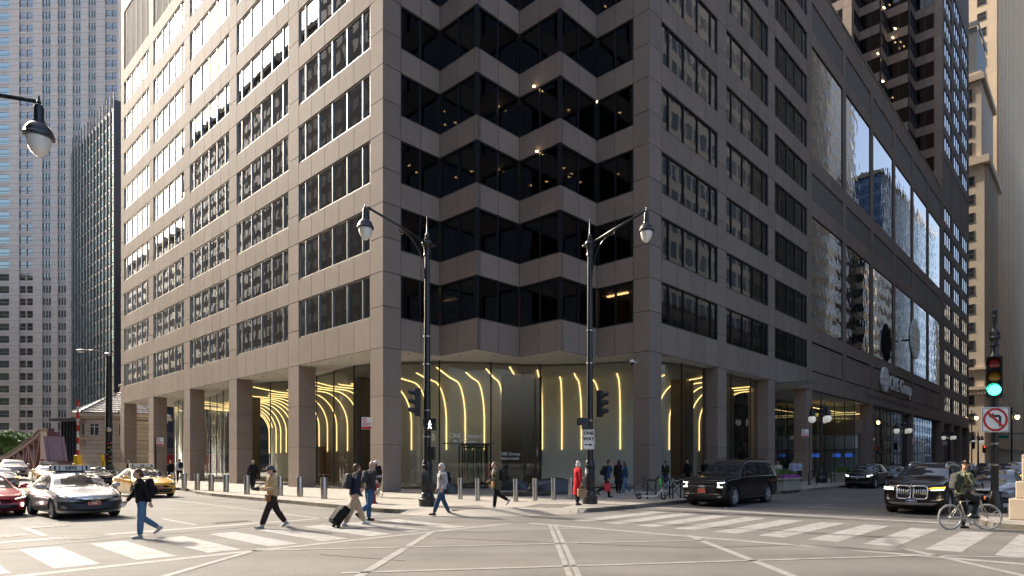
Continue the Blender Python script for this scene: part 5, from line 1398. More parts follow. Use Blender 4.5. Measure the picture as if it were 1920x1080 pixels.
def ctype(key,st,bow,wb,wr,ww=.22,spokes=7,xo=0.0,rim=None):
    wheels=(wb/2+xo,-wb/2+xo); bod,bv,fw=car_body(st,bow,wheels,wr); TYPES[key]=dict(body=bod,bv=bv,fw=fw,wheels=wheels,wr=wr,ww=ww,wm=wheel_mesh(wr,ww,spokes,rim),track=fw[0](0)-ww/2-.015,x1=max(s[0] for s in st),x0=min(s[0] for s in st),parts={})
def scale_st(st,sx,sy,sz): return [(s[0]*sx,s[1]*sy,s[2]*sz,s[3]*sz,s[4]*sz,s[5]*sy) for s in st]
sedan=[(2.40,.62,.34,.56,.63,.52),(2.36,.74,.26,.62,.69,.64),(2.2,.84,.20,.69,.77,.74),(1.8,.895,.18,.76,.86,.79),(1.3,.91,.17,.83,.94,.81),(.98,.912,.17,.88,.99,.79),(.4,.912,.17,.91,1.30,.66),(0.0,.912,.17,.92,1.435,.61),(-.5,.912,.17,.935,1.47,.595),(-1.0,.912,.17,.955,1.42,.585),(-1.45,.905,.18,.975,1.25,.60),(-1.85,.89,.20,.98,1.08,.68),(-2.2,.86,.24,.95,1.03,.70),(-2.36,.79,.30,.88,.95,.66),(-2.42,.66,.38,.78,.84,.56)]
suvL=[(2.80,.86,.40,.92,1.05,.80),(2.75,.94,.30,.98,1.10,.88),(2.55,1.0,.27,1.05,1.17,.92),(2.0,1.02,.27,1.10,1.22,.93),(1.35,1.02,.27,1.14,1.26,.92),(1.15,1.02,.27,1.17,1.30,.90),(.55,1.02,.27,1.19,1.72,.80),(.25,1.02,.27,1.19,1.84,.77),(-.4,1.02,.27,1.20,1.895,.76),(-1.6,1.02,.27,1.21,1.89,.76),(-2.3,1.01,.28,1.21,1.86,.75),(-2.65,1.0,.30,1.20,1.70,.76),(-2.82,.97,.34,1.18,1.36,.82),(-2.88,.88,.42,1.08,1.2,.78)]
suvM=[(2.50,.78,.40,.84,.96,.70),(2.45,.90,.30,.90,1.02,.80),(2.25,.97,.25,.97,1.10,.88),(1.75,.995,.25,1.03,1.16,.90),(1.15,1.0,.25,1.07,1.20,.89),(.95,1.0,.25,1.09,1.24,.87),(.3,1.0,.25,1.11,1.62,.75),(-.05,1.0,.25,1.12,1.74,.71),(-.7,1.0,.25,1.13,1.78,.70),(-1.5,.995,.26,1.15,1.74,.69),(-2.05,.98,.28,1.16,1.60,.69),(-2.4,.95,.32,1.13,1.32,.74),(-2.52,.88,.40,1.02,1.15,.72),(-2.56,.78,.5,.9,1.0,.64)]
ctype('sedan',sedan,.30,2.78,.325,.21,7)
ctype('van',suvL,.16,3.42,.42,.28,6,.12,rim=None)
ctype('suv',suvM,.20,3.05,.40,.28,8)
ctype('cross',scale_st(suvM,.90,.93,.93),.26,2.72,.36,.23,5)
ctype('coupe',scale_st(sedan,.99,1.03,.93),.34,2.8,.35,.25,5)
CARPART={}
def cpart(ty,key,fn,name,m,parent,smooth=True):
    k=(ty,key,m.name)
    if k not in CARPART:
        me=fn().mesh(name,smooth); me.materials.append(m); CARPART[k]=me
    return link(name,CARPART[k],None,parent)
def car(label,ty,px,py,heading,pm,front='taxi',lower=None,plate=None,sign=None,drl=None,ind=None,name='car',cat='car',z=0.0,pos=None,bodytext=None,group=None,scale=1.0):
    T=TYPES[ty]; bv=T['bv']; fx=T['wheels'][0]
    p=pos if pos is not None else GP(px,py,z)
    h=Vector((math.cos(heading),math.sin(heading),0)); p=p-h*fx*scale   # pixel marks the front axle
    r=thing(name,label,cat,p,heading,group); r.scale=(scale,)*3
    b=link('body',T['body'],None,r)
    if len(T['body'].materials)==0: T['body'].materials.append(pm)
    b.material_slots[0].link='OBJECT'; b.material_slots[0].material=pm
    P=lambda key,fn,name,m,par=None:cpart(ty,key,fn,name,m,par or r)
    x1,x0=T['x1'],T['x0']
    # dimensions drive patches
    if ty in ('sedan','coupe'):
        sx=.99 if ty=='coupe' else 1; sz=.93 if ty=='coupe' else 1
        sw=[[(.88,.95),(.12,.95),(.05,1.36),(.28,1.30)],[(.07,.95),(-.78,.985),(-.72,1.385),(.00,1.385)],[(-.83,.99),(-1.42,1.01),(-1.18,1.26),(-.77,1.375)]]
        sw=[[(a*sx,c*sz) for a,c in q] for q in sw]
        ws=[[(1.0*sx,-.74),(1.0*sx,.74),(.10*sx,.57),(.10*sx,-.57)]]; rw=[[(-1.12*sx,-.53),(-1.12*sx,.53),(-1.78*sx,.64),(-1.78*sx,-.64)]]
        hl=[[(.42,.60),(.86,.70),(.84,.80),(.46,.705)]]; hl=[[(a,c*sz) for a,c in q] for q in hl]; tl=[[(.40,.80),(.84,.80),(.82,.95),(.42,.93)]]
        seams=[[(.93,.28),(.915,.28),(.915,.93),(.93,.93)],[(.10,.28),(.085,.28),(.075,.94),(.09,.94)],[(-.80,.50),(-.815,.50),(-.80,.97),(-.785,.97)]]
        mirx,mirz,hnd=.78,.98,[(-.05,.83),(-.92,.86)]; belt=.93
        if ty=='coupe': mirz=.93
    elif ty=='van':
        sw=[[(1.02,1.24),(.30,1.24),(.26,1.74),(.55,1.68)],[(.22,1.24),(-.72,1.245),(-.72,1.76),(.20,1.765)],[(-.80,1.245),(-1.55,1.25),(-1.55,1.755),(-.80,1.765)],[(-1.63,1.25),(-2.62,1.25),(-2.42,1.72),(-1.63,1.75)]]
        ws=[[(1.17,-.86),(1.17,.86),(.33,.74),(.33,-.74)]]; rw=[[(-2.55,-.70),(-2.55,.70),(-2.80,.76),(-2.80,-.76)]]
        hl=[[(.60,.80),(.90,.82),(.90,1.0),(.60,1.0)]]; tl=[[(.70,.95),(.93,.95),(.90,1.5),(.76,1.5)]]
        seams=[[(1.12,.42),(1.10,.42),(1.10,1.2),(1.12,1.2)],[(.27,.42),(.25,.42),(.25,1.2),(.27,1.2)],[(-.76,.42),(-.78,.42),(-.78,1.2),(-.76,1.2)],[(-1.6,.8),(-1.615,.8),(-1.615,1.2),(-1.6,1.2)]]
        mirx,mirz,hnd=.85,1.30,[(.10,1.06),(-.98,1.07)]; belt=1.2
    else:
        k=.90 if ty=='cross' else 1; kz=.93 if ty=='cross' else 1; ky=.93 if ty=='cross' else 1
        sw=[[(.82,1.15),(.10,1.16),(.04,1.64),(.26,1.58)],[(.04,1.16),(-.82,1.175),(-.80,1.67),(-.02,1.655)],[(-.88,1.18),(-1.75,1.20),(-1.50,1.62),(-.86,1.67)]]; sw=[[(a*k,c*kz) for a,c in q] for q in sw]
        ws=[[(.98*k,-.83*ky),(.98*k,.83*ky),(.06*k,.67*ky),(.06*k,-.67*ky)]]; rw=[[(-1.95*k,-.62*ky),(-1.95*k,.62*ky),(-2.38*k,.68*ky),(-2.38*k,-.68*ky)]]
        hl=[[(.44,.80),(.93,.86),(.93,.99),(.46,.93)]]; hl=[[(a*ky,c*kz) for a,c in q] for q in hl]; tl=[[(.40,.95),(.90,.95),(.88,1.12),(.42,1.08)]]; tl=[[(a*ky,c*kz) for a,c in q] for q in tl]
        seams=[[(a*k,c*kz) for a,c in q] for q in ([(.92,.42),(.905,.42),(.905,1.12),(.92,1.12)],[(.08,.42),(.065,.42),(.065,1.13),(.08,1.13)],[(-.84,.6),(-.855,.6),(-.855,1.15),(-.84,1.15)])]
        mirx,mirz,hnd=.74*k,1.22*kz,[(-.08*k,1.02*kz),(-1.0*k,1.04*kz)]; belt=1.12*kz
    P('ws',lambda:patch(bv,'top',ws,.010,14),'windscreen',M_cglass)
    P('rw',lambda:patch(bv,'top',rw,.010,8),'rear_window',M_cglass)
    for i,q in enumerate(sw):
        for sg in (1,-1):
            P(('sw',i,sg),lambda q=q,sg=sg:patch(bv,'side',[[(a,c) for a,c in q]],.010,8) if sg>0 else MB()._add([(v[0],-v[1],v[2]) for v in (lambda m_:m_.v)(patch(bv,'side',[q],.010,8))],[f[::-1] for f in patch(bv,'side',[q],.010,8).f]),'side_window',M_cglass)
    P('seam',lambda:patch(bv,'side',seams,.003,6,True),'door_seam',M_dark)
    P('trim',lambda:patch(bv,'side',[[(sw[0][0][0]-.02,sw[0][0][1]-.045),(sw[-1][1][0],sw[-1][1][1]-.045),(sw[-1][1][0],sw[-1][1][1]-.02),(sw[0][0][0]-.02,sw[0][0][1]-.02)]],.014,14,True),'window_trim',M_chrome if ty in('van','suv') else M_dark)
    for hx,hz in hnd:
        P(('h',hx),lambda hx=hx,hz=hz:patch(bv,'side',[[(hx+.10,hz-.016),(hx-.10,hz-.016),(hx-.10,hz+.02),(hx+.10,hz+.02)]],.03,3,True),'door_handle',M_chrome if ty=='van' else pm)
    P('tl',lambda:patch(bv,'rear',tl,.012,6,True),'tail_lamp',M_sred)
    # mirrors
    w0=T['fw'][0](mirx)
    for sg in (1,-1):
        mo=P(('mir',sg,pm.name),lambda sg=sg:MB().ell((mirx,sg*(w0+.12),mirz+.06),(.09,.13,.085),12,8).bar((mirx,sg*(w0-.10),mirz-.03),(mirx,sg*(w0+.05),mirz+.03),.06,.05),'wing_mirror',pm if ty!='cross' else pm)
    # wheels
    for wx in T['wheels']:
        for sg in (1,-1):
            w_=link('wheel',T['wm'][2],None,r); w_.location=(wx,sg*T['track'],T['wr']); w_.rotation_euler=(0,random.uniform(0,6),0 if sg>0 else math.pi)
            link('tyre',T['wm'][0],None,w_); link('rim',T['wm'][1],None,w_)
    P('under',lambda:MB().box(x0+.5,x1-.5,-T['track']+.1,T['track']-.1,.16,.40).box(T['wheels'][0]-.45,T['wheels'][0]+.45,-T['track']+.22,T['track']-.22,.2,.62).box(T['wheels'][1]-.45,T['wheels'][1]+.45,-T['track']+.22,T['track']-.22,.2,.62),'underbody',M_blackm)
    P('arch',lambda:(lambda m_:[m_.tube([(wx+T['wr']*1.14*math.cos(R(a)),sg*(T['fw'][0](wx)*.985),T['wr']+T['wr']*1.14*math.sin(R(a))) for a in range(-8,190,11)],.016,6) for wx in T['wheels'] for sg in (1,-1)] and m_)(MB()),'arch_lip',M_dark)
    # ---- faces ----
    plm=mat('plate_'+(plate or ('white',''))[0],{'red':(.62,.11,.06),'blue':(.06,.09,.26),'white':(.75,.76,.78)}[(plate or ('white',''))[0]],.4)
    def put_plate(zc,off):
        h_=bv.ray_cast(Vector((6,0,zc)),Vector((-1,0,0))); x=h_[0].x+off
        q=mk('number_plate',MB().bbox(x-.01,x+.012,-.155,.155,zc-.078,zc+.078,.006),plm,r)
        mk('plate_frame',MB().box(x-.012,x+.004,-.165,.165,zc-.088,zc+.088),M_chrome,q)
        if plate and plate[1]: text('lettering',plate[1],.085,M_white if plate[0]!='white' else M_ink,q,(x+.0135,0,zc),(R(90),0,R(90)),.001,.002)
    def emblem(zc,rx_,rz_,kind):
        h_=bv.ray_cast(Vector((6,0,zc)),Vector((-1,0,0))); x=h_[0].x+.03
        if kind=='oval': mb=MB().tube([(x,rx_*math.cos(R(a)),zc+rz_*math.sin(R(a))) for a in range(0,360,18)],.010,6,closed=True).tube([(x,rx_*.38*math.cos(R(a)),zc+rz_*math.sin(R(a))) for a in range(0,360,18)],.008,6,closed=True).tube([(x,rx_*.72*math.cos(R(a)),zc+rz_*.5+rz_*.38*math.sin(R(a))) for a in range(0,360,18)],.008,6,closed=True)
        elif kind=='star': 
            mb=MB().tube([(x,rx_*math.cos(R(a)),zc+rx_*math.sin(R(a))) for a in range(0,360,15)],.014,6,closed=True)
            for a in (90,210,330): mb.bar((x,0,zc),(x,rx_*math.cos(R(a)),zc+rx_*math.sin(R(a))),.02,.03)
        elif kind=='bow': mb=MB()._add([(x,-.16,zc-.03),(x,-.07,zc-.03),(x,-.05,zc-.055),(x,.05,zc-.055),(x,.07,zc-.03),(x,.17,zc-.03),(x,.15,zc+.03),(x,.06,zc+.03),(x,.05,zc+.055),(x,-.05,zc+.055),(x,-.07,zc+.03),(x,-.18,zc+.03)],[tuple(range(12))])
        else: mb=MB().lathe([(rx_,0),(rx_,.012),(rx_*.8,.014)],18,(x-.012,0,zc),axis='x')
        mk('emblem',mb,M_chrome,r)
    F_=lambda qs,off=.012,n=8,mir=True:(lambda:patch(bv,'front',qs,off,n,mir))
    if front=='taxi':
        P('hl',F_(hl,.008),'headlamp',M_hl)
        P('hlp',F_([[(.56,.655),(.68,.68),(.68,.73),(.56,.715)]],.016,6),'headlamp_projector',M_chrome)
        P(('low',str(lower)),F_([[(.0,.25),(.84,.30),(.86,.585),(.0,.555)]],.010,14),'front_bumper',lower or pm)
        P('gr',F_([[(.0,.33),(.58,.34),(.62,.43),(.0,.425)]],.018),'lower_grille',M_dark)
        P('ug',F_([[(.0,.555),(.34,.59),(.46,.655),(.0,.625)]],.020),'upper_grille',M_dark)
        P('cb',F_([[(.0,.625),(.44,.655),(.46,.69),(.0,.655)]],.026),'chrome_bar',M_chrome)
        P('cb2',F_([[(.0,.545),(.34,.58),(.34,.595),(.0,.562)]],.026),'chrome_bar',M_chrome)
        P('fog',F_([[(.66,.35),(.78,.37),(.78,.46),(.72,.45)]],.018,5),'fog_lamp',M_hl)
        emblem(.615,.085,.058,'oval')
        put_plate(.50,.03)
    elif front=='cab':
        P('hl2',F_([[(.46,.60),(.84,.68),(.83,.77),(.50,.70)]],.008),'headlamp',M_hl)
        P('gr2',F_([[(.0,.28),(.52,.28),(.64,.45),(.0,.47)]],.014),'lower_grille',M_dark)
        P('gr2b',F_([[(.0,.49),(.40,.52),(.50,.60),(.0,.59)]],.014),'upper_grille',M_dark)
        P('gr2c',F_([[(.0,.595),(.50,.61),(.50,.63),(.0,.62)]],.020),'chrome_bar',M_chrome)
        P(('low2',pm.name),F_([[(.0,.25),(.60,.25),(.60,.275),(.0,.275)]],.02),'bumper_lip',pm)
        P('fog2',F_([[(.66,.34),(.80,.36),(.80,.46),(.74,.45)]],.014,4),'fog_lamp',M_dark)
        emblem(.60,.085,.055,'oval'); put_plate(.505,.03)
    elif front=='van':
        P('g1',F_([[(.0,.58),(.62,.60),(.62,.98),(.0,.98)]],.012),'grille',M_dark)
        P('hlv',F_([[(.63,.78),(.95,.80),(.95,1.02),(.63,1.0)]],.010),'headlamp',M_blackm)
        P('c1',F_([[(.0,.975),(.60,.985),(.60,1.035),(.0,1.03)]],.022),'chrome_bar',M_chrome)
        P('c2',F_([[(.0,.81),(.62,.82),(.62,.87),(.0,.865)]],.026),'chrome_bar',M_chrome)
        for k in range(6): P(('cs',k),F_([[(.0,.60+k*.034),(.60,.61+k*.034),(.60,.618+k*.034),(.0,.608+k*.034)]],.022),'grille_slat',mat('slat_grey',(.10,.10,.10),.3,metal=.8))
        P('c3',F_([[(.0,.555),(.55,.56),(.78,.53),(.78,.515)],[(.0,.51),(.58,.515),(.58,.56),(.0,.555)]],.024),'chrome_bar',M_chrome)
        P('dv1',F_([[(.66,.96),(.92,.99),(.92,1.01),(.66,.985)],[(.66,.80),(.86,.80),(.86,.825),(.66,.825)],[(.66,.80),(.69,.80),(.74,.90),(.71,.90)],[(.71,.90),(.74,.90),(.69,.985),(.66,.985)]],.026,4),'running_lamp',M_drl)
        P('fgv',F_([[(.62,.40),(.82,.41),(.80,.44),(.62,.43)]],.02,4),'fog_lamp',M_chrome)
        P('skv',F_([[(.0,.33),(.80,.35),(.80,.38),(.0,.36)]],.02),'skid_strip',M_dark)
        P('rails',lambda:MB().tube([(.1,-.62,1.93),(-.1,-.62,1.97),(-2.0,-.62,1.97),(-2.2,-.62,1.92)],.022,6).tube([(.1,.62,1.93),(-.1,.62,1.97),(-2.0,.62,1.97),(-2.2,.62,1.92)],.022,6),'roof_rails',M_dark)
        P('steps',lambda:MB().bbox(-1.15,1.25,-1.06,-.92,.30,.36,.015).bbox(-1.15,1.25,.92,1.06,.30,.36,.015),'side_step',M_dark)
        emblem(.84,.16,.05,'bow'); put_plate(.66,.05)
    elif front=='kidney':
        def kid():
            m_=MB()
            for sg in (1,-1):
                pts=[]
                for a in range(0,360,15):
                    y=.26+.215*max(-1,min(1,1.25*math.cos(R(a)))); z_=.775+.225*max(-1,min(1,1.3*math.sin(R(a))))
                    h_=bv.ray_cast(Vector((6,y*sg,z_)),Vector((-1,0,0))); pts.append((h_[0].x+.02 if h_[0] else x1,y*sg,z_))
                m_.tube(pts,.03,6,closed=True)
            return m_
        P('kid',kid,'grille_frame',M_chrome)
        P('kidb',F_([[(.05,.56),(.47,.56),(.47,.97),(.05,.97)]],.004),'grille_back',M_dark)
        for k in range(7):
            y=.085+k*.058; P(('ks',k),lambda y=y:(lambda m_:[m_.box((bv.ray_cast(Vector((6,sg*y,.8)),Vector((-1,0,0)))[0] or Vector((x1,0,0))).x-.02,(bv.ray_cast(Vector((6,sg*y,.8)),Vector((-1,0,0)))[0] or Vector((x1,0,0))).x+.024,sg*y-.014,sg*y+.014,.58,.965) for sg in (1,-1)] and m_)(MB()),'grille_slat',M_chrome)
        P('hlk',F_([[(.52,.83),(.94,.86),(.94,.97),(.54,.95)]],.012),'headlamp',M_hl)
        if ind: 
            qs=[[(.54,.91),(.94,.93),(.94,.965),(.54,.945)]]; P('ik',F_(qs,.022,6,False),'indicator_lamp',M_amb)
            P('ikd',F_([[(.58,.85),(.92,.87),(.92,.885),(.58,.865)]],.022,6,False),'running_lamp',M_drl)
        P('dk',F_([[(.58,.85),(.92,.87),(.92,.885),(.58,.865)],[(.58,.915),(.92,.93),(.92,.945),(.58,.93)]] if not ind else [[(-.58,.85),(-.92,.87),(-.92,.885),(-.58,.865)],[(-.58,.915),(-.92,.93),(-.92,.945),(-.58,.93)]],.022,5,not ind),'running_lamp',M_drl)
        P('ak',F_([[(.0,.43),(.62,.44),(.62,.55),(.0,.55)]],.012),'lower_grille',M_dark)
        P('vk',F_([[(.72,.52),(.92,.54),(.90,.70),(.76,.68)]],.014,5),'air_vent',M_dark)
        P('vks',F_([[(.74,.55+.04*i),(.90,.56+.04*i),(.90,.567+.04*i),(.74,.557+.04*i)] for i in range(4)],.022,3),'vent_slats',M_chrome)
        P('ck',F_([[(.0,.345),(.62,.355),(.76,.43),(.0,.42)]],.02),'skid_plate',mat('skid_silver',(.38,.37,.36),.35,metal=.8))
        P('ck2',F_([[(.60,.485),(.92,.55),(.92,.59),(.60,.525)]],.02,5),'chrome_bar',M_chrome)
        P('railk',lambda:MB().tube([(.15,-.60,1.68),(-.05,-.60,1.80),(-1.5,-.60,1.81),(-1.75,-.60,1.70)],.025,6).tube([(.15,.60,1.68),(-.05,.60,1.80),(-1.5,.60,1.81),(-1.75,.60,1.70)],.025,6),'roof_rails',M_chrome)
        emblem(1.02,.05,.05,'disc'); put_plate(.50,.05)
    elif front=='bars':
        P('gb',F_([[(.0,.68),(.44,.70),(.52,.94),(.0,.95)]],.008),'grille_back',M_dark)
        for k in range(9):
            y=.05+k*.052; P(('bs',k),lambda y=y:(lambda m_:[m_.box((bv.ray_cast(Vector((6,sg*y,.82)),Vector((-1,0,0)))[0] or Vector((x1,0,0))).x-.02,(bv.ray_cast(Vector((6,sg*y,.82)),Vector((-1,0,0)))[0] or Vector((x1,0,0))).x+.022,sg*y-.013,sg*y+.013,.70,.93) for sg in (1,-1)] and m_)(MB()),'grille_slat',M_chrome)
        P('hlb',F_([[(.58,.84),(.94,.88),(.92,1.0),(.60,.96)]],.012),'headlamp',M_hl)
        P('db',F_([[(.60,.93),(.92,.97),(.92,.985),(.60,.945)],[(.62,.86),(.76,.87),(.76,.91),(.62,.90)]],.022,5),'running_lamp',M_drl)
        P('ab',F_([[(.0,.42),(.70,.43),(.80,.58),(.0,.58)]],.012),'lower_grille',M_dark)
        P('cb_',F_([[(.0,.40),(.74,.42),(.74,.435),(.0,.415)]],.02),'chrome_bar',M_chrome)
        emblem(.82,.11,.11,'star'); 
    elif front=='cross':
        P('hlc',F_([[(a,c) for a,c in q] for q in hl],.012),'headlamp',M_hl)
        P('gc',F_([[(.0,.42),(.60,.42),(.70,.66),(.0,.62)]],.012),'lower_grille',M_dark)
        P('gc2',F_([[(.0,.70),(.45,.73),(.50,.77),(.0,.74)]],.014),'upper_grille',M_dark); P('gc3',F_([[(.0,.755),(.55,.80),(.55,.815),(.0,.77)]],.02),'chrome_bar',M_chrome)
        emblem(.75,.08,.055,'oval' if ind!='x' else 'disc'); put_plate(.55,.03)
    elif front=='plain':
        P('hlp_',F_(hl,.010),'headlamp',M_hl)
        zz=.50 if ty in('sedan','coupe') else .72
        P('gp',F_([[(.0,zz-.02),(.36,zz-.02),(.40,zz+.12),(.0,zz+.13)]],.014),'grille',M_dark)
        P('gp2',F_([[(.0,zz-.22),(.60,zz-.22),(.62,zz-.10),(.0,zz-.10)]],.014),'lower_grille',M_dark)
        P('gp3',F_([[(.0,zz+.13),(.40,zz+.13),(.40,zz+.15),(.0,zz+.15)]],.02),'chrome_bar',M_chrome); emblem(zz+.06,.06,.06,'disc'); put_plate(zz-.08,.03)
        if ind=='amber': P('ip',F_([[(.62,.70),(.86,.74),(.86,.78),(.62,.74)]] if ty in('sedan','coupe') else [[(.55,.90),(.92,.94),(.92,.98),(.55,.94)]],.022,5),'indicator_lamp',M_amb)
    elif front=='muscle':
        P('hlm',F_([[(.48,.56),(.86,.62),(.84,.68),(.50,.62)]],.010),'headlamp',M_hl); P('dm',F_([[(.52,.585),(.84,.64),(.84,.655),(.52,.60)],[(.70,.34),(.76,.34),(.76,.46),(.70,.46)]],.02,5),'running_lamp',M_drl)
        P('gm',F_([[(.0,.27),(.60,.29),(.60,.40),(.0,.40)],[(.0,.46),(.42,.47),(.46,.54),(.0,.53)]],.012),'lower_grille',M_dark)
        P('lm',F_([[(.0,.24),(.72,.26),(.72,.275),(.0,.255)]],.03),'splitter',M_dark); emblem(.50,.1,.04,'bow')
    if sign:
        zr=1.47 if ty!='coupe' else 1.37; s_=mk('roof_sign',MB().bbox(-.10-.35,.12-.35,-.56,.56,zr+.04,zr+.25,.02),mat('sign_case',(.10,.10,.10),.4) if sign[1]=='dark' else mat('sign_cream',(.70,.66,.5),.4),r)
        mk('sign_mount',MB().box(-.42,-.28,-.4,.4,zr-.02,zr+.04),M_dark,s_)
        m=mat('sign_face',(.62,.63,.62),.4)
        mk('sign_face',MB().box(.121-.35,.126-.35,-.30,.30,zr+.06,zr+.23).box(.121-.35,.126-.35,-.54,-.34,zr+.06,zr+.23).box(.121-.35,.126-.35,.34,.54,zr+.06,zr+.23),m,s_)
        if sign[0]: text('lettering',sign[0],.17,M_ink,s_,(.128-.35,0,zr+.145),(R(90),0,R(90)),.001,.006)
        for sg in (1,-1): text('lettering','I',.15,M_ink,s_,(.128-.35,sg*.44,zr+.145),(R(90),0,R(90)),.001,.02)
    if bodytext:
        h_=bv.ray_cast(Vector((1.75,.42,5)),Vector((0,0,-1))); o=text('lettering',bodytext,.13,M_ink,r,(1.75,.45,h_[0].z+.02),(R(11),0,R(90)),.001,.006)
    return r
hL=ANG-math.pi/2; hRr=ANG+math.pi
silver=paint('silver',(.46,.45,.44),.35); yellow=paint('yellow',(.80,.42,.02)); blackp=paint('black',(.008,.008,.009)); red=paint('red',(.42,.015,.02)); brown=paint('brownblack',(.016,.012,.011)); grey=paint('grey',(.30,.30,.31),.4); gold=paint('champagne',(.40,.37,.33),.3)
car('silver taxi with dark front bumper and roof sign 5895 waiting at the crosswalk','sedan',160,970,hL+R(3),silver,'taxi',lower=M_bdark,plate=('red','5895'),sign=('5895','dark'),name='taxi',cat='taxi',bodytext='5895')
car('yellow taxi with cream roof sign pulled in by the steel bollards','sedan',287,932,hL+R(2),yellow,'cab',plate=('red',''),sign=('24','cream'),name='taxi',cat='taxi')
car('yellow taxi with dark front bumper coming off the bridge','sedan',0,0,hL-R(2),yellow,'taxi',lower=M_bdark,sign=('','dark'),name='taxi',cat='taxi',pos=(lambda p:Vector((p.x,p.y,0.08)))(GP(98,909)),plate=('white',''))
car('black sedan following behind the silver taxi','sedan',0,0,hL-R(2),blackp,'plain',pos=GP(184,911),plate=('white',''))
car('silver crossover descending from the bridge','cross',0,0,hL-R(2),gold,'cross',pos=(lambda p:Vector((p.x,p.y,.42)))(GP(28,895,.42)),plate=('white',''),scale=.96)
car('grey sedan with amber indicator behind the red car','sedan',0,0,hL,grey,'plain',pos=GP(2,915),ind='amber',plate=('white',''))
car('red muscle car with bright running lamps','coupe',-22,968,hL+R(3),red,'muscle')
car('large black sport utility wagon with boxy body and chrome grille bars leaving the right street','van',1336,948,hRr+R(1),blackp,'van',plate=('red',''))
car('dark brown sport utility car with tall twin slatted grille and orange indicator','suv',1722,962,hRr-R(1),brown,'kidney',plate=('blue','4826 S'),ind=True)
car('black sport utility car with vertical bar grille and star emblem by the planter','suv',0,0,hRr+R(1),blackp,'bars',scale=.94,pos=RT(1615,-17.2))
car('black sedan just behind the star emblem car','sedan',0,0,hRr,blackp,'plain',pos=RT(1664,-17.4),plate=('white',''))
car('silver sedan hidden behind the camouflage jacket cyclist','sedan',1862,947,hRr,grey,'plain',plate=('white',''))
car('dark sport utility car with glowing orange indicator beyond the stone pedestal','suv',1893,917,hRr,brown,'plain',ind='amber')
car('distant dark car far down the right street behind the silver sedan','cross',1842,894,hRr,blackp,'plain')
car('distant black car with pale plate beyond the slatted grille car','cross',0,0,hRr,blackp,'plain',pos=RT(1806,-18.5),plate=('white',''))
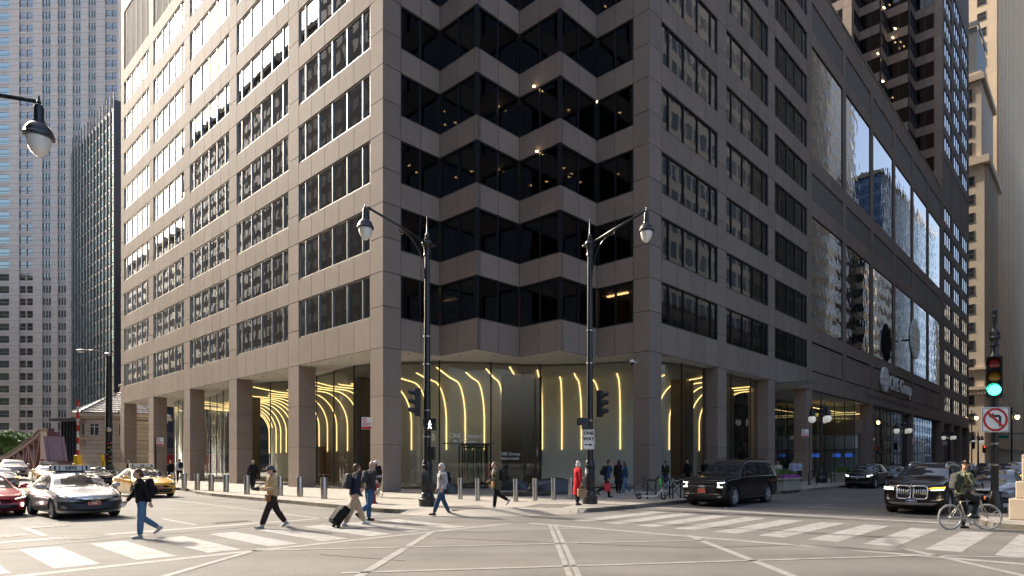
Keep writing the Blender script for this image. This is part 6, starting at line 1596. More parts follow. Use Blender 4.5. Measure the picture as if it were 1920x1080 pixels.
# ---------------- people ----------------
def cloth(name,c,var=.12,b=.5): return mat('cloth_'+name,c,.85,var=var,vscale=7,bump=b,bscale=16,spec=.2)
SK={'fair':mat('skin_fair',(.56,.33,.24),.5),'tan':mat('skin_tan',(.42,.235,.155),.5),'brown':mat('skin_brown',(.20,.105,.065),.5)}
def remesh(o,vox,it=4):
    m=o.modifiers.new('join','REMESH'); m.mode='VOXEL'; m.voxel_size=vox; m.use_smooth_shade=True
    s=o.modifiers.new('soft','SMOOTH'); s.factor=.5; s.iterations=it
    return o
def dirv(pitch,side=0.0,sg=1):
    return Vector((math.sin(R(pitch))*math.cos(R(side)),sg*math.sin(R(side)),-math.cos(R(pitch))*math.cos(R(side))))
def person(label,px=None,py=None,z=0.15,face=0,H=1.75,legs=((22,8),(-18,14)),arms=((-18,8,12),(20,8,18)),lean=3,headturn=0,headnod=0,
        top=('navy',(.02,.025,.05)),bottom=('khaki',(.42,.32,.21)),shoe=('white',(.62,.61,.58)),hair=('brown',(.06,.035,.02)),style='short',skin='fair',
        coat=0.0,flare=.0,wide=1.12,build=1.06,sleeve=1.0,shorts=False,hat=None,glasses=False,ov=None,pos=None,vox=.012,fingers=True,inner=None,group=None,feet=((0,0),(0,0)),skirt=None):
    k=H/1.715; J={}
    Lt,Ls,AH=.43*k,.42*k,.085*k
    hipz=0; a=[]
    for i,sg in ((0,1),(1,-1)):
        th,kn=legs[i]; hip=Vector((0,sg*.092*k,0)); kne=hip+dirv(th,1.5,sg)*Lt; ank=kne+dirv(th-kn,0,sg)*Ls; a.append((hip,kne,ank))
    low=min(q[2].z for q in a); hipz=-low+AH
    for i,sg in ((0,1),(1,-1)):
        for nm,v in zip(('hip','knee','ankle'),a[i]): J[nm+str(i)]=v+Vector((0,0,hipz))
        th,kn=legs[i]; fp=feet[i][0]; yaw=feet[i][1]
        # trailing foot lifts its heel
        pit=fp if fp else max(-8,min(70,(kn-th)*.95-4))
        J['toe'+str(i)]=J['ankle'+str(i)]+Vector((math.cos(R(pit))*.17*k,sg*.03*k+math.sin(R(yaw))*.1,-math.sin(R(pit))*.17*k-.045*k*math.cos(R(pit))))
    pel=Vector((0,0,hipz+.04*k)); up=Vector((math.sin(R(lean)),0,math.cos(R(lean))))
    J['pel']=pel; J['chest']=pel+up*.33*k; J['neck']=pel+up*.50*k; J['head']=J['neck']+up*.085*k+Vector((.028,0,.088))*k
    for i,sg in ((0,1),(1,-1)):
        ap,ab,eb=arms[i][:3]; inn=arms[i][3] if len(arms[i])>3 else 0
        sh=pel+up*.455*k+Vector((0,sg*.185*k*build**.5,0)); el=sh+dirv(ap,ab,sg)*.29*k; wr=el+dirv(ap+eb,ab-inn if inn else ab*.3,sg)*.25*k
        J['sh'+str(i)]=sh; J['el'+str(i)]=el; J['wr'+str(i)]=wr; J['hd'+str(i)]=wr+(wr-el).normalized()*.085*k
    if ov:
        for kk,v in ov.items(): J[kk]=Vector(v)
        for i in (0,1):
            if 'wr%d'%i in ov and 'hd%d'%i not in ov: J['hd%d'%i]=J['wr%d'%i]+(J['wr%d'%i]-J['el%d'%i]).normalized()*.085*k
    pel=J['pel']; up=J['neck']-pel; kt=up.length/.50; up.normalize(); J['chest']=pel+up*.33*kt
    p=pos if pos is not None else GP(px,py,z)
    sk=SK[skin]
    # body: one continuous skin surface
    b=MB(); hd=J['head']; Mh=Matrix.Translation(hd)@Matrix.Rotation(R(headturn),4,'Z')@Matrix.Rotation(R(headnod),4,'Y')
    b.M=Mh; b.ell((0,0,.02*k),(.094*k,.074*k,.100*k)); b.ell((.022*k,0,-.06*k),(.068*k,.056*k,.058*k)); b.ell((.055*k,0,-.085*k),(.03*k,.032*k,.025*k))
    b.ell((.098*k,0,-.018*k),(.020*k,.014*k,.024*k),8,6); b.ell((.082*k,0,.035*k),(.02*k,.05*k,.014*k),8,6); b.ell((.086*k,0,-.055*k),(.014*k,.024*k,.010*k),8,6)
    for sg in (1,-1): b.ell((-.005*k,sg*.077*k,-.005*k),(.018*k,.010*k,.030*k),8,6)
    b.M=None
    b.tube([hd+Vector((-.02,0,-.04))*k,J['neck']+Vector((0,0,0)),J['neck']-up*.06*k],[.053*k,.055*k,.075*k],10)
    b.tube([J['neck']-up*.05*k,J['chest'],pel-Vector((0,0,.03))],[(.10*k,.06*k),(.11*k,.07*k),(.11*k,.075*k)],12,up=(0,1,0))
    for i,sg in ((0,1),(1,-1)):
        b.tube([J['sh'+str(i)],J['el'+str(i)],J['wr'+str(i)]],[.045*k,.038*k,.027*k],8); b.tube([J['neck']-up*.06*k,J['sh'+str(i)]],[.05*k,.05*k],8)
        b.tube([J['hip'+str(i)],J['knee'+str(i)],J['knee'+str(i)].lerp(J['ankle'+str(i)],.35),J['ankle'+str(i)]],[.062*k,.046*k,.046*k,.036*k],10); b.tube([pel,J['hip'+str(i)]],[.07*k,.06*k],8)
        b.ell(J['ankle'+str(i)]-Vector((0,0,.01)),(.045*k,.04*k,.045*k),8,6)
        w_=J['wr'+str(i)]; h_=J['hd'+str(i)]; d=(h_-w_).normalized(); sd_=Vector((0,1,0))-d*d.y
        if sd_.length<.2: sd_=Vector((1,0,0))-d*d.x
        # hands hang with the palm toward the thigh: the finger row runs front to back
        fwd=Vector((1,0,0))-d*d.x
        row=(fwd if fwd.length>.4 else sd_).normalized(); pal=d.cross(row).normalized()*(-sg)
        b.tube([w_,w_+d*.045*k,w_+d*.095*k],[(.030*k,.017*k),(.042*k,.017*k),(.040*k,.014*k)],8,up=row)
        if fingers:
            for f in range(4):
                o_=row*((f-1.5)*-.0215*k); base=w_+d*.085*k+o_; L=(.064,.078,.074,.058)[f]*k
                mid=base+d*L*.5+pal*.010*k; tip=base+d*L*.78+pal*.036*k; b.tube([base-d*.02*k,mid,tip],[.0098*k,.0095*k,.0085*k],6)
            tb=w_+d*.03*k+row*.03*k; b.tube([tb,tb+row*.028*k+d*.025*k+pal*.012*k,tb+row*.030*k+d*.06*k+pal*.026*k],[.013*k,.0115*k,.0095*k],6)
    body=mk('person',b,sk,smooth=True,label=label,cat='person',group=group); body.location=p; body.rotation_euler=(0,0,R(face)); remesh(body,min(vox,.0085) if fingers else vox,2)
    fm=MB(); fm.M=Mh
    for sg in (1,-1): fm.ell((.088*k,sg*.030*k,.010*k),(.008*k,.012*k,.007*k),8,5); fm.tube([(.092*k,sg*.012*k,.034*k),(.090*k,sg*.034*k,.038*k),(.078*k,sg*.052*k,.030*k)],.005*k,5)
    mk('eyes',fm,mat('eye_dark',(.02,.014,.01),.3),body,smooth=True)
    lm=MB(); lm.M=Mh; lm.tube([(.094*k,-.024*k,-.058*k),(.102*k,0,-.056*k),(.094*k,.024*k,-.058*k)],.0055*k,5); mk('lips',lm,mat('lip',(.30,.10,.085),.5),body,smooth=True)
    if glasses:
        g=MB(); g.M=Mh
        for sg in (1,-1): g.ell((.098*k,sg*.034*k,.010*k),(.008*k,.028*k,.020*k),10,6); g.tube([(.09*k,sg*.055*k,.015*k),(-.01*k,sg*.08*k,.015*k)],.004*k,5)
        mk('sunglasses',g,M_blackm,body,smooth=True)
    # trousers
    tm=cloth(*bottom); t=MB()
    t.tube([pel+up*.06*k,pel-Vector((0,0,.02))*k,pel-Vector((0,0,.11))*k],[(.145*k*build,.105*k*build),(.165*k*build,.125*k*build),(.13*k,.11*k)],14,up=(0,1,0))
    for i in (0,1):
        hp,kn_,an=J['hip'+str(i)],J['knee'+str(i)],J['ankle'+str(i)]
        if shorts: t.tube([hp,hp.lerp(kn_,.5),kn_+ (kn_-hp)*.05],[.10*k,.095*k,.09*k],12)
        else: t.tube([hp,hp.lerp(kn_,.5),kn_,kn_.lerp(an,.4),kn_.lerp(an,.93)],[.100*k*build**.5,.088*k*wide**.5,.070*k*wide**.7,.066*k*wide,.054*k*wide],12)
    remesh(mk('trousers' if not shorts else 'shorts',t,tm,body,smooth=True),vox,3)
    # jacket
    jm=cloth(*top); j=MB(); hem=pel-Vector((0,0,.06+coat))*k
    pts=[hem,pel+up*.02*kt,pel+up*.16*kt,J['chest'],pel+up*.42*kt,pel+up*.485*kt,J['neck']+up*.035*kt]
    if coat>.2: pts.insert(1,hem.lerp(pel,.5))
    rr=[(.175+flare,.135+flare*.8),(.17,.13),(.160,.120),(.190,.135),(.180,.112),(.125,.092),(.072,.070)]
    if coat>.2: rr.insert(1,(.18+flare*.6,.138+flare*.5))
    j.tube(pts,[(a_*k*build,b_*k*build) for a_,b_ in rr],16,up=(0,1,0))
    if coat>.12:  # cover the thighs
        for i in (0,1): j.tube([J['hip'+str(i)],J['hip'+str(i)].lerp(J['knee'+str(i)],min(.95,coat*1.9))],[.118*k,.108*k],10)
    for i,sg in ((0,1),(1,-1)):
        s_,e_,w_=J['sh'+str(i)],J['el'+str(i)],J['wr'+str(i)]
        j.ell(s_+Vector((0,-sg*.02,-.01)),(.080*k*build,.074*k,.070*k)); j.tube([J['neck']+up*.005*kt,s_+Vector((0,-sg*.01,.005))],[.066*k,.066*k],10)
        if sleeve>=1: j.tube([s_,s_.lerp(e_,.5),e_,e_.lerp(w_,.5),e_.lerp(w_,.97)],[.074*k*build,.064*k,.056*k,.051*k,.043*k],10)
        else: j.tube([s_,s_.lerp(e_,sleeve)],[.074*k,.066*k],10)
    remesh(mk('coat' if coat>.2 else 'jacket',j,jm,body,smooth=True),vox,3)
    if inner:
        im=MB(); im.ell(J['chest']+Vector((.052,0,.02))*k,(.085*k,.07*k,.20*k)); mk('shirt',im,cloth(*inner),body,smooth=True)
    # shoes
    sm=mat('shoe_'+shoe[0],shoe[1],.55)
    for i,sg in ((0,1),(1,-1)):
        an,to=J['ankle'+str(i)],J['toe'+str(i)]; d=(to-an); d.normalize(); f_=Vector((d.x,d.y,d.z)); 
        heel=an+Vector((-.045,0,-.055))*k
        fl_=(to-(an+Vector((0,0,-.045))*k)); fl_.normalize(); upv=Vector((0,1,0)).cross(fl_).normalized()*-1
        if upv.z<0: upv=-upv
        base=an-upv*.050*k
        m_=MB().tube([base-fl_*.075*k,base-fl_*.03*k+upv*.01*k,base+fl_*.07*k,base+fl_*.15*k-upv*.006*k,base+fl_*.195*k-upv*.012*k],[(.030*k,.028*k),(.046*k,.040*k),(.038*k,.046*k),(.028*k,.046*k),(.014*k,.028*k)],10,up=tuple(upv))
        m_.tube([an+upv*.045*k,base],[.045*k,.046*k],8)
        o=mk('shoe',m_,sm,body,smooth=True); remesh(o,.011,2)
        s2=MB().tube([base-fl_*.078*k-upv*.034*k,base+fl_*.07*k-upv*.034*k,base+fl_*.19*k-upv*.032*k],[(.010*k,.036*k),(.010*k,.048*k),(.008*k,.034*k)],10,up=tuple(upv)); mk('sole',s2,mat('sole_'+('w' if shoe[1][0]>.3 else 'd'),(.55,.54,.52) if shoe[1][0]>.3 else (.03,.028,.026),.7),o)
    # hair or hat
    hm=mat('hair_'+hair[0],hair[1],.55,var=.3,vscale=30,bump=.6,bscale=60,stretch=(1,1,.3))
    if style!='bald':
        h=MB(); h.M=Mh
        h.ell((-.018*k,0,.042*k),(.098*k,.084*k,.096*k)); h.ell((-.045*k,0,-.01*k),(.070*k,.076*k,.085*k))
        if style=='bob': h.ell((-.04*k,0,-.045*k),(.075*k,.090*k,.10*k)); [h.ell((.02*k,sg*.074*k,-.03*k),(.04*k,.022*k,.10*k)) for sg in (1,-1)]
        if style=='long': h.tube([(-.06*k,0,.03*k),(-.09*k,0,-.10*k),(-.10*k,0,-.26*k)],[(.07*k,.05*k),(.085*k,.05*k),(.06*k,.03*k)],10,up=(0,1,0)); [h.ell((.0,sg*.078*k,-.05*k),(.045*k,.022*k,.11*k)) for sg in (1,-1)]
        if style=='pony': h.tube([(-.09*k,0,.04*k),(-.15*k,0,.03*k),(-.19*k,0,-.05*k),(-.18*k,0,-.16*k)],[.028*k,.036*k,.034*k,.012*k],8)
        if style=='bun': h.ell((-.12*k,0,.03*k),.042*k)
        if style=='tied': h.ell((-.10*k,0,-.045*k),(.045*k,.05*k,.05*k))
        remesh(mk('hair',h,hm,body,smooth=True),.011,2)
    if style=='beard' or 'beard' in (hat or ''):
        bm=MB(); bm.M=Mh; bm.ell((.040*k,0,-.085*k),(.062*k,.060*k,.045*k)); mk('beard',bm,hm,body,smooth=True)
    if hat and hat!='beard':
        c=hat[1]; hh=MB(); hh.M=Mh
        if hat[0]=='cap':
            hh.ell((-.008*k,0,.055*k),(.108*k,.092*k,.085*k)); hh._add([(.07*k,-.07*k,.055*k),(.165*k,-.05*k,.040*k),(.185*k,0,.045*k),(.165*k,.05*k,.040*k),(.07*k,.07*k,.055*k),(.07*k,-.07*k,.068*k),(.165*k,-.05*k,.052*k),(.185*k,0,.057*k),(.165*k,.05*k,.052*k),(.07*k,.07*k,.068*k)],[(4,3,2,1,0),(5,6,7,8,9),(0,1,6,5),(1,2,7,6),(2,3,8,7),(3,4,9,8)])
            cp=mk('cap',hh,cloth('cap'+hat[2],c),body,smooth=True,angle=40)
            if len(hat)>3: e=MB(); e.M=Mh; e.ell((.098*k,0,.085*k),(.012*k,.028*k,.022*k)); mk('cap_badge',e,mat('badge',hat[3],.6),cp)
        else:
            hh.ell((-.005*k,0,.06*k),(.128*k,.098*k,.088*k)); cp=mk('helmet',hh,mat('helmet_white',(.66,.66,.62),.35),body,smooth=True)
            v=MB(); v.M=Mh
            for yy in (-.05,0,.05):
                for xx in (-.06,.0,.06): v.ell((xx*k,yy*k,.06*k+.085*k*math.sqrt(max(0,1-(xx/.128)**2-(yy/.098)**2))),(.024*k,.011*k,.008*k),6,4)
            mk('helmet_vents',v,M_blackm,cp)
    body['J']=0; del body['J']
    return body,J,p,face,k
def place(o,P,local):
    p,f=P[2],R(P[3]); c,s=math.cos(f),math.sin(f)
    o.location=(p.x+local[0]*c-local[1]*s,p.y+local[0]*s+local[1]*c,p.z+local[2]); o.rotation_euler[2]=f
def backpack(P,label,c,sc=1.0,drop=0.0,lean=0):
    J=P[1]; k=P[4]; m=cloth('pack_'+c[0],c[1],b=.3)
    r=thing('backpack',label,'backpack'); loc=J['chest']+Vector((-.20*k*sc-.01,0,.02-drop)); place(r,P,loc); r.rotation_euler[1]=R(lean)
    mk('sack',MB().bbox(-.085*sc,.075*sc,-.15*sc,.15*sc,-.23*sc,.22*sc,.072*sc),m,r,smooth=True)
    mk('front_pocket',MB().bbox(-.125*sc,-.07*sc,-.12*sc,.12*sc,-.20*sc,.0,.027*sc),m,r,smooth=True)
    for sg in (1,-1):
        ch=J['chest']; sh=J['sh0' if sg>0 else 'sh1']; base=loc
        pts=[Vector((.02,sg*.09,.20*sc)),sh-base+Vector((.0,-sg*.05,.085*k)),sh-base+Vector((.115*k,-sg*.05,.0)),sh-base+Vector((.135*k,-sg*.045,-.16*k)),Vector((.10,sg*.16,-.12))]
        mk('strap',MB().tube(cr(pts,4) if False else [tuple(q) for q in pts],[(.008,.026)]*5,8),m,r,smooth=True)
    return r
WH=('white',(.60,.59,.56)); BKS=('black',(.015,.015,.015)); GRS=('grey',(.34,.34,.33)); BRS=('brown',(.06,.03,.018))
JEAN=('jeans',(.085,.165,.27)); DJEAN=('darkjeans',(.035,.07,.13)); BLK=('blackcloth',(.010,.010,.011))
fL=48.85+180; fR=48.85
# 1 woman in jeans
P=person('woman in black jumper and light blue jeans striding over the crosswalk',266,1009,0,fL-4,1.62,((6,4),(-6,46)),((-26,10,14),(16,8,20)),6,0,2,('jumper',(.010,.010,.012)),JEAN,GRS,('auburn',(.075,.03,.015)),'tied','fair',vox=.011,wide=1.15)
backpack(P,'black backpack on the woman in blue jeans',('black',(.012,.012,.016)),1.0,.02,8)
cup=thing('paper_cup','small pale paper cup in the hand of the woman in jeans','cup'); place(cup,P,P[1]['hd1']+Vector((.02,0,-.03))); mk('cup',MB().lathe([(.026,-.05),(.036,.05),(.036,.055),(.0,.056)],12),M_white,cup,smooth=True,angle=40); mk('lid',MB().lathe([(.038,.055),(.036,.068),(.0,.07)],12),M_ink,cup)
# 2 photographer
P=person('person in tan jacket and grey cap holding a camera while crossing',511,989,0,fL,1.74,((26,6),(-22,12)),((12,10,72,34),(10,10,76,34)),2,0,8,('tanjacket',(.50,.37,.215)),('plum',(.035,.022,.024)),GRS,('black',(.02,.014,.012)),'tied','fair',glasses=True,hat=('cap',(.075,.085,.11),'blue',(.7,.3,.12)),vox=.011,wide=1.3,build=1.05)
c=thing('camera_body','black camera held by the person in the tan jacket','camera'); place(c,P,(P[1]['hd0']+P[1]['hd1'])/2+Vector((.03,0,.03))); mk('body',MB().bbox(-.03,.03,-.07,.07,-.05,.045,.01).bbox(-.02,.02,-.03,.03,.04,.07,.01),M_blackm,c); mk('lens',MB().lathe([(.04,.02),(.042,.12),(.036,.125),(.0,.11)],14,axis='x'),M_blackm,c); C_=(P[1]['hd0']+P[1]['hd1'])/2+Vector((.03,0,.03)); N_=P[1]['neck']-C_; mk('strap',MB().tube([(0,.07,.02),tuple(N_+Vector((.135,.085,-.12))),tuple(N_+Vector((.04,.085,.035))),tuple(N_+Vector((-.07,0,.05))),tuple(N_+Vector((.04,-.085,.035))),tuple(N_+Vector((.135,-.085,-.12))),(0,-.07,.02)],.009,5),M_blackm,c)
c=thing('leather_pouch','small brown leather pouch hanging at the hip of the person in the tan jacket','pouch'); place(c,P,P[1]['pel']+Vector((.17,.12,-.07))); mk('pouch',MB().bbox(-.05,.05,-.09,.09,-.11,.09,.03),mat('leather',(.24,.09,.025),.45),c,smooth=True); mk('flap',MB().bbox(.03,.062,-.085,.085,-.02,.09,.01),mat('leather',(.24,.09,.025),.45),c)
# 3, 4 two men crossing
P=person('man in navy sweater and khaki trousers pulling a suitcase',665,985,0,fR-6,1.78,((24,4),(-18,8)),((-4,6,70),(-24,12,8)),4,4,0,('navy',(.018,.022,.042)),('khaki',(.46,.35,.235)),WH,('brown',(.075,.042,.022)),'short','fair',glasses=True,vox=.011,wide=1.25,build=1.08,hat='beard')
backpack(P,'grey backpack on the man in the navy sweater',('grey',(.045,.045,.050)),1.0,.02,4); J3=P
sc_=thing('suitcase','black wheeled suitcase trailing behind the man in khaki','suitcase'); place(sc_,P,Vector((-.72,-.25,.12))); sc_.rotation_euler[1]=R(38)
mk('shell',MB().bbox(-.12,.12,-.19,.19,0,.56,.03),cloth('case',(.014,.014,.015),b=.2),sc_,smooth=True,angle=50); mk('pocket',MB().bbox(-.15,-.115,-.16,.16,.05,.40,.012),cloth('case',(.014,.014,.015)),sc_); mk('pull_handle',MB().tube([(.08,-.10,.5),(.08,-.10,1.02),(.08,.10,1.02),(.08,.10,.5)],.012,6),M_steel,sc_)
for sg in (1,-1): mk('wheel',MB().lathe([(.05,-.02),(.05,.02)],10,(.10,sg*.16,-.01),axis='y'),M_blackm,sc_)
P=person('bald man in dark grey jacket and blue jeans beside the man with the suitcase',693,977,0,fR-4,1.80,((4,4),(-8,44)),((10,6,25),(-8,8,20)),5,0,6,('charcoal',(.045,.042,.048)),('bluejeans',(.04,.10,.21)),BKS,('greyb',(.2,.2,.2)),'bald','fair',vox=.012,build=1.08)
backpack(P,'slim dark backpack on the bald man',('slim',(.05,.05,.055)),.8,0,4)
# 6 man in grey
P=person('white haired man in pale grey jacket and jeans stepping off the kerb',828,965,.03,fL-12,1.76,((24,4),(-16,10)),((-8,10,38,15),(-10,10,34,12)),-2,0,2,('palegrey',(.40,.40,.42)),DJEAN,BRS,('whitehair',(.55,.54,.52)),'beard','fair',vox=.011,build=1.10,wide=1.15)
backpack(P,'black backpack on the man in the pale grey jacket',('black2',(.014,.014,.016)),.9,.02,0)
# 7 woman olive
P=person('woman in olive jacket and black leggings walking off the kerb',930,955,.10,fL-18,1.68,((10,4),(-24,36)),((12,8,62,30),(-14,8,40)),4,0,2,('olive',(.075,.075,.045)),BLK,GRS,('lightbrown',(.16,.10,.06)),'pony','fair',coat=.16,flare=.02,vox=.012,inner=('whiteshirt',(.6,.6,.58)))
backpack(P,'black backpack on the woman in the olive jacket',('black3',(.014,.014,.016)),.9,.04,4)
c=thing('shoulder_purse','small tan purse on the hip of the woman in the olive jacket','purse'); place(c,P,P[1]['pel']+Vector((.16,.10,-.02))); mk('pouch',MB().bbox(-.04,.04,-.07,.07,-.10,.10,.02),mat('leather_tan',(.32,.16,.06),.5),c); mk('strap',MB().tube([(0,.05,.10),(-.10,-.06,.32),(-.16,-.16,.50)],.007,5),mat('leather_tan',(.32,.16,.06),.5),c)
# 8 red coat
P=person('white haired woman in long red coat waiting by the lamp post',1083,947,.15,28,1.66,((3,2),(-3,2)),((6,6,70,40),(-4,12,10)),1,20,0,('redcoat',(.42,.012,.018)),BLK,BKS,('silverhair',(.62,.60,.56)),'bob','fair',coat=.50,flare=.05,vox=.012)
c=thing('tan_handbag','tan leather handbag carried by the woman in the red coat','handbag'); place(c,P,P[1]['hd1']+Vector((0,-.02,-.27))); M_bag=mat('bag_tan',(.26,.16,.085),.5,var=.2,vscale=8); mk('bag',MB().bbox(-.17,.17,-.07,.07,-.17,.13,.03),M_bag,c); mk('handles',MB().tube([(-.09,.03,.12),(-.06,.02,.26),(.06,.02,.26),(.09,.03,.12)],.010,6).tube([(-.09,-.03,.12),(-.06,-.02,.26),(.06,-.02,.26),(.09,-.03,.12)],.010,6),M_bag,c)
# 9-11 group behind the lamp post
P=person('man in navy jacket with hand at his mouth walking with a red carrier bag',1138,933,.15,15,1.74,((14,10),(-14,48)),((20,10,120,35),(-16,10,14)),8,0,4,('royalnavy',(.016,.05,.13)),BLK,BKS,('black',(.015,.013,.012)),'short','tan',vox=.013,coat=.10,build=1.08,fingers=False)
backpack(P,'black backpack on the man in the navy jacket',('black4',(.012,.012,.014)),1.0,.06,14)
c=thing('carrier_bag','bright red carrier bag held by the man in the navy jacket','bag'); place(c,P,P[1]['hd1']+Vector((-.04,0,-.32))); mk('bag',MB().bbox(-.14,.14,-.06,.06,-.20,.18,.02),mat('bag_red',(.55,.02,.035),.6,var=.15,vscale=9),c); mk('handles',MB().tube([(-.06,0,.17),(0,0,.36),(.06,0,.17)],.008,5),mat('bag_red',(.55,.02,.035)),c)
person('woman in long black coat seen behind the denim jacketed woman',1160,925,.15,70,1.72,((6,4),(-8,10)),((-6,8,20),(10,8,20)),3,0,0,('blackcoat',(.014,.014,.015)),BLK,BKS,('black',(.015,.013,.012)),'long','tan',coat=.42,flare=.04,vox=.015,fingers=False)
person('woman in denim jacket, sunglasses and wide jeans walking past the glass',1171,928,.15,205,1.66,((14,6),(-20,30)),((-8,8,10),(-12,14,20)),2,0,8,('denimjacket',(.03,.075,.15)),('widejeans',(.10,.18,.27)),WH,('brown',(.06,.035,.02)),'long','fair',glasses=True,vox=.013,wide=1.4,inner=('printtop',(.42,.40,.44)),fingers=False)
# 12-15 by the bikes
person('woman with pink hair and black top standing behind the parked bicycles',1236,918,.15,235,1.68,((5,4),(-5,4)),((8,8,25),(-6,8,20)),1,0,0,BLK,BLK,BKS,('pinkish',(.42,.17,.12)),'long','fair',vox=.014,fingers=False)
person('man in open olive jacket and light blue shirt behind the bicycles',1248,916,.15,232,1.68,((5,4),(-5,4)),((5,12,20),(-6,12,20)),1,0,18,('darkolive',(.045,.042,.022)),DJEAN,BKS,('black',(.015,.013,.012)),'short','tan',vox=.014,inner=('aqua',(.28,.52,.60)),fingers=False)
person('bearded man in black jacket behind the large black wagon',1290,917,.15,225,1.74,((5,4),(-5,4)),((10,26,20),(-6,16,30)),2,0,0,('blackjacket',(.012,.012,.014)),BLK,BKS,('black',(.015,.013,.012)),'short','tan',hat='beard',vox=.014,fingers=False)
person('figure in black with woolly hair mostly hidden behind the large black wagon',1322,914,.15,240,1.72,((5,4),(-5,4)),((5,8,20),(-6,8,20)),1,0,0,BLK,BLK,BKS,('greybrown',(.12,.09,.07)),'bun','brown',vox=.016,fingers=False)
# right street walkers
person('woman in beige jacket walking behind the stone planter',1459,912,.15,250,1.66,((10,5),(-12,12)),((-10,8,15),(12,8,15)),2,0,0,('beige',(.48,.42,.35)),('cream',(.5,.46,.4)),WH,('brown',(.06,.035,.02)),'pony','tan',vox=.016,fingers=False)
person('man in pale lilac shirt and khaki trousers walking along the right street',1487,906,.15,240,1.78,((12,5),(-14,16)),((-14,10,15),(14,10,15)),2,0,0,('lilac',(.42,.42,.58)),('khaki2',(.33,.26,.17)),BKS,('black',(.015,.013,.012)),'short','brown',vox=.016,build=1.08,fingers=False)
person('man in light blue shirt and dark trousers close behind the man in lilac',1498,904,.15,240,1.74,((-10,14),(12,5)),((12,8,15),(-12,8,15)),2,0,0,('paleblue',(.40,.47,.58)),BLK,BKS,('black',(.015,.013,.012)),'short','tan',vox=.016,fingers=False)
# left pavement
person('person in black seen from behind among the far granite columns',320,905,.15,140,1.70,((8,5),(-10,12)),((-8,8,15),(10,8,15)),2,0,0,BLK,BLK,BKS,('blond',(.40,.26,.13)),'short','fair',vox=.016,fingers=False)
P=person('man in white sleeves with dark backpack walking away past the far columns',337,904.5,.15,140,1.84,((12,5),(-12,16)),((-8,10,15),(10,10,15)),2,0,0,('whitesleeve',(.50,.50,.54)),BLK,WH,('brown',(.06,.035,.02)),'short','fair',vox=.015,fingers=False)
backpack(P,'dark backpack on the man in white sleeves',('dark5',(.018,.018,.026)),1.05,0,0)
P=person('person in black coat with pale cap carrying a yellow bag between the columns',474,919,.15,100,1.70,((10,5),(-12,14)),((-10,12,15),(8,8,15)),2,10,0,BLK,('charcoal2',(.02,.018,.02)),('taupe',(.25,.22,.2)),('blond',(.40,.28,.16)),'pony','fair',hat=('cap',(.45,.40,.33),'pale'),vox=.014,coat=.2,fingers=False)
backpack(P,'black backpack on the person carrying the yellow bag',('black6',(.012,.012,.014)),1.0,0,0)
c=thing('yellow_bag','yellow plastic bag held by the person in the black coat','bag'); place(c,P,P[1]['hd0']+Vector((0,0,-.18))); mk('bag',MB().ell((0,0,0),(.11,.09,.15)),mat('bag_yellow',(.62,.33,.06),.5,var=.2,vscale=10),c,smooth=True); mk('knot',MB().tube([(0,0,.12),(0,0,.20)],[.03,.05],8),mat('bag_yellow',(.62,.33,.06)),c)
person('person in navy with grey hair seen from behind near the yellow barrier post',163,0,.15,120,1.78,((5,4),(-5,4)),((5,10,15),(-6,10,15)),1,0,0,('navyback',(.02,.03,.055)),BLK,BKS,('grey2',(.22,.2,.18)),'short','fair',vox=.018,fingers=False,pos=W(-4.3,36.5,.16))
person('person in black with pale hair beside the cobra lamp pole',183,0,.15,200,1.70,((5,4),(-5,4)),((5,10,15),(-6,10,15)),1,0,0,BLK,BLK,BKS,('pale',(.45,.38,.3)),'short','fair',vox=.018,fingers=False,pos=W(-4.2,31.0,.16))
person('dark figure standing inside the lobby behind the curved glass',656,0,.15,-20,1.76,((3,3),(-3,3)),((5,8,15),(-6,8,15)),1,0,0,BLK,BLK,BKS,('black',(.015,.013,.012)),'short','brown',vox=.018,fingers=False,pos=W(5.6,8.3,.16))

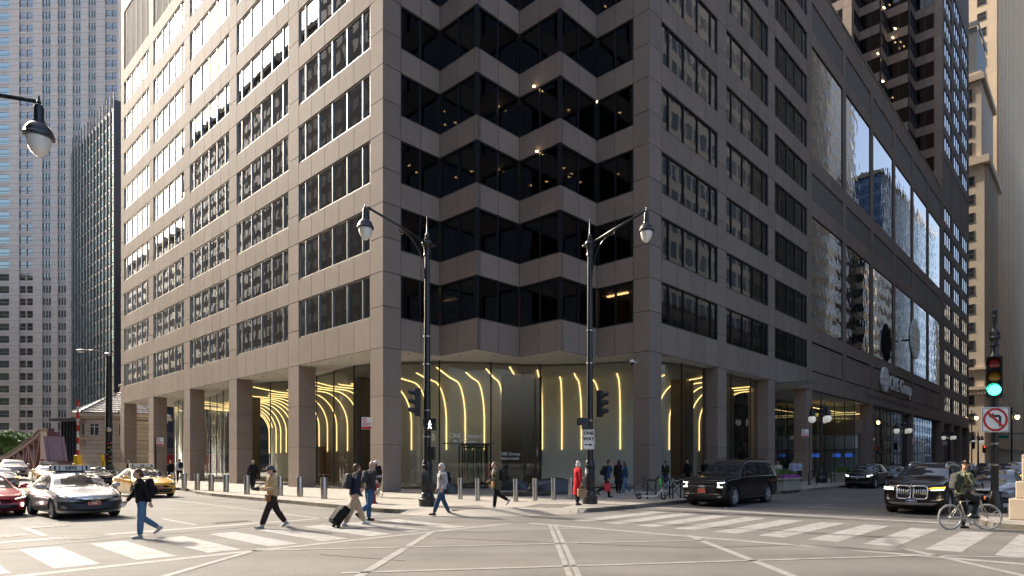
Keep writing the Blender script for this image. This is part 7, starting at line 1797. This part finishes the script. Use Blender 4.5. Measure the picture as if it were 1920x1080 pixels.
# ---------------- bicycles, scooter ----------------
M_tub=mat('bike_silver',(.50,.46,.38),.35,metal=.7); M_tubw=mat('bike_white',(.66,.66,.66),.4); M_gum=mat('gum_tyre',(.40,.25,.14),.7); M_gtyre=mat('grey_tyre',(.30,.29,.27),.7)
def bike(label,p,head_,fm,tyre,steer=0,name='bicycle',group=None,straight=True,R_=.335,lean=0):
    r=thing(name,label,'bicycle',p,R(head_),group); r.rotation_euler[0]=R(lean)
    wb=1.04; rw,fw_=(-.46,0,R_),(.58,0,R_)
    def wheel(c,rot):
        w_=mk('wheel',MB().tube([(R_*.93*math.cos(R(a)),0,R_*.93*math.sin(R(a))) for a in range(0,360,12)],.010,6,closed=True),M_rim,r,smooth=True); w_.location=c; w_.rotation_euler[2]=R(rot)
        mk('tyre',MB().tube([(R_*math.cos(R(a)),0,R_*math.sin(R(a))) for a in range(0,360,12)],.020,8,closed=True),tyre,w_,smooth=True)
        s_=MB()
        for k in range(20):
            a=R(k*18); s_.tube([(.02*math.cos(a+1.2),.025*(1 if k%2 else -1),.02*math.sin(a+1.2)),(R_*.92*math.cos(a),0,R_*.92*math.sin(a))],.0022,4)
        mk('spokes',s_,M_chrome,w_,kind='stuff'); mk('hub',MB().lathe([(.022,-.045),(.022,.045)],10,axis='y'),M_rim,w_)
    wheel(rw,0); wheel(fw_,steer)
    bb=(-.02,0,.29); st=(-.17,0,.76); ht=(.40,0,.80); hb=(.44,0,.66)
    f=MB(); f.tube([bb,st],.016,8); f.tube([st,ht],.017,8); f.tube([bb,hb],.020,8); f.tube([hb,ht],.020,8)
    for sg in (1,-1): f.tube([(rw[0],sg*.06,rw[2]),(bb[0],sg*.035,bb[2])],.010,6); f.tube([(rw[0],sg*.06,rw[2]),(st[0],sg*.02,st[2]-.03)],.009,6)
    mk('frame',f,fm,r,smooth=True)
    fk=MB()
    for sg in (1,-1): fk.tube([(hb[0],sg*.03,hb[2]-.02),(.50,sg*.055,.52),(fw_[0],sg*.055,fw_[2])],.011,6)
    mk('fork',fk,fm,r,smooth=True)
    mk('saddle',MB().ell((-.22,0,.90),(.14,.07,.035)).tube([st,(-.20,0,.88)],.014,6),M_blackm,r,smooth=True)
    hbm=MB().tube([ht,(.40,0,.93)],.014,6)
    if straight: hbm.tube([(.36,-.30,.96),(.42,-.1,.95),(.42,.1,.95),(.36,.30,.96)],.013,6)
    else: 
        hbm.tube([(.40,-.2,.94),(.40,.2,.94)],.013,6)
        for sg in (1,-1): hbm.tube([(.40,sg*.2,.94),(.50,sg*.2,.93),(.52,sg*.2,.84),(.44,sg*.2,.80)],.013,6)
    mk('handlebar',hbm,M_blackm,r,smooth=True)
    cr_=mk('crankset',MB().tube([(bb[0]+.10*math.cos(R(a)),-.055,bb[2]+.10*math.sin(R(a))) for a in range(0,360,20)],.008,5,closed=True).tube([bb,(bb[0]+.09,-.075,bb[2]-.14)],.011,6).tube([bb,(bb[0]-.09,.075,bb[2]+.14)],.011,6).bar((bb[0]-.1,-.055,bb[2]),(bb[0]+.1,-.055,bb[2]),.01,.02).bar((bb[0],-.055,bb[2]-.1),(bb[0],-.055,bb[2]+.1),.02,.01),M_rim,r)
    mk('pedal',MB().box(bb[0]+.04,bb[0]+.14,-.15,-.07,bb[2]-.15,bb[2]-.13).box(bb[0]-.14,bb[0]-.04,.07,.15,bb[2]+.13,bb[2]+.15),M_blackm,r)
    return r
bp_=GP(1812,992.5,0); bk=bike('champagne city bicycle straddled by the rider in the camouflage jacket',bp_,4,M_tub,M_gtyre,steer=-40)
mk('orange_lamp',MB().ell((.47,-.08,.86),(.02,.02,.05)),mat('orange_plastic',(.8,.2,.02),.4),bk,smooth=True)
camo=cloth('camo',(.115,.118,.075),.62,.5); camo.node_tree.nodes['Noise Texture'].inputs['Scale'].default_value=11
for n_ in camo.node_tree.nodes:
    if n_.type=='VALTORGB': n_.color_ramp.elements[0].position=.46; n_.color_ramp.elements[1].position=.54
ovr=dict(pel=(-.16,-.02,1.02),chest=(-.10,-.02,1.36),neck=(-.07,-.02,1.55),head=(-.05,-.03,1.755),hip1=(-.15,-.12,.97),hip0=(-.15,.08,.97),
  knee1=(.20,-.15,.78),ankle1=(.08,-.13,.40),toe1=(.25,-.14,.36),knee0=(.10,.20,.52),ankle0=(.09,.26,.085),toe0=(.26,.28,.035),
  sh1=(-.09,-.23,1.50),sh0=(-.06,.18,1.51),el1=(-.05,-.34,1.22),wr1=(.17,-.28,1.17),el0=(.19,.26,1.28),wr0=(.36,.27,1.04))
P=person('rider in camouflage jacket and black cap straddling a bicycle in the crosswalk',0,0,0,4,1.76,ov=ovr,top=('camo',(.075,.085,.045)),bottom=('darkgrey',(.022,.022,.024)),shoe=BKS,hair=('black',(.015,.013,.012)),style='short',skin='tan',hat=('cap',(.012,.012,.013),'black',(.55,.42,.12)),headturn=-128,headnod=0,pos=bp_,vox=.011,build=1.05,wide=1.1)
backpack(P,'dark grey backpack on the rider in the camouflage jacket',('dark7',(.06,.058,.055)),1.0,.08,0)
c=thing('phone','small dark phone in the hand of the camouflage jacket rider','phone'); place(c,P,Vector((.24,-.28,1.20))); mk('case',MB().bbox(-.008,.008,-.038,.038,-.07,.07,.006),M_blackm,c); mk('screen',MB().box(.0082,.0092,-.033,.033,-.062,.062),M_cglass,c)
# pavement cyclist
cp_=GP(706,932,.15); bike('bicycle with tan tyres ridden by the helmeted cyclist on the pavement',cp_,128,M_tubw,M_gum,name='bicycle')
ovr=dict(pel=(-.20,0,.98),chest=(-.04,0,1.25),neck=(.08,0,1.40),head=(.14,0,1.58),hip0=(-.18,.10,.95),hip1=(-.18,-.10,.95),knee0=(.14,.13,.72),ankle0=(-.02,.12,.46),toe0=(.14,.12,.42),knee1=(.06,-.13,.55),ankle1=(.02,-.12,.20),toe1=(.18,-.12,.15),sh0=(.04,.18,1.36),sh1=(.04,-.18,1.36),el0=(.22,.26,1.16),wr0=(.36,.27,.99),el1=(.22,-.26,1.16),wr1=(.36,-.27,.99))
P=person('helmeted cyclist in light blue shirt and shorts beside the corner pier',0,0,0,128,1.76,ov=ovr,top=('skyshirt',(.30,.37,.46)),bottom=('blackshorts',(.012,.012,.014)),shorts=True,sleeve=.7,shoe=WH,style='short',hat=('helmet',(1,1,1)),pos=cp_,vox=.013,fingers=True)
backpack(P,'black backpack on the helmeted cyclist',('black8',(.012,.012,.013)),1.05,.0,22)
# bike stand with parked bicycles and scooter
for i,(px,py) in enumerate(((1222,934.5),(1248,934.5),(1269,934))):
    p=GP(px,py,.15); r=thing('bike_hoop',['black bike hoop behind the white scooter stem','black bike hoop between the two parked bicycles','black bike hoop next to the large black wagon'][i],'bike rack',p,ANG+R(90))
    mk('hoop',MB().tube([(0,-.35,0),(0,-.35,.75),(0,-.25,.86),(0,.25,.86),(0,.35,.75),(0,.35,0)],.03,8),M_black,r,smooth=True); mk('foot',MB().box(-.07,.07,-.42,-.28,0,.012).box(-.07,.07,.28,.42,0,.012),M_black,r)
bike('dark parked bicycle with drop bars at the hoop beside the scooter',GP(1224,932,.15),158,M_blackm,M_blackm,lean=6,straight=False)
bike('parked bicycle with pale rims and a basket height bar next to the black wagon',GP(1259,933,.15),-12,M_tubw,M_gtyre,lean=-5,straight=False)
bike('white parked bicycle half hidden by the large black wagon',GP(1276,928,.15),160,M_tubw,M_blackm,lean=4)
p=GP(1222,936.5,.15); s_=thing('scooter','white kick scooter with bright green stem parked on the pavement','scooter',p,R(-18)); 
mk('deck',MB().bbox(-.50,.22,-.085,.085,.12,.17,.02).bar((.20,0,.15),(.46,0,.45),.10,.07),M_white,s_)
mk('stem',MB().tube([(.46,0,.42),(.36,0,.86)],.028,8),mat('scooter_green',(.05,.62,.06),.4),s_); mk('battery_cover',MB().ell((.37,0,.80),(.06,.06,.16)),mat('scooter_green',(.05,.62,.06),.4),s_,smooth=True)
mk('handlebar',MB().tube([(.35,0,.86),(.31,0,1.05)],.02,8).tube([(.30,-.26,1.05),(.31,0,1.07),(.30,.26,1.05)],.016,6),M_blackm,s_)
for x in (-.58,.52):
    w_=mk('wheel',MB().lathe([(.06,-.03),(.115,-.035),(.125,0),(.115,.035),(.06,.03)],18,axis='y'),M_blackm,s_,smooth=True); w_.location=(x,0,.125); mk('hub',MB().lathe([(.055,-.036),(.055,.036)],10,axis='y'),M_rim,w_)
mk('mudguard',MB().tube([(-.58+.15*math.cos(R(a)),0,.13+.15*math.sin(R(a))) for a in range(10,171,16)],[(.012,.05)]*11,8),M_blackm,s_); mk('front_fork',MB().bar((.46,.055,.46),(.52,.055,.12),.02,.05).bar((.46,-.055,.46),(.52,-.055,.12),.02,.05),M_white,s_)
